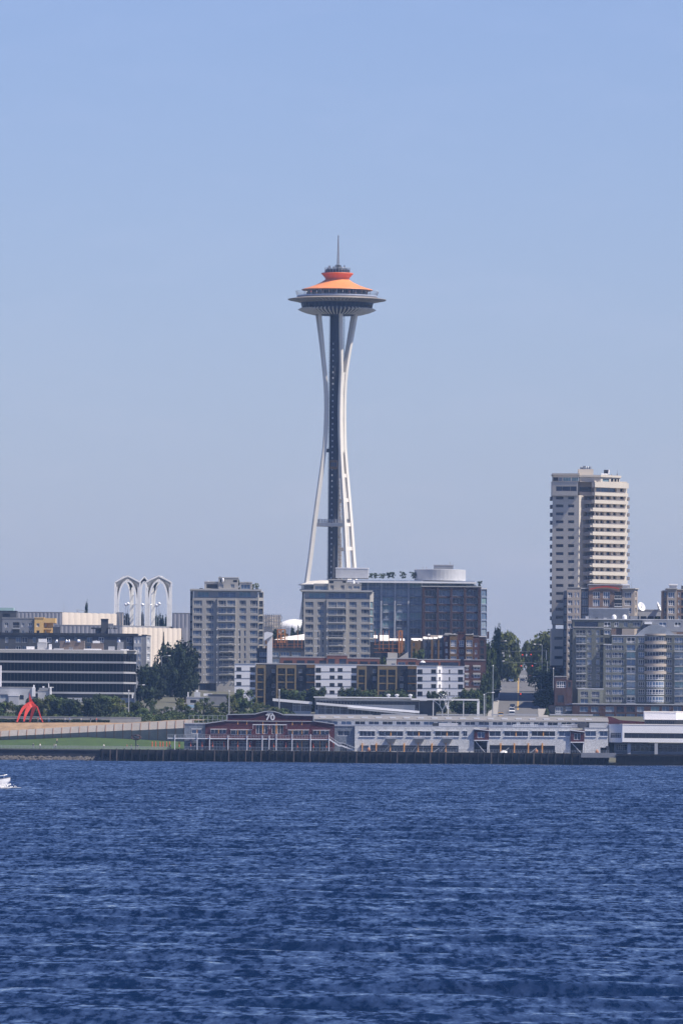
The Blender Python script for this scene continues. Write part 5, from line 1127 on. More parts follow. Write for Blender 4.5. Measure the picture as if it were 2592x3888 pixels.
        for a, c in wins:
            if c-a > 70: m = (a+c)/2; p, q = P(m-2.2, 2796), P(m+2.2, 2777); b.box(p.x, q.x, Y-.06, Y+.3, p.z, q.z)
        b.build("window_post", orpost, B.root)
    wing(1346.6, 1799, [(1364, 1423), (1437, 1530), (1544, 1636), (1650, 1743), (1757, 1773)], [(1366, 1400, 'plain'), (1405, 1740, 'shop')])
    wing(1855, 2165.5, [(1857, 1900), (1913, 2004), (2017, 2107), (2121, 2164)], [(1858, 2106, 'open')], yt=2763)
    wing(2218, 2308, [(2221, 2262), (2276, 2307)], [], yt=2766)
    for x0, x1, yt, yb in ((1800, 1854, 2768, 2812), (2166, 2217, 2773, 2819)):
        B.vol([(x0, Y-.6), (x1, Y-.6)], yt+4, 4, maroon, [(x0+12, x1-14, yt+12, yb-9, 'pier2')], yb=yb, name='maroon_bay', roof=maroon)
        B.vol([(x0, Y+3.5), (x1, Y+3.5)], yb, 2, dark, [], zb=zb, name='recess', roof=None)
        for nm, p, q, w in (("sill_beam", P(x0-1, yb, Y-.7), P(x1+1, yb, Y-.7), .3), ("white_brace", P(x0+3, yb+2, Y-.3), P(x1-12, 2860, Y-.3), .16), ("white_post", P(x1-2, yb, Y-.5), P(x1-4, 2862, Y-.5), .34), ("roof_trim", P(x0-2, yt, Y-.7), P(x1+1, yt+6, Y-.7), .3)):
            b = MB(); b.bar(p, q, w); b.build(nm, white, B.root)
    # steel balconies, orange posts
    for x in (1484, 1590, 1697):
        b = MB(); p = P(x, 2806, Y); w = 1.7
        b.add([(p.x-w, Y-1.5, p.z), (p.x+w, Y-1.5, p.z), (p.x+w, Y-.02, p.z), (p.x-w, Y-.02, p.z), (p.x-w*.55, Y-.3, p.z-1.5), (p.x+w*.55, Y-.3, p.z-1.5), (p.x+w*.55, Y-.02, p.z-1.5), (p.x-w*.55, Y-.02, p.z-1.5)], [(0, 1, 2, 3), (4, 7, 6, 5), (0, 4, 5, 1), (1, 5, 6, 2), (0, 3, 7, 4)])
        bo = b.build("loading_balcony", metal, B.root); b = MB()
        for k in range(9): xx = p.x-w+2*w*k/8; b.box(xx-.03, xx+.03, Y-1.5, Y-1.44, p.z, p.z+1)
        for h in (.5, 1): b.bar((p.x-w, Y-1.47, p.z+h), (p.x+w, Y-1.47, p.z+h), .07)
        for s in (-1, 1): b.bar((p.x+s*w, Y-1.47, p.z+1), (p.x+s*w, Y-.02, p.z+1), .07)
        b.bar((p.x+.5, Y-1, p.z-1), (p.x-2.2, Y-.8, ZD+.1), .1)
        ro = b.build("balcony_rail", lgrey, None, off=B.root.location); ro.location = (0, 0, 0); ro.parent = bo
    for x in (1375, 1428, 1481, 1534, 1587, 1639, 1692, 1900, 1952, 2005, 2058):
        b = MB(); p = P(x, 2830); b.box(p.x-.2, p.x+.2, Y-.55, Y-.12, zb, p.z+.6); b.build("orange_post", orpost, B.root)
    b = MB()
    for x0, x1 in ((1640, 1668), (1905, 1932), (2012, 2036)): b.bar(P(x0, 2860, Y-.6), P(x1, 2840, Y-.6), .22)
    b.build("gangway_arm", lgrey, B.root)
    # clerestory storey and its roofs
    Yc = Y+9
    ops = []
    x = 1242
    for i in range(19):
        ops.append((x, x+40, 2738.5+x*.0045-6, 2752+x*.0045-6, 'pier2')); x += 52.2
    B.vol([(1195, Yc), (2226, Yc)], 2734.5, 9, shingle, ops, zb=zp(2768), name='clerestory_wall', roof=None, reveal=.25)
    a, c = W(1190, 2735, Yc).x, W(2310, 2735, Yc).x; z0, z1 = W(1700, 2735.3, Yc).z, W(1700, 2719, Yc+7).z
    b = MB(); b.add([(a, Yc-.5, z0), (c, Yc-.5, z0), (c, Yc+9, z1), (a, Yc+9, z1), (a, Yc-.5, z0-.25), (c, Yc-.5, z0-.25), (c, Yc+9, z1-.25), (a, Yc+9, z1-.25)], [(0, 1, 2, 3), (7, 6, 5, 4), (0, 4, 5, 1), (1, 5, 6, 2), (0, 3, 7, 4)])
    ro = b.build("clerestory_roof", mat("clerestory_roof_grey", (.2, .195, .2), .9, .12, .4), B.root); b = MB()
    for i in range(20):
        x = a+2+4.45*i; f = .28; y = Yc+9*f-.5; z = z0+(z1-z0)*f
        b.box(x, x+1.9, y, y+1.4, z+.05, z+.5)
    so = b.build("skylight", white, None, off=B.root.location); so.location = (0, 0, 0); so.parent = ro
    for x0, x1 in ((1080, 1413), (1445, 1622), (1656, 1831), (1865, 2040), (2086, 2250)):
        p, q = W(x0, 2713, Yc+10), W(x1, 2713, Yc+10); b = MB(); zz = W((x0+x1)/2, 2712.5, Yc+10).z; b.box(p.x, q.x, Yc+9.2, Yc+13, zz-.4, zz); b.build("roof_monitor", lgrey, B.root)
    b = MB(); p, q = P(1194, 2760), P(2310, 2767)
    b.box(p.x, q.x, Y+12, Y+40, zb, zp(2730, 1700)); b.build("shed_body", shingle_shade, B.root)
    for x0, x1, m_, dy in ((1665, 1738, lgrey, 4), (1642, 1666, dark, 4.2), (2190, 2235, dgrey, 5), (2236, 2308, lgrey, 4.4)): B.box(x0, x1, 2746, 2763, Y+dy, 3, m_, 'roof_plant')
    b = MB()
    for x0, x1 in ((1947, 2040), (2133, 2190)):
        for k in range(12): x = x0+(x1-x0)*k/11; b.bar(W(x, 2750, Y+2), W(x, 2764, Y+2), .09)
        b.bar(W(x0, 2752, Y+2), W(x1, 2752, Y+2), .12); b.bar(W(x0, 2758, Y+2), W(x1, 2758, Y+2), .08)
    b.build("terrace_rail", white, B.root)
    # far maroon gable at the right end
    b = MB(); Yg = Y+26; pts = []
    for px, py in ((2180, 2752), (2256, 2732), (2275, 2725), (2296, 2721.5), (2318, 2722), (2338, 2729), (2352, 2735), (2380, 2737), (2460, 2742), (2460, 2760), (2180, 2760)): q = W(px, py, Yg); pts.append((q.x, q.z))
    b.extrude_y(pts[::-1], Yg, Yg+.6); b.build("rear_gable", maroon, B.root)
    b = MB(); e = [W(2254, 2736, Y+20), W(2352, 2741, Y+20), W(2470, 2752, Y+12), W(2310, 2758, Y+8)]
    p, q = W(2225, 2738, Y+14), W(2460, 2755, Y+14); b.box(p.x, q.x, Y+10, Y+25, zb, q.z+.2); b.build("rear_roof_block", roofg, B.root)
    # white terrace walkway with stair
    zw = W(900, 2804, Y-4).z; Yw = Y-2.0; b = MB(); x0, x1 = W(636, 2800, Yw).x, W(1249, 2800, Yw).x
    b.box(x0, x1, Yw-.1, Yw+1.95, zw-.32, zw); w = b.build("walkway", white, B.root); b = MB()
    n = 60
    for k in range(n+1): x = x0+(x1-x0)*k/n; b.box(x-.03, x+.03, Yw-.14, Yw-.06, zw+.003, zw+1.05)
    for h in (.55, 1.05): b.bar((x0, Yw-.1, zw+h), (x1, Yw-.1, zw+h), .08)
    ro = b.build("walkway_rail", lgrey, None, off=B.root.location); ro.location = (0, 0, 0); ro.parent = w
    for x in (664, 749, 796, 866, 938, 996, 1022, 1049, 1109, 1179, 1249):
        p = W(x, 2800, Yw).x; b = MB(); b.box(p-.13, p+.13, Yw-.3, Yw-.12, zb, zw+(1.5 if x % 2 else .9)); b.build("white_post", white, B.root)
    b = MB(); s0, s1, s2, s3 = Vector((x1, Yw, zw)), Vector((W(1286, 2830, Yw).x, Yw, zw-2.1)), Vector((W(1298, 2830, Yw).x, Yw, zw-2.1)), Vector((W(1346, 2868, Yw).x, Yw, zb+.2))
    for dy in (0, 1.2):
        for p, q in ((s0, s1), (s1, s2), (s2, s3)):
            o_ = Vector((0, dy, 0)); b.bar(p+o_, q+o_, .14, .42, side=(0, 1, 0)); b.bar(p+o_+Vector((0, 0, 1)), q+o_+Vector((0, 0, 1)), .1)
            for k in range(6): r = p.lerp(q, k/5)+o_; b.bar(r, r+Vector((0, 0, 1)), .06)
    for p, q, n in ((s0, s1, 9), (s2, s3, 10)):
        for k in range(n): r = p.lerp(q, (k+.5)/n); b.box(r.x-.18, r.x+.18, r.y, r.y+1.2, r.z-.05, r.z)
    b.build("terrace_stair", white, B.root)
    b = MB()
    for k in range(8): x = W(718+18*k, 2722, Y+2).x; b.box(x-.06, x+.06, Y+2, Y+2.1, zp(2750), zp(2720)-.2)
    x0, x1 = W(718, 2722, Y+2).x, W(862, 2722, Y+2).x; b.box(x0, x1, Y+1.95, Y+2.05, zp(2738), zp(2737)); b.box(x0, x1, Y+1.95, Y+2.05, zp(2722), zp(2721)); b.build("roof_screen", lgrey, B.root)
    B.done('window', 'pane')
shed()
def white_block_right():
    Y = YP-1
    B = Bld("white_pier_building", "white two-storey waterfront building with a dark ribbon window at the right edge", "office building", 2450, Y, z=ZD)
    zb = ZD-.5
    B.vol([(2311, Y+3), (2362, Y)], 2754, 24, whitew, [(2316, 2356, 2783, 2803, 'shop')], yb=2820, name='wall', roof=roofw)
    B.vol([(2362, Y), (2760, Y+5)], 2755, 24, white, [(2369, 2755, 2785, 2805, 'band')], yb=2822, name='wall', roof=roofw, reveal=.6)
    B.vol([(2330, Y+5), (2760, Y+8)], 2822.5, 14, mgrey, [(2338, 2380, 2828, 2850, 'shop'), (2394, 2484, 2828, 2854, 'shop'), (2498, 2590, 2830, 2856, 'shop')], zb=zb, name='ground_wall', roof=None)
    for x in (2388, 2491): 
        b = MB(); p = W(x, 2830, Y).x; b.box(p-.5, p+.5, Y+1.6, Y+2.6, zb, W(x, 2823, Y).z); b.build("column", lgrey, B.root)
    B.vol([(2446, Y+12), (2566, Y+12), (2700, Y+22)], 2706, 10, whitew, [], yb=2734, name='upper_wall', roof=roofw)
    B.vol([(2450, Y+12.5), (2700, Y+12.5)], 2734.3, 9, dark, [(2452, 2560, 2736, 2750, 'band')], yb=2756, name='upper_glazing', roof=None)
    b = MB(); p, q = W(2205, 2870, Y-3), W(2338, 2862, Y-3); b.box(p.x, q.x, Y-4, Y+2, ZD-1.3, ZD+.2); b.build("float_deck", mgrey, B.root)
    b = MB(); p, q = W(2338, 2870, Y-2).x, W(2760, 2870, Y-2).x; b.box(p, q, Y-4.5, Y+24, ZD-.6, ZD-.1); b.box(p, q, Y-4, Y-3.8, -1.5, ZD-.61)
    for k in range(24): x = p+(q-p)*k/23; b.box(x-.15, x+.15, Y-4.7, Y-4.4, -1.5, ZD-.2)
    b.build("wharf", wood, B.root)
    b = MB(); b.box(W(2278, 2850, Y+1).x, W(2308, 2850, Y+1).x, Y+1, Y+2, ZD, ZD+1.9); b.box(W(2300, 2850, Y+1).x, W(2312, 2835, Y+1).x, Y+.5, Y+1.5, ZD, ZD+2.4); b.build("gate_panel", dark, B.root)
    B.done()
    for px, lb in ((1399.0, "orange canister box beside the glazed pier shop front"), (2265.5, "orange canister near the white waterfront building's corner"), (2035, "orange canister under the dark open pier bay")):
        p = W(px, 2855, YP-1.2); t = thing("orange_buoy", lb, "buoy", (p.x, YP-1.2, ZD), 0, "orange floats on the pier")
        b = MB(); b.lathe([(0, .004), (.45, .05), (.55, .5), (.45, .95), (.15, 1.1), (.08, 1.35), (0, 1.35)], 10, (p.x, YP-1.2, ZD)); b.build("float", scaff, t, True)
        b = MB(); b.tube([(p.x-.1, YP-1.2, ZD+1.3), (p.x, YP-1.2, ZD+1.5), (p.x+.1, YP-1.2, ZD+1.3)], .03, 5); b.build("handle", metal, t)
    p = W(1912, 2862, YP-1.6); t = thing("upturned_skiff", "small white skiff lying on the pier below the gangway arm", "boat", (p.x, YP-1.4, ZD))
    b = MB(); vs = []
    for k in range(7):
        f = k/6; w = .62*math.sin(math.pi*(.15+.75*f)); h = .75*math.sin(math.pi*(.12+.76*f))
        vs += [(p.x-1.1+2.2*f, YP-1.4-w, ZD+.01), (p.x-1.1+2.2*f, YP-1.4, ZD+.02+h), (p.x-1.1+2.2*f, YP-1.4+w, ZD+.01)]
    b.add(vs, [(3*k+j, 3*k+3+j, 3*k+4+j, 3*k+1+j) for k in range(6) for j in range(2)]); b.build("hull", white, t)
    b = MB(); b.bar((p.x-1.2, YP-1.4, ZD+.1), (p.x+1.1, YP-1.4, ZD+.75), .1); b.build("keel", lgrey, t)
white_block_right()

# ---------------------------------------------------------------- glass pavilion above the park
def pavilion():
    Y = 2650
    B = Bld("glass_pavilion", "low glass pavilion with sloping ramps and a long white canopy", "pavilion", 1400, Y)
    z0 = tz(Y)-1
    B.vol([(1196, Y), (1592, Y)], 2657, 14, metal, [(1198, 1590, 2662, 2697, 'band')], name='wall', roof=lgrey, reveal=.15)
    b = MB(); a, c = W(1190, 2655, Y-1.5), W(1818, 2655, Y-1.5); zt = W(1500, 2652, Y).z
    b.box(a.x, W(1560, 2655, Y).x, Y-2.5, Y+14, zt+.0, zt+.35); b.box(W(1560, 2655, Y).x, c.x, Y-3, Y+10, zt-.55, zt-.003); b.build("canopy_roof", white, B.root)
    for x, w in ((1644, .28), (1701, .28), (1759, .28), (1815, .85)):
        p = W(x, 2680, Y-2.6).x; b = MB(); b.box(p-w/2, p+w/2, Y-2.8, Y-2.4, z0, zt-.553); b.build("column", white, B.root)
    B.vol([(1592.3, Y+1), (1655, Y+1)], 2662, 8, dgrey, [], name='dark_wall', roof=None)
    def ramp(x0, ya, x1, yb, Yr, th, m, nm):
        p, q = W(x0, ya, Yr), W(x1, yb, Yr); b = MB(); b.add([(p.x, Yr, p.z), (q.x, Yr, q.z), (q.x, Yr+3, q.z), (p.x, Yr+3, p.z), (p.x, Yr, p.z-th), (q.x, Yr, q.z-th), (q.x, Yr+3, q.z-th), (p.x, Yr+3, p.z-th)], [(0, 1, 2, 3), (7, 6, 5, 4), (0, 4, 5, 1), (1, 5, 6, 2), (2, 6, 7, 3), (3, 7, 4, 0)]); b.build(nm, m, B.root)
        return p, q
    ramp(1200, 2667, 1592, 2700, Y-3.5, .75, white, 'ramp'); ramp(1035, 2652, 1185, 2665, Y-1, .9, white, 'entry_roof'); p, q = ramp(1320, 2685, 1580, 2711, Y-6, .6, lgrey, 'ramp')
    b = MB(); 
    for k in range(34): r = W(1202+11.5*k, 2667.5+.97*k, Y-3.4); b.box(r.x-.03, r.x+.03, Y-3.4, Y-3.3, r.z, r.z+.95)
    b.build("ramp_rail", metal, B.root)
    B.vol([(1112, Y+.5), (1180, Y+.5)], 2669, 6, metal, [(1113, 1140, 2670, 2702, 'shop'), (1142, 1179, 2670, 2702, 'shop')], name='lower_glazing', roof=None, reveal=.1)
    B.vol([(1206, Y-1), (1575, Y-1)], 2676, .9, metal, [(1208+28*i, 1234+28*i, 2680+2*i, 2712, 'shop') for i in range(13)], name='lower_glazing', roof=None, reveal=.1)
    B.vol([(1040, Y+1), (1112, Y+1)], 2662, 6, dgrey, [], name='dark_wall', roof=None)
    b = MB(); zr = W(1470, 2650, Y+4).z
    for x in (1474, 1506, 1557): r = W(x, 2650, Y+4); b.lathe([(.45, -.3), (.45, .4), (.7, .5), (.75, .8), (.5, 1.05), (0, 1.15)], 12, (r.x, Y+4, zt+.35))
    b.build("roof_vent", lgrey, B.root); B.done()
    # bare metallic tree
    rnd = random.Random(11); p = W(1679, 2712, 2636); t = thing("steel_tree", "bare polished metal tree before the canopy columns", "sculpture", (p.x, 2636, tz(2636)))
    b = MB(); zb = tz(2636)
    def br(q, d, L, r, n):
        e = q+d*L; m = q.lerp(e, .5)+Vector((rnd.uniform(-.1, .1), rnd.uniform(-.1, .1), 0))*L; b.tube([q, m, e], [r, r*.8, r*.6], 5)
        if n:
            for k in range(3 if n > 2 else 2): a = rnd.uniform(0, 6.28); dd = (d+Vector((math.cos(a)*.75, math.sin(a)*.4, rnd.uniform(-.25, .4)))).normalized(); br(e, dd, L*rnd.uniform(.62, .85), r*.6, n-1)
    br(Vector((p.x, 2636, zb-.2)), Vector((0, 0, 1)), 2.6, .26, 5); b.build("branches", steel, t)
pavilion()

# ---------------------------------------------------------------- park on the left: seawall, rocks, lawn, folded wall, dry bank
def park():
    xL, xR = -420, W(455, 2850, 2508).x
    t = thing("seawall", "long dark seawall with a walkway rail below the green lawn", "seawall", (-60, 2508, 0))
    b = MB(); b.box(xL, xR, 2506, 2512, -4, 3.3); b.build("wall", mat("seawall_dark_concrete", (.026, .029, .042), .9, .3, .4), t)
    b = MB(); b.box(xL, xR, 2505.7, 2512, 3.304, 3.65); b.build("coping", mat("seawall_coping", (.12, .12, .125), .9, .2, .4), t)
    b = MB(); n = 130; x0 = W(-20, 2850, 2508).x; x1 = W(640, 2850, 2508).x
    for k in range(n+1): x = x0+(x1-x0)*k/n; b.box(x-.03, x+.03, 2507.97, 2508.03, 3.654, 4.6)
    for h in (4.05, 4.35, 4.65): b.bar((x0, 2508, h), (x1, 2508, h), .07)
    b.build("railing", lgrey, t)
    rnd = random.Random(2); b = MB()
    for k in range(900):
        x = rnd.uniform(W(-60, 0, 2503).x, W(450, 0, 2503).x); f = rnd.random(); y = 2505.5-4.0*f; z = 1.15*(1-f)+rnd.uniform(-.3, .15); r = rnd.uniform(.2, .62)
        n = 5; vs = [Vector((math.cos(a+rnd.uniform(-.3, .3))*r, math.sin(a)*r*.8, rnd.uniform(-.1, .1)*r)) for a in [6.283*i/n for i in range(n)]]+[Vector((rnd.uniform(-.2, .2)*r, 0, r*.75)), Vector((0, 0, -r*.7))]
        b.add([v+Vector((x, y, z)) for v in vs], [(i, (i+1) % n, n) for i in range(n)]+[((i+1) % n, i, n+1) for i in range(n)])
    tag(b.build("riprap_rocks", rock), "pale rocks heaped along the foot of the seawall", "rocks", kind="stuff")
    sheet("promenade", [2511.9, 2516], [xL, xR+14], lambda x, y: 3.66, walk, "pale concrete promenade behind the seawall rail", "promenade")
    # wall line: (photo x, top of wall, crease, foot)
    def wy(px): f = px/705; return 2776-42*f, 2797.5-35*f+(2 if px > 500 else 0), 2812-26*f if px < 330 else 2800+(px-330)*.05
    YW = 2541
    b = MB(); cols = [-400, -100]+list(range(0, 760, 20)); rowsn = 8; vs = []
    for px in cols:
        top = W(px, max(2785, wy(min(max(px, 0), 705))[2]-2), YW); X = top.x
        for j in range(rowsn+1):
            f = j/rowsn; y = 2515.5+(YW+1-2515.5)*f; vs.append((X, y, 3.67+(top.z-3.67)*(f**.8)+.12*math.sin(X*.3+y*.4)*f*(1-f)*4))
    k = rowsn+1; b.add(vs, [(i*k+j, (i+1)*k+j, (i+1)*k+j+1, i*k+j+1) for i in range(len(cols)-1) for j in range(rowsn)])
    tag(b.build("lawn", lawnm, smooth=True), "green lawn sloping up from the promenade", "lawn", kind="structure")
    t = thing("folded_wall", "long folded concrete retaining wall climbing to the right above the lawn", "retaining wall", (-60, YW, 6))
    for k in range(-2, 22):
        xa, xb = 4+33.2*k, 4+33.2*(k+1)-1.6; q = lambda px, i, dy: W(px, wy(min(max(px, -80), 720))[i], YW)+Vector((0, dy, 0))
        A = [q(xa, 0, 1.7), q(xb, 0, 1.7), q(xb-1, 1, -.5), q(xa-1, 1, -.5)]; Fo = [W(xb-3, 2830, YW)+Vector((0, 1.2, 0)), W(xa-3, 2830, YW)+Vector((0, 1.2, 0))]
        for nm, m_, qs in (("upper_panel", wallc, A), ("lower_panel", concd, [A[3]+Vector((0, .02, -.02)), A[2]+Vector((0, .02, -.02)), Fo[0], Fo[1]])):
            b = MB(); bk = [v+Vector((0, .35, -.02)) for v in qs]; b.add(qs+bk, [(3, 2, 1, 0), (4, 5, 6, 7), (0, 1, 5, 4), (1, 2, 6, 5), (2, 3, 7, 6), (3, 0, 4, 7)]); b.build(nm, m_, t)
        b = MB(); g0, g1, g2 = q(xb+.8, 0, 1.5), q(xb-.2, 1, -.75), W(xb-2.2, 2826, YW)+Vector((0, .95, 0)); b.bar(g0, g1, .2); b.bar(g1, g2, .2); b.build("post", mat("wall_post_rust", (.28, .17, .12), .8), t)
    # dry bank rising behind the wall to the upper path
    b = MB(); vs = []; cols = [-400, -100]+list(range(0, 800, 25))
    for px in cols:
        p0 = W(px, wy(min(max(px, 0), 705))[0]+1.5, YW+2.2); X = p0.x; zt_ = W(px, 2744-.0*px, 2560).z if px < 420 else W(px, 2745, 2560).z
        zt_ = max(zt_, p0.z+.3)
        for f in (0, .25, .5, .75, 1): vs.append((X, YW+2.2+16*f, p0.z+(zt_-p0.z)*f+.25*math.sin(X*.7+f*5)*math.sin(math.pi*f)))
    b.add(vs, [(i*5+j, (i+1)*5+j, (i+1)*5+j+1, i*5+j+1) for i in range(len(cols)-1) for j in range(4)])
    tag(b.build("dry_bank", drym, smooth=True), "dry golden grass bank above the folded wall", "grass bank", kind="structure")
    zt_ = W(200, 2744, 2559).z; sheet("upper_path", [2558.9, 2572], [-400, W(800, 0, 2560).x], lambda x, y: zt_+.01+.001*(y-2559), walk, "pale path along the top of the dry bank", "path")
    t = thing("hedge", "dark clipped hedge behind the red sculpture", "hedge", (-60, 2571, zt_), 0); rnd = random.Random(8)
    b = MB()
    for k in range(5200):
        x = rnd.uniform(W(-30, 0, 2571).x, W(440, 0, 2571).x); y = 2570+rnd.random()*1.6; z = zt_+rnd.random()*.95+.1*math.sin(x); r = rnd.uniform(.1, .22); n = Vector((rnd.gauss(0, 1), rnd.gauss(0, 1)-.5, rnd.gauss(0, 1))).normalized(); a = n.orthogonal().normalized()*r; c = n.cross(a); o_ = Vector((x, y, z)); b.quad(o_-a-c, o_+a-c, o_+a+c, o_-a+c)
    b.build("foliage", MATS["leaf_dark"], t)
    t = thing("parapet_wall", "low pale concrete wall behind the hedge and path", "wall", (-60, 2574, zt_)); b = MB(); b.box(-400, W(560, 0, 2574).x, 2574, 2574.4, zt_-1, W(200, 2722.5, 2574).z); b.build("wall", conc, t); b = MB(); z = W(200, 2722.5, 2574).z; b.box(-400, W(560, 0, 2574).x, 2573.9, 2574.5, z+.003, z+.12); b.build("coping", condo_l, t)
    # red steel piece: a plain arched form on the bank top
    Ys = 2561; t = thing("red_sculpture", "tall red steel sculpture of bent legs and a pointed fin on the dry bank", "sculpture", (W(110, 2742, Ys).x, Ys, zt_))
    def plate(name, outline, dy, th=.12):
        b = MB(); pts = [W(x, y, Ys) for x, y in outline]; b.extrude_y([(p.x, p.z) for p in pts][::-1], Ys+dy, Ys+dy+th); b.build(name, red, t)
    plate("fin", [(112, 2631), (116, 2646), (122, 2660), (131, 2674), (118, 2676), (111, 2668), (110, 2650)], .4)
    b = MB()
    def leg(pts, ws, dys):
        P = [W(x, y, Ys)+Vector((0, d, 0)) for (x, y), d in zip(pts, dys)]
        for (p, w), (q, v) in zip(zip(P, ws), list(zip(P, ws))[1:]):
            t_ = (q-p).normalized(); s = t_.cross(Vector((0, 1, 0))).normalized(); y = Vector((0, .16, 0))
            vs = [p-s*w/2-y, p+s*w/2-y, p+s*w/2+y, p-s*w/2+y, q-s*v/2-y, q+s*v/2-y, q+s*v/2+y, q-s*v/2+y]; b.add(vs, [(0, 1, 5, 4), (1, 2, 6, 5), (2, 3, 7, 6), (3, 0, 4, 7), (3, 2, 1, 0), (4, 5, 6, 7)])
    for pts, ws, ds in (([(124, 2669), (105, 2675), (88, 2690), (76, 2712), (66, 2742)], [.9, 1.1, .95, .7, .5], [0, -.5, -1, -1.6, -2.2]), ([(126, 2676), (113, 2682), (103, 2700), (96, 2720), (92, 2740)], [.9, 1.4, 1.2, .7, .45], [0, -.8, -1.4, -2, -2.4]), ([(132, 2678), (126, 2695), (119, 2718), (112, 2742)], [1.4, 1.1, .8, .55], [.5, 1, 1.5, 2]), ([(140, 2682), (147, 2700), (154, 2722), (163, 2743)], [.4, .45, .4, .35], [.2, .1, 0, -.2])):
        b = MB(); leg(pts, ws, ds); b.build("leg", red, t)
    plate("spine", [(110, 2676), (124, 2670), (136, 2676), (137, 2683), (122, 2684), (112, 2682)], -.5, 1.0)
    # dark post with a knotted top on the promenade
    p = W(516, 2800, 2510.5); t = thing("knotted_post", "dark post topped by a knotted ring of rusty metal beside the pier", "sculpture", (p.x, 2510.5, 3.66))
    b = MB(); b.tube([(p.x, 2510.5, 3.66), (p.x, 2510.5, p.z-.6)], .18, 6); b.build("post", dark, t)
    b = MB(); rr = random.Random(4)
    for k in range(2):
        pts = [(p.x+(1.55-.2*k)*math.cos(a)+rr.uniform(-.15, .15), 2510.5+.3*math.sin(3*a+k), p.z+(.75-.15*k)*math.sin(a)+rr.uniform(-.1, .1)) for a in np.linspace(0, 6.28, 19)]; b.tube(pts, .19, 6)
    b.bar((p.x-1.3, 2510.5, p.z+.3), (p.x+.3, 2510.4, p.z-.4), .25); b.build("ring", mat("rusty_metal", (.06, .035, .035), .8), t)
park()

# ---------------------------------------------------------------- street climbing the hill
def street():
    ys = [2600, 2625, 2650]+list(range(2700, 3460, 20))
    # centre line: photo x 1966 at the foot, 1967 at the crest
    def xc(y): f = (y-2650)/780; return (W(1965, 2720, 2650).x)*(1-f)+W(1968, 2548, 3430).x*f
    rd = lambda a, c, dz, nm, m_, lb, cat: (lambda b: tag(b.build(nm, m_), lb, cat, kind="structure"))(strip(a, c, dz))
    def strip(a, c, dz, y0=2600, y1=3450):
        b = MB(); Y_ = [y for y in ys if y0 <= y <= y1]; b.add([(xc(y)+o, y, tz(y)+dz) for y in Y_ for o in (a, c)], [(2*i, 2*i+1, 2*i+3, 2*i+2) for i in range(len(Y_)-1)]); return b
    rd(-6.9, 6.9, .06, "road", asphalt, "grey street climbing straight up the hill", "road")
    b = MB()
    for o0, o1 in ((-10.2, -6.9), (6.9, 10.2)):
        for y0, y1 in zip(ys, ys[1:]):
            v = [(xc(y)+o, y, tz(y)+z) for z in (-.2, .2) for y in (y0, y1) for o in (o0, o1)]; b.add(v, [(4, 5, 7, 6), (0, 1, 5, 4), (0, 4, 6, 2), (1, 3, 7, 5)])
    tag(b.build("pavement", walk), "pale pavements with kerbs on both sides of the street", "pavement", kind="structure")
    b = strip(-.22, -.05, .066, 2740); b2 = strip(.05, .22, .066, 2740); b.add(b2.v, b2.f)
    for s in (-1, 1):
        p = [(xc(2740)+s*.1, 2740), (xc(2640)+s*.95, 2640)]; b.add([(p[0][0]-.1, p[0][1], tz(2740)+.067), (p[0][0]+.1, p[0][1], tz(2740)+.067), (p[1][0]+.14, p[1][1], tz(2640)+.067), (p[1][0]-.14, p[1][1], tz(2640)+.067)], [(0, 1, 2, 3)])
    tag(b.build("centre_line", lane_y), "yellow centre line forking at the foot of the street", "road marking", kind="structure")
    b = MB()
    for y in (3205, 3224, 3300, 3318):
        for k in range(14): x = xc(y)-6.4+.95*k; b.add([(x, y, tz(y)+.066), (x+.5, y, tz(y)+.066), (x+.5, y+3.2, tz(y+3.2)+.066), (x, y+3.2, tz(y+3.2)+.066)], [(0, 1, 2, 3)])
    tag(b.build("crossing_marking", lane_w), "white crosswalk bars across the upper street", "road marking", kind="structure")
    b = MB()
    for dx, y in ((-5.2, 2700), (-3.4, 2705), (-4.8, 3090), (-1.9, 3088), (-.8, 3086), (1.2, 3086)): x = xc(y)+dx; b.add([(x-.35, y, tz(y)+.066), (x+.35, y, tz(y)+.066), (x+.35, y+14, tz(y+14)+.066), (x-.35, y+14, tz(y+14)+.066)], [(0, 1, 2, 3)])
    tag(b.build("tar_patch", roofd), "dark tar patches on the lighter asphalt", "road marking", kind="structure")
    for y, lb in ((2850, 0), (3010, 1), (3260, 2)):
        sheet("cross_road", [y-7, y+7], [xc(y)-160 if lb else xc(y)-60, xc(y)+60], lambda x, yy: tz(yy)+.055, asphalt, ["lowest", "middle", "highest"][lb]+" side road crossing the climbing street", "road")
    return xc
xc = street()
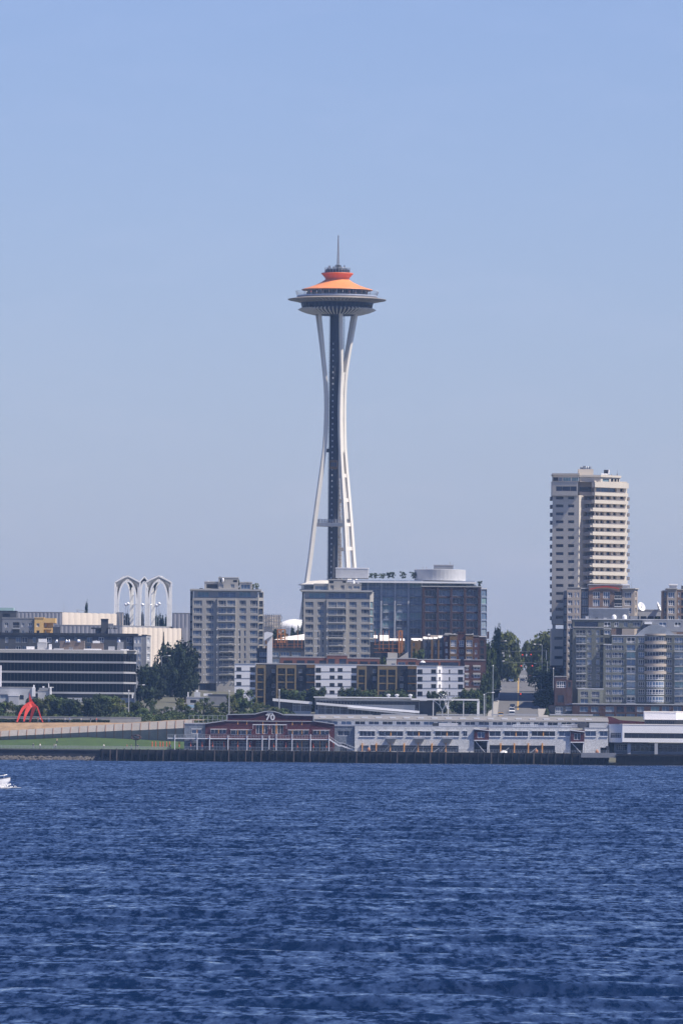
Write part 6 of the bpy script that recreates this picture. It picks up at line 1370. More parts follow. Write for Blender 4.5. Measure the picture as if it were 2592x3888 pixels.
def car(label, px, Y, colm, kind='car', rz=0.0, parked="cars on the climbing street"):
    p = W(px, 2650, Y); z = tz(Y)+.06; slope = math.atan((tz(Y+2)-tz(Y-2))/4)
    L, Wd, H = {'car': (4.5, 1.8, 1.45), 'suv': (4.8, 1.95, 1.85), 'van': (5.6, 2.05, 2.35)}[kind]
    t = thing("parked_car" if kind != 'van' else "parked_van", label, "car" if kind != 'van' else "van", (p.x, Y, z), 0, parked); t.rotation_euler = (slope, 0, rz)
    b = MB(); hb = H*.52
    prof = [(-L/2, .35), (-L/2, hb*.85), (-L/2+.25, hb), (L/2-.9, hb), (L/2-.1, hb*.8), (L/2, .35)]
    for s in (0,):
        n = len(prof); vs = [(x, -y, zz) for x in (-Wd/2, Wd/2) for y, zz in prof]; b.add(vs, [tuple(range(n)), tuple(range(n, 2*n))[::-1]]+[((i+1) % n, i, n+i, n+(i+1) % n) for i in range(n)])
    cab = [(-L/2+(.1 if kind != 'car' else .7), hb), (-L/2+(.3 if kind != 'car' else 1.1), H-.06), (L/2-(1.7 if kind != 'van' else 1.2), H-.06), (L/2-1.15+(.4 if kind == 'van' else 0), hb)]
    n = 4; iw = Wd/2-.16; vs = [(sx*(Wd/2-.04 if zz == hb else iw), -y, zz) for sx in (-1, 1) for y, zz in cab]
    g = MB(); g.add(vs, [tuple(range(n)), tuple(range(n, 2*n))[::-1]]+[((i+1) % n, i, n+i, n+(i+1) % n) for i in range(n)])
    b.add([(sx*(iw+.02), -y, zz) for zz in (H-.12, H) for y in (cab[1][0]-.04, cab[2][0]+.04) for sx in (-1, 1)], [(0, 2, 3, 1), (4, 5, 7, 6), (0, 1, 5, 4), (2, 6, 7, 3), (0, 4, 6, 2), (1, 3, 7, 5)])
    for sx in (-1, 1):
        for y in (cab[0][0]*.5+cab[1][0]*.5, (cab[0][0]+cab[3][0])/2, (cab[2][0]+cab[3][0])/2): b.bar((sx*(Wd/2-.05), -y, hb), (sx*(iw+.0), -y+.0, H-.1), .09)
    b.build("body", colm, None).parent = t; g.build("windows", g_d, None).parent = t
    wm = MB(); wm.tube([(-.1, 0, 0), (.1, 0, 0)], .33, 12)
    me = mesh_of(wm, "wheel", mat("tyre_rubber", (.02, .02, .02), .9))
    for sx in (-1, 1):
        for y in (-L/2+.85, L/2-.85): o = bpy.data.objects.new("wheel", me); C.objects.link(o); o.parent = t; o.location = (sx*(Wd/2-.12), y, .33)
        q = MB(); q.box(sx*Wd*.36-.16, sx*Wd*.36+.16, -L/2-.03, -L/2+.02, hb*.6, hb*.8); q.build("headlight", white, None).parent = t
    return t
cw = mat("car_white", (.75, .75, .76), .3, .03, .3); cs = mat("car_silver", (.5, .51, .53), .3, .05, .3, .5); cd = mat("car_dark", (.03, .033, .045), .25); cb = mat("car_blue", (.06, .1, .2), .3); cr = mat("car_maroon", (.2, .03, .03), .3)
def street_car(lb, px, py, m_, kind='car'):
    # depth where the road surface shows on photo row py
    lo, hi = 2600, 3440
    for _ in range(40):
        mid = (lo+hi)/2
        if W(px, py, mid).z > tz(mid): lo = mid
        else: hi = mid
    # road rises with depth: row py sees the road where heights agree
    car(lb, px, lo, m_, kind)
for a in (("white van coming down beside the yellow fork line", 1943, 2708, cw, 'suv'), ("dark car just uphill of the white van at the street's foot", 1945, 2690, cd), ("silver car lowest on the street under the white van", 1942.5, 2718, cs), ("silver car parked on the sunlit strip at the left kerb", 1893.5, 2621, cs, 'suv'), ("blue car parked in the shade at the left kerb, upper of two", 1880, 2634, cb), ("blue car parked in the shade at the left kerb, lower of two", 1879, 2652, cb), ("dark car with a glinting lamp at the left kerb's shade edge", 1878, 2667, cd), ("blue car with a white roof beside the orange covered trailer", 1938.5, 2590, cb, 'suv'), ("dark car stopped right of the yellow line uphill", 1982, 2591, cd), ("maroon car standing at the upper right kerb", 2011, 2583, cr, 'suv'), ("dark car crossing near the upper crosswalk", 2013, 2553, cd), ("white van highest at the left kerb by the trees", 1903, 2545, cw, 'van'), ("white car parked below the highest van", 1909, 2560, cw), ("pale car parked half under the left trees uphill", 1905.5, 2574, cs)):
    street_car(*a)
def road_y(px, py):
    lo, hi = 2600, 3440
    for _ in range(40):
        mid = (lo+hi)/2
        if W(px, py, mid).z > tz(mid): lo = mid
        else: hi = mid
    return lo
Y = road_y(1930, 2584); p = W(1930, 2584, Y); t = thing("covered_trailer", "small trailer under an orange cover beside the blue car", "trailer", (p.x, Y, tz(Y)+.06)); b = MB(); b.lathe([(0, 1.75), (.6, 1.7), (1.0, 1.3), (1.05, .5), (.9, .35)], 8, (p.x, Y, tz(Y)+.06)); b.build("cover", mat("orange_red_cover", (.65, .13, .05), .7), t)
b = MB()
for s in (-1, 1): b.tube([(p.x+s*.9-.1, Y, tz(Y)+.39), (p.x+s*.9+.1, Y, tz(Y)+.39)], .33, 10)
b.build("wheel", mat("tyre_rubber", None), t)
Y = 2642; p = W(1900, 2717, Y); t = thing("yellow_cab", "yellow taxi roof showing just above the pier roof at the street's foot", "car", (p.x, Y, tz(Y)+.06)); 
t.name = "remove"; bpy.data.objects.remove(t); car("yellow taxi just above the pier roof at the street's foot", 1901, 2646, mat("car_yellow", (.6, .36, .05), .3))

# ---------------------------------------------------------------- lamps, poles, signals
def lamp(label, px, ytop, xhead, Y, group="street lamps along the climbing street"):
    q = W(px, ytop, Y); h = W(xhead, ytop-4, Y); t = thing("street_lamp", label, "street lamp", (q.x, Y, tz(Y)), 0, group)
    b = MB(); b.tube([(q.x, Y, tz(Y)-.2), (q.x, Y, q.z)], [.16, .1], 7); b.build("pole", metal, t)
    b = MB(); b.tube([(q.x, Y, q.z), (q.x+(h.x-q.x)*.4, Y, q.z+.35), (h.x, Y, h.z)], [.08, .07, .06], 6); b.build("arm", metal, t)
    b = MB(); s = 1 if h.x > q.x else -1; b.add([(h.x-s*.2, Y-.2, h.z-.12), (h.x-s*.2, Y+.2, h.z-.12), (h.x+s*.75, Y+.25, h.z-.1), (h.x+s*.75, Y-.25, h.z-.1), (h.x-s*.2, Y-.15, h.z+.1), (h.x-s*.2, Y+.15, h.z+.1), (h.x+s*.7, Y+.18, h.z+.16), (h.x+s*.7, Y-.18, h.z+.16)], [(0, 1, 2, 3), (7, 6, 5, 4), (0, 4, 5, 1), (1, 5, 6, 2), (2, 6, 7, 3), (3, 7, 4, 0)]); b.build("lamp_head", white, t)
for a in (("tallest street lamp by the beige tower, arm toward the street", 2057, 2450, 2032, 3100), ("street lamp below the tallest one, bright pole before dark trees", 2058, 2524, 2034, 2980), ("thin street lamp in the dark trees above the lower crossing", 2055, 2573, 2030, 2890), ("street lamp with its pale head before the brick town house", 2102, 2624, 2056, 2790), ("left kerb street lamp with its arm reaching right at the street's foot", 1843, 2634, 1868, 2640), ("left kerb street lamp whose head shows against the upper left trees", 1880, 2514, 1908, 3010), ("left lamp with the highest head before the big round tree", 1890, 2438, 1916, 3180), ("left lamp head half hidden by the pointed tree", 1884, 2484, 1906, 3100)): lamp(*a)
lamp("street lamp beside the banded office's right corner", 513, 2605, 542, 2780, "street lamps near the office"); lamp("street lamp in front of the dark trees right of the grey block", 613, 2494, 640, 2850, "street lamps near the office")
for px, yt, Y, lb in ((1871, 2530, 2640, "tall bare pole at the left kerb of the street"), (489, 2625, 2600, "thin pole before the office's right end"), (870, 2627, 2590, "thin pale pole before the left condominium tower's base"), (2100, 2540, 2860, "short white pole before the brick base of the tower"), (1060, 2622, 2640, "thin lamp standard before the ochre framed block"), (1837, 2640, 2635, "slim grey pole just left of the street's foot")):
    q = W(px, yt, Y); t = thing("utility_pole", lb, "pole", (q.x, Y, tz(Y)), 0, "poles near the street"); b = MB(); b.tube([(q.x, Y, tz(Y)-.2), (q.x, Y, q.z)], [.19, .13], 7); b.build("shaft", lgrey if px != 1871 else metal, t); b = MB(); b.lathe([(.02, -.2), (.2, -.1), (.22, .15), (.02, .3)], 8, (q.x, Y, q.z+.1)); b.build("cap", white, t)
sig = mat("signal_red_light", (.9, .08, .04), .4, .02, emit=.7); n_ = 0
for (px, py, Y, lb) in ((1983, 2488, 3150, "red traffic light, upper row left of the pair"), (2015, 2487, 3150, "red traffic light, upper row right of the pair"), (1978, 2530, 3010, "red traffic light, lower row left of the pair"), (2020, 2530, 3010, "red traffic light, lower row right of the pair"), (1976, 2637, 2850, "red traffic light hanging low over the shaded crossing")):
    q = W(px, py, Y); t = thing("traffic_light", lb, "traffic light", (q.x, Y, q.z), 0, "traffic lights hung over the street"); b = MB(); b.box(q.x-.3, q.x+.3, Y-.05, Y+.35, q.z-1.0, q.z+.5); b.tube([(q.x, Y+.15, q.z+.5), (q.x, Y+.15, q.z+1.4)], .04, 5); b.build("housing", dark, t); b = MB(); b.tube([(q.x, Y-.25, q.z+.15), (q.x, Y-.06, q.z+.15)], .22, 12); b.build("red_lens", sig, t)
for Y, py in ((3150, 2478), (3010, 2520), (2850, 2626)):
    a, c = xc(Y)-11, xc(Y)+11; z = W(1980, py, Y).z+.35; t = thing("span_wire", "thin signal wire across the street at its %s crossing" % {3150: "highest", 3010: "middle", 2850: "lowest"}[Y], "cable", (0, Y, z), 0); b = MB(); b.tube([(a, Y+.15, z+.4), ((a+c)/2, Y+.15, z), (c, Y+.15, z+.4)], .03, 4)
    for x in (a, c): b.tube([(x, Y+.15, tz(Y)-.2), (x, Y+.15, z+.6)], .14, 6)
    b.build("wire", metal, t)
for i, (px, py, Y, w) in enumerate(((1998, 2488, 3148, .55), (1934, 2491, 3148, .5), (1912, 2490, 3146, .5), (1997, 2533, 3008, .55))):
    q = W(px, py, Y); t = thing("hanging_sign", "small pale sign hung over the street, "+["between the upper lights", "left of the upper lights", "farthest left by the trees", "between the lower lights"][i], "sign", (q.x, Y, q.z), 0, "small signs over the street"); b = MB(); b.box(q.x-w/2, q.x+w/2, Y, Y+.06, q.z-.45, q.z+.45); b.build("panel", lgrey, t); b = MB(); b.bar((q.x, Y+.03, q.z+.45), (q.x, Y+.03, q.z+1.2), .05); b.build("hanger", metal, t)

# ---------------------------------------------------------------- trees and shrubs
def crown_mesh(kind, seed, leaf):
    r = random.Random(seed); b = MB(); pts = []
    if kind == 'broad':
        lobes = [(Vector((max(-.36, min(.36, r.gauss(0, .22)))*(1.15-.6*abs(z-.4)), max(-.36, min(.36, r.gauss(0, .22)))*(1.15-.6*abs(z-.4)), z)), .13+.13*r.random()) for z in [.1+.74*(q+.5)/26 for q in range(26)]]
        N = 3000
    elif kind == 'loose':
        lobes = [(Vector((r.gauss(0, .22), r.gauss(0, .22), .06+.84*r.random())), .07+.12*r.random()) for _ in range(28)]; N = 1900
    elif kind == 'column':
        lobes = [(Vector((r.gauss(0, .12), r.gauss(0, .12), z)), (.3-.2*abs(z-.4))*.9) for z in np.linspace(.1, .9, 16)]; N = 2300
    else: lobes = None; N = 2300
    for i in range(N):
        if lobes:
            c, R_ = r.choice(lobes); d = Vector((r.gauss(0, 1), r.gauss(0, 1), r.gauss(0, 1))).normalized(); p = c+d*R_*(r.random()**.35); n = (d+Vector((r.gauss(0, .5), r.gauss(0, .5), r.gauss(0, .5)+.3))).normalized()
        else:
            z = r.random()**1.3; a = r.uniform(0, 6.283); tier = (z*9) % 1; R_ = (1-z)*.5*(.6+.4*(1-tier)); p = Vector((math.cos(a)*R_*r.random()**.4, math.sin(a)*R_*r.random()**.4, .06+z*.94)); n = Vector((math.cos(a), math.sin(a), .6+r.gauss(0, .5))).normalized()
        s = leaf*r.uniform(.6, 1.4); a = n.orthogonal().normalized(); a.rotate(Matrix.Rotation(r.uniform(0, 6.28), 3, n)); c2 = n.cross(a)
        b.quad(p-a*s-c2*s*.6, p+a*s-c2*s*.6, p+a*s*.8+c2*s*.6, p-a*s*.8+c2*s*.6)
    return b
CROWNS = {}
for k, leaf, n in (('broad', .04, 5), ('loose', .03, 3), ('column', .03, 2), ('conifer', .028, 2)):
    CROWNS[k] = [crown_mesh(k, 100+i*7+len(k), leaf) for i in range(n)]
CM = {}
def tree(label, px, ytop, w, Y, kind, leafm, ybase=None, group=None, zb=None, name=None):
    p = W(px, ytop, Y); zb = (tz(Y) if zb is None else zb)-.1; H = p.z-zb; Wm = w/(F/Y); nm = name or ("conifer_tree" if kind in ('conifer', 'column') else "leafy_tree")
    t = thing(nm, label, "tree" if not name else "shrub", (p.x, Y, zb), 0, group); tr = H*.12 if kind in ('conifer', 'column') else H*.26; rnd = random.Random(int(px*7+ytop))
    b = MB(); r0 = max(.05, H*.022); b.tube([(0, 0, 0), (rnd.uniform(-.02, .02)*H, 0, H*.4), (rnd.uniform(-.04, .04)*H, 0, H*.85)], [r0, r0*.7, r0*.15], 7)
    if kind in ('broad', 'loose'):
        for k in range(7):
            a = rnd.uniform(0, 6.28); z = H*rnd.uniform(.22, .55); L = Wm*.36; b.tube([(0, 0, z), (math.cos(a)*L*.5, math.sin(a)*L*.5, z+H*.12), (math.cos(a)*L, math.sin(a)*L, z+H*.26)], [r0*.45, r0*.3, r0*.08], 5)
    b.build("trunk", bark, None).parent = t
    i = rnd.randrange(len(CROWNS[kind])); key = (kind, i, leafm)
    if key not in CM: CM[key] = mesh_of(CROWNS[kind][i], "crown", MATS[leafm])
    o = bpy.data.objects.new("crown", CM[key]); C.objects.link(o); o.parent = t; f = .06; Wm *= 1.18
    zs = (H*(1-f))/1.0; o.location = (0, 0, H*f); o.scale = (Wm, Wm, zs*(1.0 if kind in ('conifer', 'column') else 1.02)); o.rotation_euler = (0, 0, rnd.uniform(0, 6.28))
    return t
row = [(-8, 2668, 60), (22, 2664, 62), (62, 2676, 46), (100, 2672, 60), (132, 2650, 56), (168, 2646, 70), (205, 2640, 66), (240, 2650, 70), (272, 2652, 62), (305, 2668, 56), (345, 2650, 64), (383, 2636, 70), (418, 2640, 66), (452, 2652, 60), (508, 2664, 58), (540, 2690, 52), (576, 2654, 34), (603, 2690, 34), (640, 2684, 40), (690, 2652, 44), (716, 2680, 40), (748, 2664, 38), (776, 2650, 52), (812, 2684, 50), (846, 2664, 44), (884, 2638, 60), (926, 2618, 70), (968, 2664, 60), (1000, 2678, 60), (1040, 2684, 50), (1074, 2690, 46)]
shade = "dark bushy,pale loose,mid green,spreading,slim".split(',')
for i, (px, yt, w) in enumerate(row):
    kd = 'loose' if (w < 48 or i % 4 == 1 or i > 20) else 'broad'; lm = ('leaf_light' if kd == 'loose' and i % 2 else 'leaf_mid') if i > 14 or kd == 'loose' else ('leaf_dark' if i % 3 else 'leaf_mid')
    tree("%s %s tree from the left in the park row before the office and condominium" % (ordn(i), "loose" if kd == 'loose' else "bushy"), px, yt, w, 2600+(i*37 % 5)*5, kd, lm, group="trees in the park row")
ug = MB(); rr = random.Random(21)
for lmn, n in (('leaf_dark', 5000), ('leaf_mid', 7000), ('leaf_light', 2500)):
    ug.use(MATS[lmn])
    for k in range(n):
        px = rr.uniform(-40, 1120) if rr.random() < .5 else rr.uniform(430, 1120); Yu = rr.uniform(2580, 2612); hh = (.9+.8*math.sin(px*.05)*math.sin(px*.021+1)+(1.2 if px > 420 else 0))*rr.random()**.7; p = W(px, 2700, Yu); z = tz(Yu)+max(0, hh); q = rr.uniform(.14, .34)
        n_ = Vector((rr.gauss(0, 1), rr.gauss(0, 1)-.4, rr.gauss(0, 1)+.4)).normalized(); aa = n_.orthogonal().normalized()*q; cc = n_.cross(aa)*.7; o_ = Vector((p.x, Yu, z)); ug.quad(o_-aa-cc, o_+aa-cc, o_+aa*.8+cc, o_-aa*.8+cc)
tag(ug.build("undergrowth"), "low mixed bushes filling the ground under the park trees", "bushes", kind="stuff")
def side(x):
    return W(x, 2640, 2750).x
bs = MB(); Ys_ = list(range(2630, 2900, 15)); bs.add([(W(xx, 2640, 2700).x+(y-2630)*.05, y, tz(y)+.07) for y in Ys_ for xx in (592, 700)], [(2*i, 2*i+1, 2*i+3, 2*i+2) for i in range(len(Ys_)-1)])
tag(bs.build("side_street", asphalt), "short grey side street between the dark trees and the banded office", "road", kind="structure")
for (lb, px, Yc_, m_) in (("white car parked behind the park trees, left of three", 548, 2625, cw), ("maroon car parked behind the park trees, middle of three", 552+26, 2628, cr), ("silver car parked behind the park trees, right of three", 655, 2626, cs)): car(lb, px, Yc_, m_, rz=1.5, parked="cars behind the park trees")
p_ = W(729, 2684, 2622); tt = thing("blue_canopy", "light blue canopy among the bushes below the left condominium", "canopy", (p_.x, 2622, tz(2622))); bb = MB(); a_, c_ = W(703, 2684, 2622), W(756, 2678, 2622); bb.extrude_y([(a_.x, a_.z-.3), (c_.x, a_.z-.3), (c_.x-.3, c_.z), (a_.x+.3, c_.z+.1)], 2621, 2625); bb.build("roof", mat("sky_blue_canvas", (.35, .55, .75), .6), tt); bb = MB()
for xx in (a_.x+.2, c_.x-.3):
    for yy in (2621.2, 2624.6): bb.box(xx, xx+.1, yy, yy+.1, tz(2622)-.2, a_.z-.303)
bb.build("post", metal, tt)
Lb = Bld("service_block", "low blue grey service block with white rooftop units at the left condominium's foot", "service building", 790, 2770)
Lb.vol([(708, 2770), (790, 2770)], 2650, 9, lgrey, [(722, 745, 2658, 2670, 'dark')], roof=lgrey); Lb.vol([(790.3, 2771), (868, 2771)], 2640, 9, mgrey, [], roof=dgrey)
rooftop(Lb, [(737, 760, 2628, 2650, lgrey, 'roof_unit', 3), (773, 806, 2634, 2642, white, 'roof_unit', 2.4), (744, 752, 2620, 2628, white, 'roof_vent', 3.4), (712, 716, 2628, 2650, white, 'vent', 1)], 2770); Lb.done()
for a in (("big dark tree right of the banded office, lowest of its clump", 560, 2520, 78, 2790, 'broad', 'leaf_deep'), ("dark round tree between the clump's lowest tree and the conifer", 604, 2528, 66, 2830, 'broad', 'leaf_deep'), ("broad dark tree leaning on the pale hall at the clump's middle", 655, 2448, 92, 2880, 'broad', 'leaf_deep'), ("tallest dark tree touching the left condominium tower", 702, 2440, 84, 2890, 'broad', 'leaf_deep'), ("dark tree at the left condominium tower's foot", 706, 2500, 78, 2800, 'column', 'leaf_deep')): tree(*a, group="dark trees beside the left condominium")
tree("pointed conifer rising before the pale hall's lower wall", 621, 2403, 42, 2900, 'conifer', 'leaf_conifer'); tree("lone pointed conifer on the skyline left of the arches", 327, 2293, 22, 3420, 'column', 'leaf_conifer')
for i, (px, yt, w) in enumerate(((478, 2336, 34), (497, 2340, 26), (537, 2328, 20), (593, 2342, 34), (613, 2336, 30), (630, 2345, 26))): tree("%s dark tree from the left seen between the white arches' legs" % ordn(i), px, yt, w, 3420, 'column' if i % 2 else 'broad', 'leaf_conifer', group="trees behind the arches")
for i, (px, yt, w, Y) in enumerate(((1010, 2352, 26, 3350), (1118, 2378, 40, 3290), (1146, 2366, 28, 3280), (1060, 2384, 60, 3280))): tree("%s dark tree from the left below the white dome" % ordn(i), px, yt, w, Y, 'broad', 'leaf_dark', group="trees below the dome")
for i, (px, yt, w, lm) in enumerate(((902, 2632, 40, 'leaf_dark'), (1090, 2616, 50, 'leaf_dark'), (1128, 2618, 54, 'leaf_dark'), (1206, 2606, 60, 'leaf_dark'), (1187, 2630, 44, 'leaf_dark'), (1308, 2612, 36, 'leaf_dark'), (1340, 2606, 46, 'leaf_dark'), (1372, 2626, 44, 'leaf_dark'), (1402, 2618, 50, 'leaf_mid'), (1444, 2640, 36, 'leaf_mid'), (1490, 2622, 60, 'leaf_dark'), (1522, 2620, 54, 'leaf_dark'), (1556, 2640, 32, 'leaf_mid'), (1645, 2624, 42, 'leaf_dark'), (1674, 2626, 44, 'leaf_dark'), (1735, 2648, 50, 'leaf_mid'), (1778, 2614, 46, 'leaf_mid'), (1806, 2616, 44, 'leaf_mid'), (1760, 2664, 60, 'leaf_dark'), (1795, 2666, 56, 'leaf_dark'))):
    tree("%s small tree from the left before the white and dark apartment row" % ordn(i), px, yt, w, 2685 if yt < 2660 else 2668, 'broad', lm, group="trees before the apartment row")
for a in (("pointed dark tree left of the street, tallest of all there", 1884, 2384, 46, 2990, 'column', 'leaf_mid'), ("big round olive tree left of the street's gap of sky", 1927, 2398, 78, 3200, 'broad', 'leaf_light'), ("second round tree filling in behind the pointed one", 1905, 2404, 80, 3220, 'broad', 'leaf_light'), ("light green tree at the brick corner block's right edge", 1857, 2440, 44, 2900, 'broad', 'leaf_mid'), ("low tree under the left round trees at the street's top", 1918, 2504, 56, 3330, 'broad', 'leaf_mid'), ("low dark tree at the left kerb below the pointed one", 1868, 2520, 42, 2900, 'broad', 'leaf_dark'), ("bushy dark tree at the left kerb near the street's foot", 1844, 2588, 40, 2690, 'broad', 'leaf_dark'), ("small tree left of the bare pole at the street's foot", 1848, 2560, 40, 2740, 'broad', 'leaf_dark'), ("low bushes' tall tree beside the brick block's tan base", 1838, 2640, 40, 2680, 'broad', 'leaf_mid'),
          ("big pale olive tree right of the street touching the beige tower", 2062, 2404, 96, 3220, 'broad', 'leaf_light'), ("rounded olive tree right of the street's gap of sky", 2014, 2432, 62, 3260, 'broad', 'leaf_light'), ("dark tree at the right kerb under the lamp arms", 2070, 2504, 80, 3020, 'broad', 'leaf_dark'), ("dark tree at the right kerb behind the maroon car", 2078, 2545, 76, 2950, 'broad', 'leaf_dark'), ("dark tree before the tower's brick base", 2092, 2566, 60, 2880, 'broad', 'leaf_dark'), ("broad shaded tree at the right kerb above the street's foot", 2074, 2618, 76, 2770, 'broad', 'leaf_dark'), ("shaded tree beside the brick town house at the lowest corner", 2094, 2636, 54, 2760, 'broad', 'leaf_dark'), ("small bright pointed conifer at the street's right foot", 2075, 2684, 27, 2664, 'conifer', 'leaf_mid')): tree(*a, group="street trees on the hill")
tree("leafy tree growing behind the terracotta storey's right half", 1588, 2464, 52, 2790, 'broad', 'leaf_mid'); tree("small dark tree between the terracotta storeys", 1450, 2490, 34, 2775, 'broad', 'leaf_mid'); tree("dark conifer behind the olive block's roof near the dishes", 2498, 2344, 40, 2890, 'broad', 'leaf_dark')
def roof_plant(lb, px, ytop, ybase, w, Y, kd, lm, grp): tree(lb, px, ytop, w, Y, kd, lm, zb=W(px, ybase, Y).z, group=grp, name="roof_shrub")
for i, (px, yt, w) in enumerate(((1409, 2176, 17), (1427, 2176, 16), (1452, 2177, 26), (1476, 2173, 20), (1491, 2172, 18), (1531, 2170, 22), (1569, 2171, 22), (1591, 2174, 20))): roof_plant("%s dark shrub from the left on the white roof slab of the blue glass block" % ordn(i), px, yt, 2196, w, 3066, 'loose', 'leaf_dark', "shrubs on the glass block's roof")
for px, yt, w, lm, lb in ((905, 2196, 16, 'leaf_dark', "tall dark shrub beside the penthouse of the left condominium tower"), (945, 2210, 15, 'leaf_mid', "round shrub on the left condominium's right penthouse"), (961, 2218, 11, 'leaf_light', "yellow green shrub just right of the left condominium's penthouse"), (974, 2214, 15, 'leaf_light', "bright yellow green shrub at the left condominium's roof corner")): roof_plant(lb, px, yt, 2243, w, 2985, 'loose', lm, "shrubs on the left condominium roof")
for px, yt, w, lb in ((1662, 2208, 20, "shrub on the blue glass block's upper terrace"), (1820, 2206, 14, "dark shrub at the brick wing's right roof corner"), (1800, 2222, 16, "low shrub on the brick wing's roof terrace")): roof_plant(lb, px, yt, 2229, w, 3064, 'loose', 'leaf_dark', "shrubs on the brick wing terrace")

# ---------------------------------------------------------------- people, umbrellas
def person_mesh(seed, top, legs, hair):
    r = random.Random(seed); me = bpy.data.meshes.new("person"); sp = r.uniform(.05, .2); a1, a2 = r.uniform(-.15, .3), r.uniform(-.15, .3)
    V = [(0, 0, .93), (0, 0, 1.12), (0, 0, 1.36), (0, -.01, 1.5), (0, -.02, 1.6), (0, -.02, 1.7), (.1, 0, .9), (.11, -sp, .5), (.11, -sp*.6, .08), (.12, -sp*.6-.14, .03), (-.1, 0, .9), (-.11, sp, .5), (-.11, sp*1.2, .08), (-.12, sp*1.2-.14, .03), (.19, 0, 1.4), (.25, -.02, 1.13), (.25, -a1, .88), (.25, -a1-.05, .78), (-.19, 0, 1.4), (-.25, .02, 1.13), (-.25, -a2, .88), (-.25, -a2-.05, .78)]
    E = [(0, 1), (1, 2), (2, 3), (3, 4), (4, 5), (0, 6), (6, 7), (7, 8), (8, 9), (0, 10), (10, 11), (11, 12), (12, 13), (2, 14), (14, 15), (15, 16), (16, 17), (2, 18), (18, 19), (19, 20), (20, 21)]
    Rr = [.15, .135, .16, .06, .1, .085, .1, .075, .05, .045, .1, .075, .05, .045, .075, .05, .038, .035, .075, .05, .038, .035]
    me.from_pydata(V, E, []); o = bpy.data.objects.new("person", me); C.objects.link(o); m = o.modifiers.new("s", 'SKIN'); m.use_smooth_shade = True
    for i, v in enumerate(me.skin_vertices[0].data): v.radius = (Rr[i], Rr[i]*.8); v.use_root = i == 0
    o.modifiers.new("u", 'SUBSURF').levels = 1
    dg = bpy.context.evaluated_depsgraph_get(); e = bpy.data.meshes.new_from_object(o.evaluated_get(dg)); bpy.data.objects.remove(o)
    for q in (top, legs, skin, hair): e.materials.append(q)
    for f in e.polygons: z = f.center.z; x = abs(f.center.x); f.material_index = 3 if z > 1.68 or (z > 1.56 and f.center.y > .0) else 2 if z > 1.45 or (x > .2 and z < 1.1 and z > .6) else 0 if z > .95 else 1 if z > .1 else 3
    e.name = "person"; return e
hairm = mat("dark_hair", (.04, .03, .025), .8); PM = [person_mesh(i, cloth[a], cloth[c], hairm) for i, (a, c) in enumerate(((0, 1), (2, 3), (5, 4), (1, 3), (4, 1), (3, 5)))]
TOPS = ["white top and navy trousers", "red top and grey trousers", "blue top and tan trousers", "navy top and grey trousers", "tan top and navy trousers", "grey top and blue trousers"]
def person(i, x, y, z, rz, where, grp): o = bpy.data.objects.new("person", PM[i]); C.objects.link(o); o.location = (x, y, z); o.rotation_euler = (0, 0, rz); tag(o, "person in %s %s" % (TOPS[i], where), "person", grp)
zpth = W(200, 2744, 2559).z+.012
for i, (px, k, wh) in enumerate(((90, 0, "between the red sculpture's left legs"), (143, 1, "inside the red sculpture's right leg, left of two"), (150, 0, "inside the red sculpture's right leg, right of two"), (185, 5, "just right of the red sculpture on the bank"), (246, 0, "on the bank path, midway to the trees"), (263, 2, "on the bank path beside another walker"), (308, 0, "alone on the bank path before the bushy trees"), (343, 3, "on the bank path near the folded wall's rise"), (365, 1, "farthest right on the bank path"))): person(k, W(px, 2740, 2562).x, 2562+(i % 3)*2, zpth, i*1.3, wh, "walkers on the bank path")
for i, (px, k, wh) in enumerate(((126, 3, "at the promenade rail, leftmost"), (152, 0, "on the promenade below the lawn's left part"), (205, 4, "on the promenade, left one of a pair"), (212, 0, "on the promenade, right one of a pair"), (394, 0, "on the promenade below the lawn's middle"), (482, 1, "on the promenade near the knotted post"), (498, 5, "under the knotted post"), (523, 3, "right beside the knotted post's foot"), (650, 0, "at the promenade end under the white walkway"), (742, 0, "by the terrace umbrellas at the pier's left end"))): person(k, W(px, 2850, 2513).x, 2513 if px < 560 else YP-1.3, 3.67 if px < 560 else ZD+.004, i*.9, wh, "walkers on the waterfront")
person(4, W(216, 2818, 2527).x, 2527, W(216, 2822, 2527).z-.2, 1, "standing alone on the green lawn", "lawn walkers")
for i in range(11):
    a = -2.5+i*.18; person(i % 6, AX+16.2*math.cos(a), YN+16.2*math.sin(a), nz(1123)+.003, a, "%s from the left on the tower's observation deck" % ordn(i), "visitors on the observation deck")
ux = [604, 574, 587, 615, 629, 640, 680, 724, 767, 807, 850, 902, 948, 994, 1039, 1085, 1129, 1189, 1239, 1266]
ux.sort()
P0 = None
for i, px in enumerate(ux):
    x = W(px, 2850, YP-1.5).x
    if i == 0:
        t = thing("closed_umbrella", "", "umbrella", (0, 0, 0), 0, "closed umbrellas along the pier terrace"); b = MB(); b.tube([(0, 0, 0), (0, 0, 2.75)], .045, 6); b.lathe([(.3, 0.004), (.3, .07), (.05, .1)], 10); b.build("pole", metal, None).parent = t
        b = MB(); b.lathe([(.1, .85), (.2, 1.0), (.2, 1.3), (.14, 1.7), (.19, 2.1), (.1, 2.5), (.03, 2.72)], 9); b.build("canopy", umbm, None).parent = t; P0 = t
    else: t = copy_tree(P0)
    t.location = (x, YP-1.5 if px > 650 else 2514, ZD+.004 if px > 650 else 3.67); t["label"] = "%s closed orange umbrella from the left along the waterfront terrace" % ordn(i)
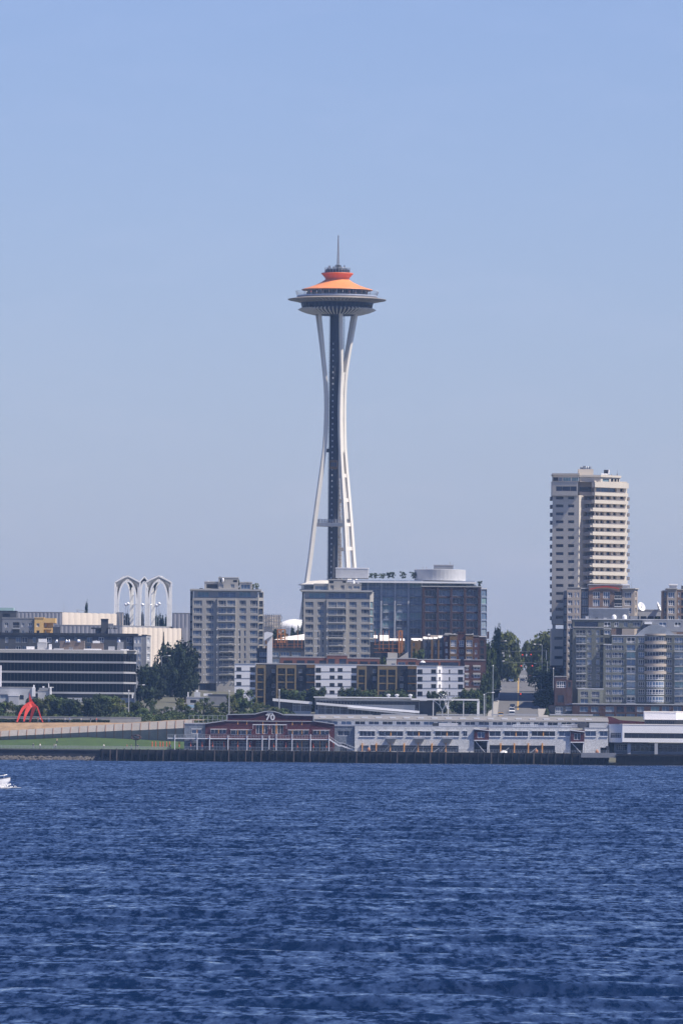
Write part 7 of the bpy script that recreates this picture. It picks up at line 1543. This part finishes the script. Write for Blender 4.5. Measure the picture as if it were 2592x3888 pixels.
p = W(1604, 2512, 2752); t = thing("open_umbrella", "pale open umbrella on the roof terrace above the right white block", "umbrella", (p.x, 2752, p.z-2.6)); b = MB(); b.tube([(p.x, 2752, p.z-2.6), (p.x, 2752, p.z+.3)], .05, 6); b.build("pole", metal, t); b = MB(); b.lathe([(1.0, -.35), (.75, -.02), (.35, .22), (0, .32)], 8, p); b.lathe([(.98, -.37), (.6, -.05), (0, .2)], 8, p); b.build("canopy", whitew, t)

# ---------------------------------------------------------------- motor boat at the left edge
def boat():
    Yb = 1290; tip = W(39, 2954, Yb); t = thing("motor_boat", "white motor boat planing in from the left photo edge", "boat", (tip.x-4, Yb, .2)); L = 7.2
    b = MB(); st = []; n = 14
    for i in range(n+1):
        f = i/n; x = tip.x-L*(1-f); w = 1.25*(1-max(0, f-.45)**2.2/.55**2.2*.97); sh = .95+.85*f**1.6; kz = -.25+.25*max(0, f-.6)/.4+1.35*max(0, f-.72)**1.5/.28**1.5*.9; st.append((x, w, sh, min(kz, sh-.12)))
    for x, w, sh, kz in st: b.add([(x, Yb-w, sh), (x, Yb-w*.82, kz+(sh-kz)*.45), (x, Yb, kz), (x, Yb+w*.82, kz+(sh-kz)*.45), (x, Yb+w, sh)], [])
    b.f = [(i*5+j, i*5+j+1, i*5+6+j, i*5+5+j) for i in range(n) for j in range(4)]+[(0, 4, 3, 2, 1)]; b.mi = [0]*len(b.f)
    b.build("hull", white, t, True)
    b = MB(); b.add([v for x, w, sh, kz in st for v in ((x, Yb-w*.96, sh-.1), (x, Yb+w*.96, sh-.1))], [(2*i, 2*i+2, 2*i+3, 2*i+1) for i in range(n)]); b.build("deck", lgrey, t)
    b = MB()
    for s in (-1, 1): b.tube([(x, Yb+s*w, sh+.02) for x, w, sh, kz in st], .05, 6)
    b.build("rub_rail", mat("boat_dark_trim", (.08, .08, .1), .5), t)
    b = MB()
    for s in (-1, 1):
        ps = [(x, Yb+s*w*.9, sh+.55) for x, w, sh, kz in st[6:14]]; b.tube(ps, .03, 5)
        for q, (x, w, sh, kz) in zip(ps[::2], st[6:14:2]): b.tube([q, (x, Yb+s*w*.9, sh)], .025, 5)
    b.build("bow_rail", steel, t)
    x0 = tip.x-3.6; b = MB(); b.add([(x0, Yb-1, 1.25), (x0, Yb+1, 1.25), (x0-.7, Yb+.85, 2.1), (x0-.7, Yb-.85, 2.1), (x0-1.8, Yb-1, 1.2), (x0-1.9, Yb-.85, 2.0), (x0-1.8, Yb+1, 1.2), (x0-1.9, Yb+.85, 2.0)], [(0, 1, 2, 3), (0, 3, 5, 4), (1, 6, 7, 2)]); b.build("windscreen", g_d, t)
    b = MB(); b.box(tip.x-L-.5, tip.x-L, Yb-.35, Yb+.35, .1, 1.4); b.build("outboard_motor", dark, t)
    r = random.Random(5); b = MB()
    for k in range(2600):
        f = r.random(); s = r.choice((-1, -1, 1)); x = tip.x-1.2-5.5*f+r.gauss(0, .35)+(1.6*r.random()**2 if f < .3 else 0); y = Yb+s*(.5+1.6*f*r.random()+r.random()*.6); z = .03+r.random()**2*(.75-.3*f); q = r.uniform(.03, .09)
        o_ = Vector((x, y, z)); n_ = Vector((r.gauss(0, 1), r.gauss(0, 1), r.gauss(0, 1))).normalized(); a = n_.orthogonal().normalized()*q; c = n_.cross(a); b.quad(o_-a-c, o_+a-c, o_+a+c, o_-a+c)
    for k in range(500):
        x = tip.x+1.6-8*r.random(); y = Yb-1.2+r.gauss(0, .7); q = r.uniform(.08, .3); b.add([(x-q, y-q, .16), (x+q, y-q*.6, .17), (x+q, y+q, .18), (x-q, y+q, .17)], [(0, 1, 2, 3)])
    tag(b.build("spray", mat("white_foam", (.85, .85, .87), .9, .03)), "white spray thrown up by the motor boat's bow", "spray", kind="stuff")
boat()
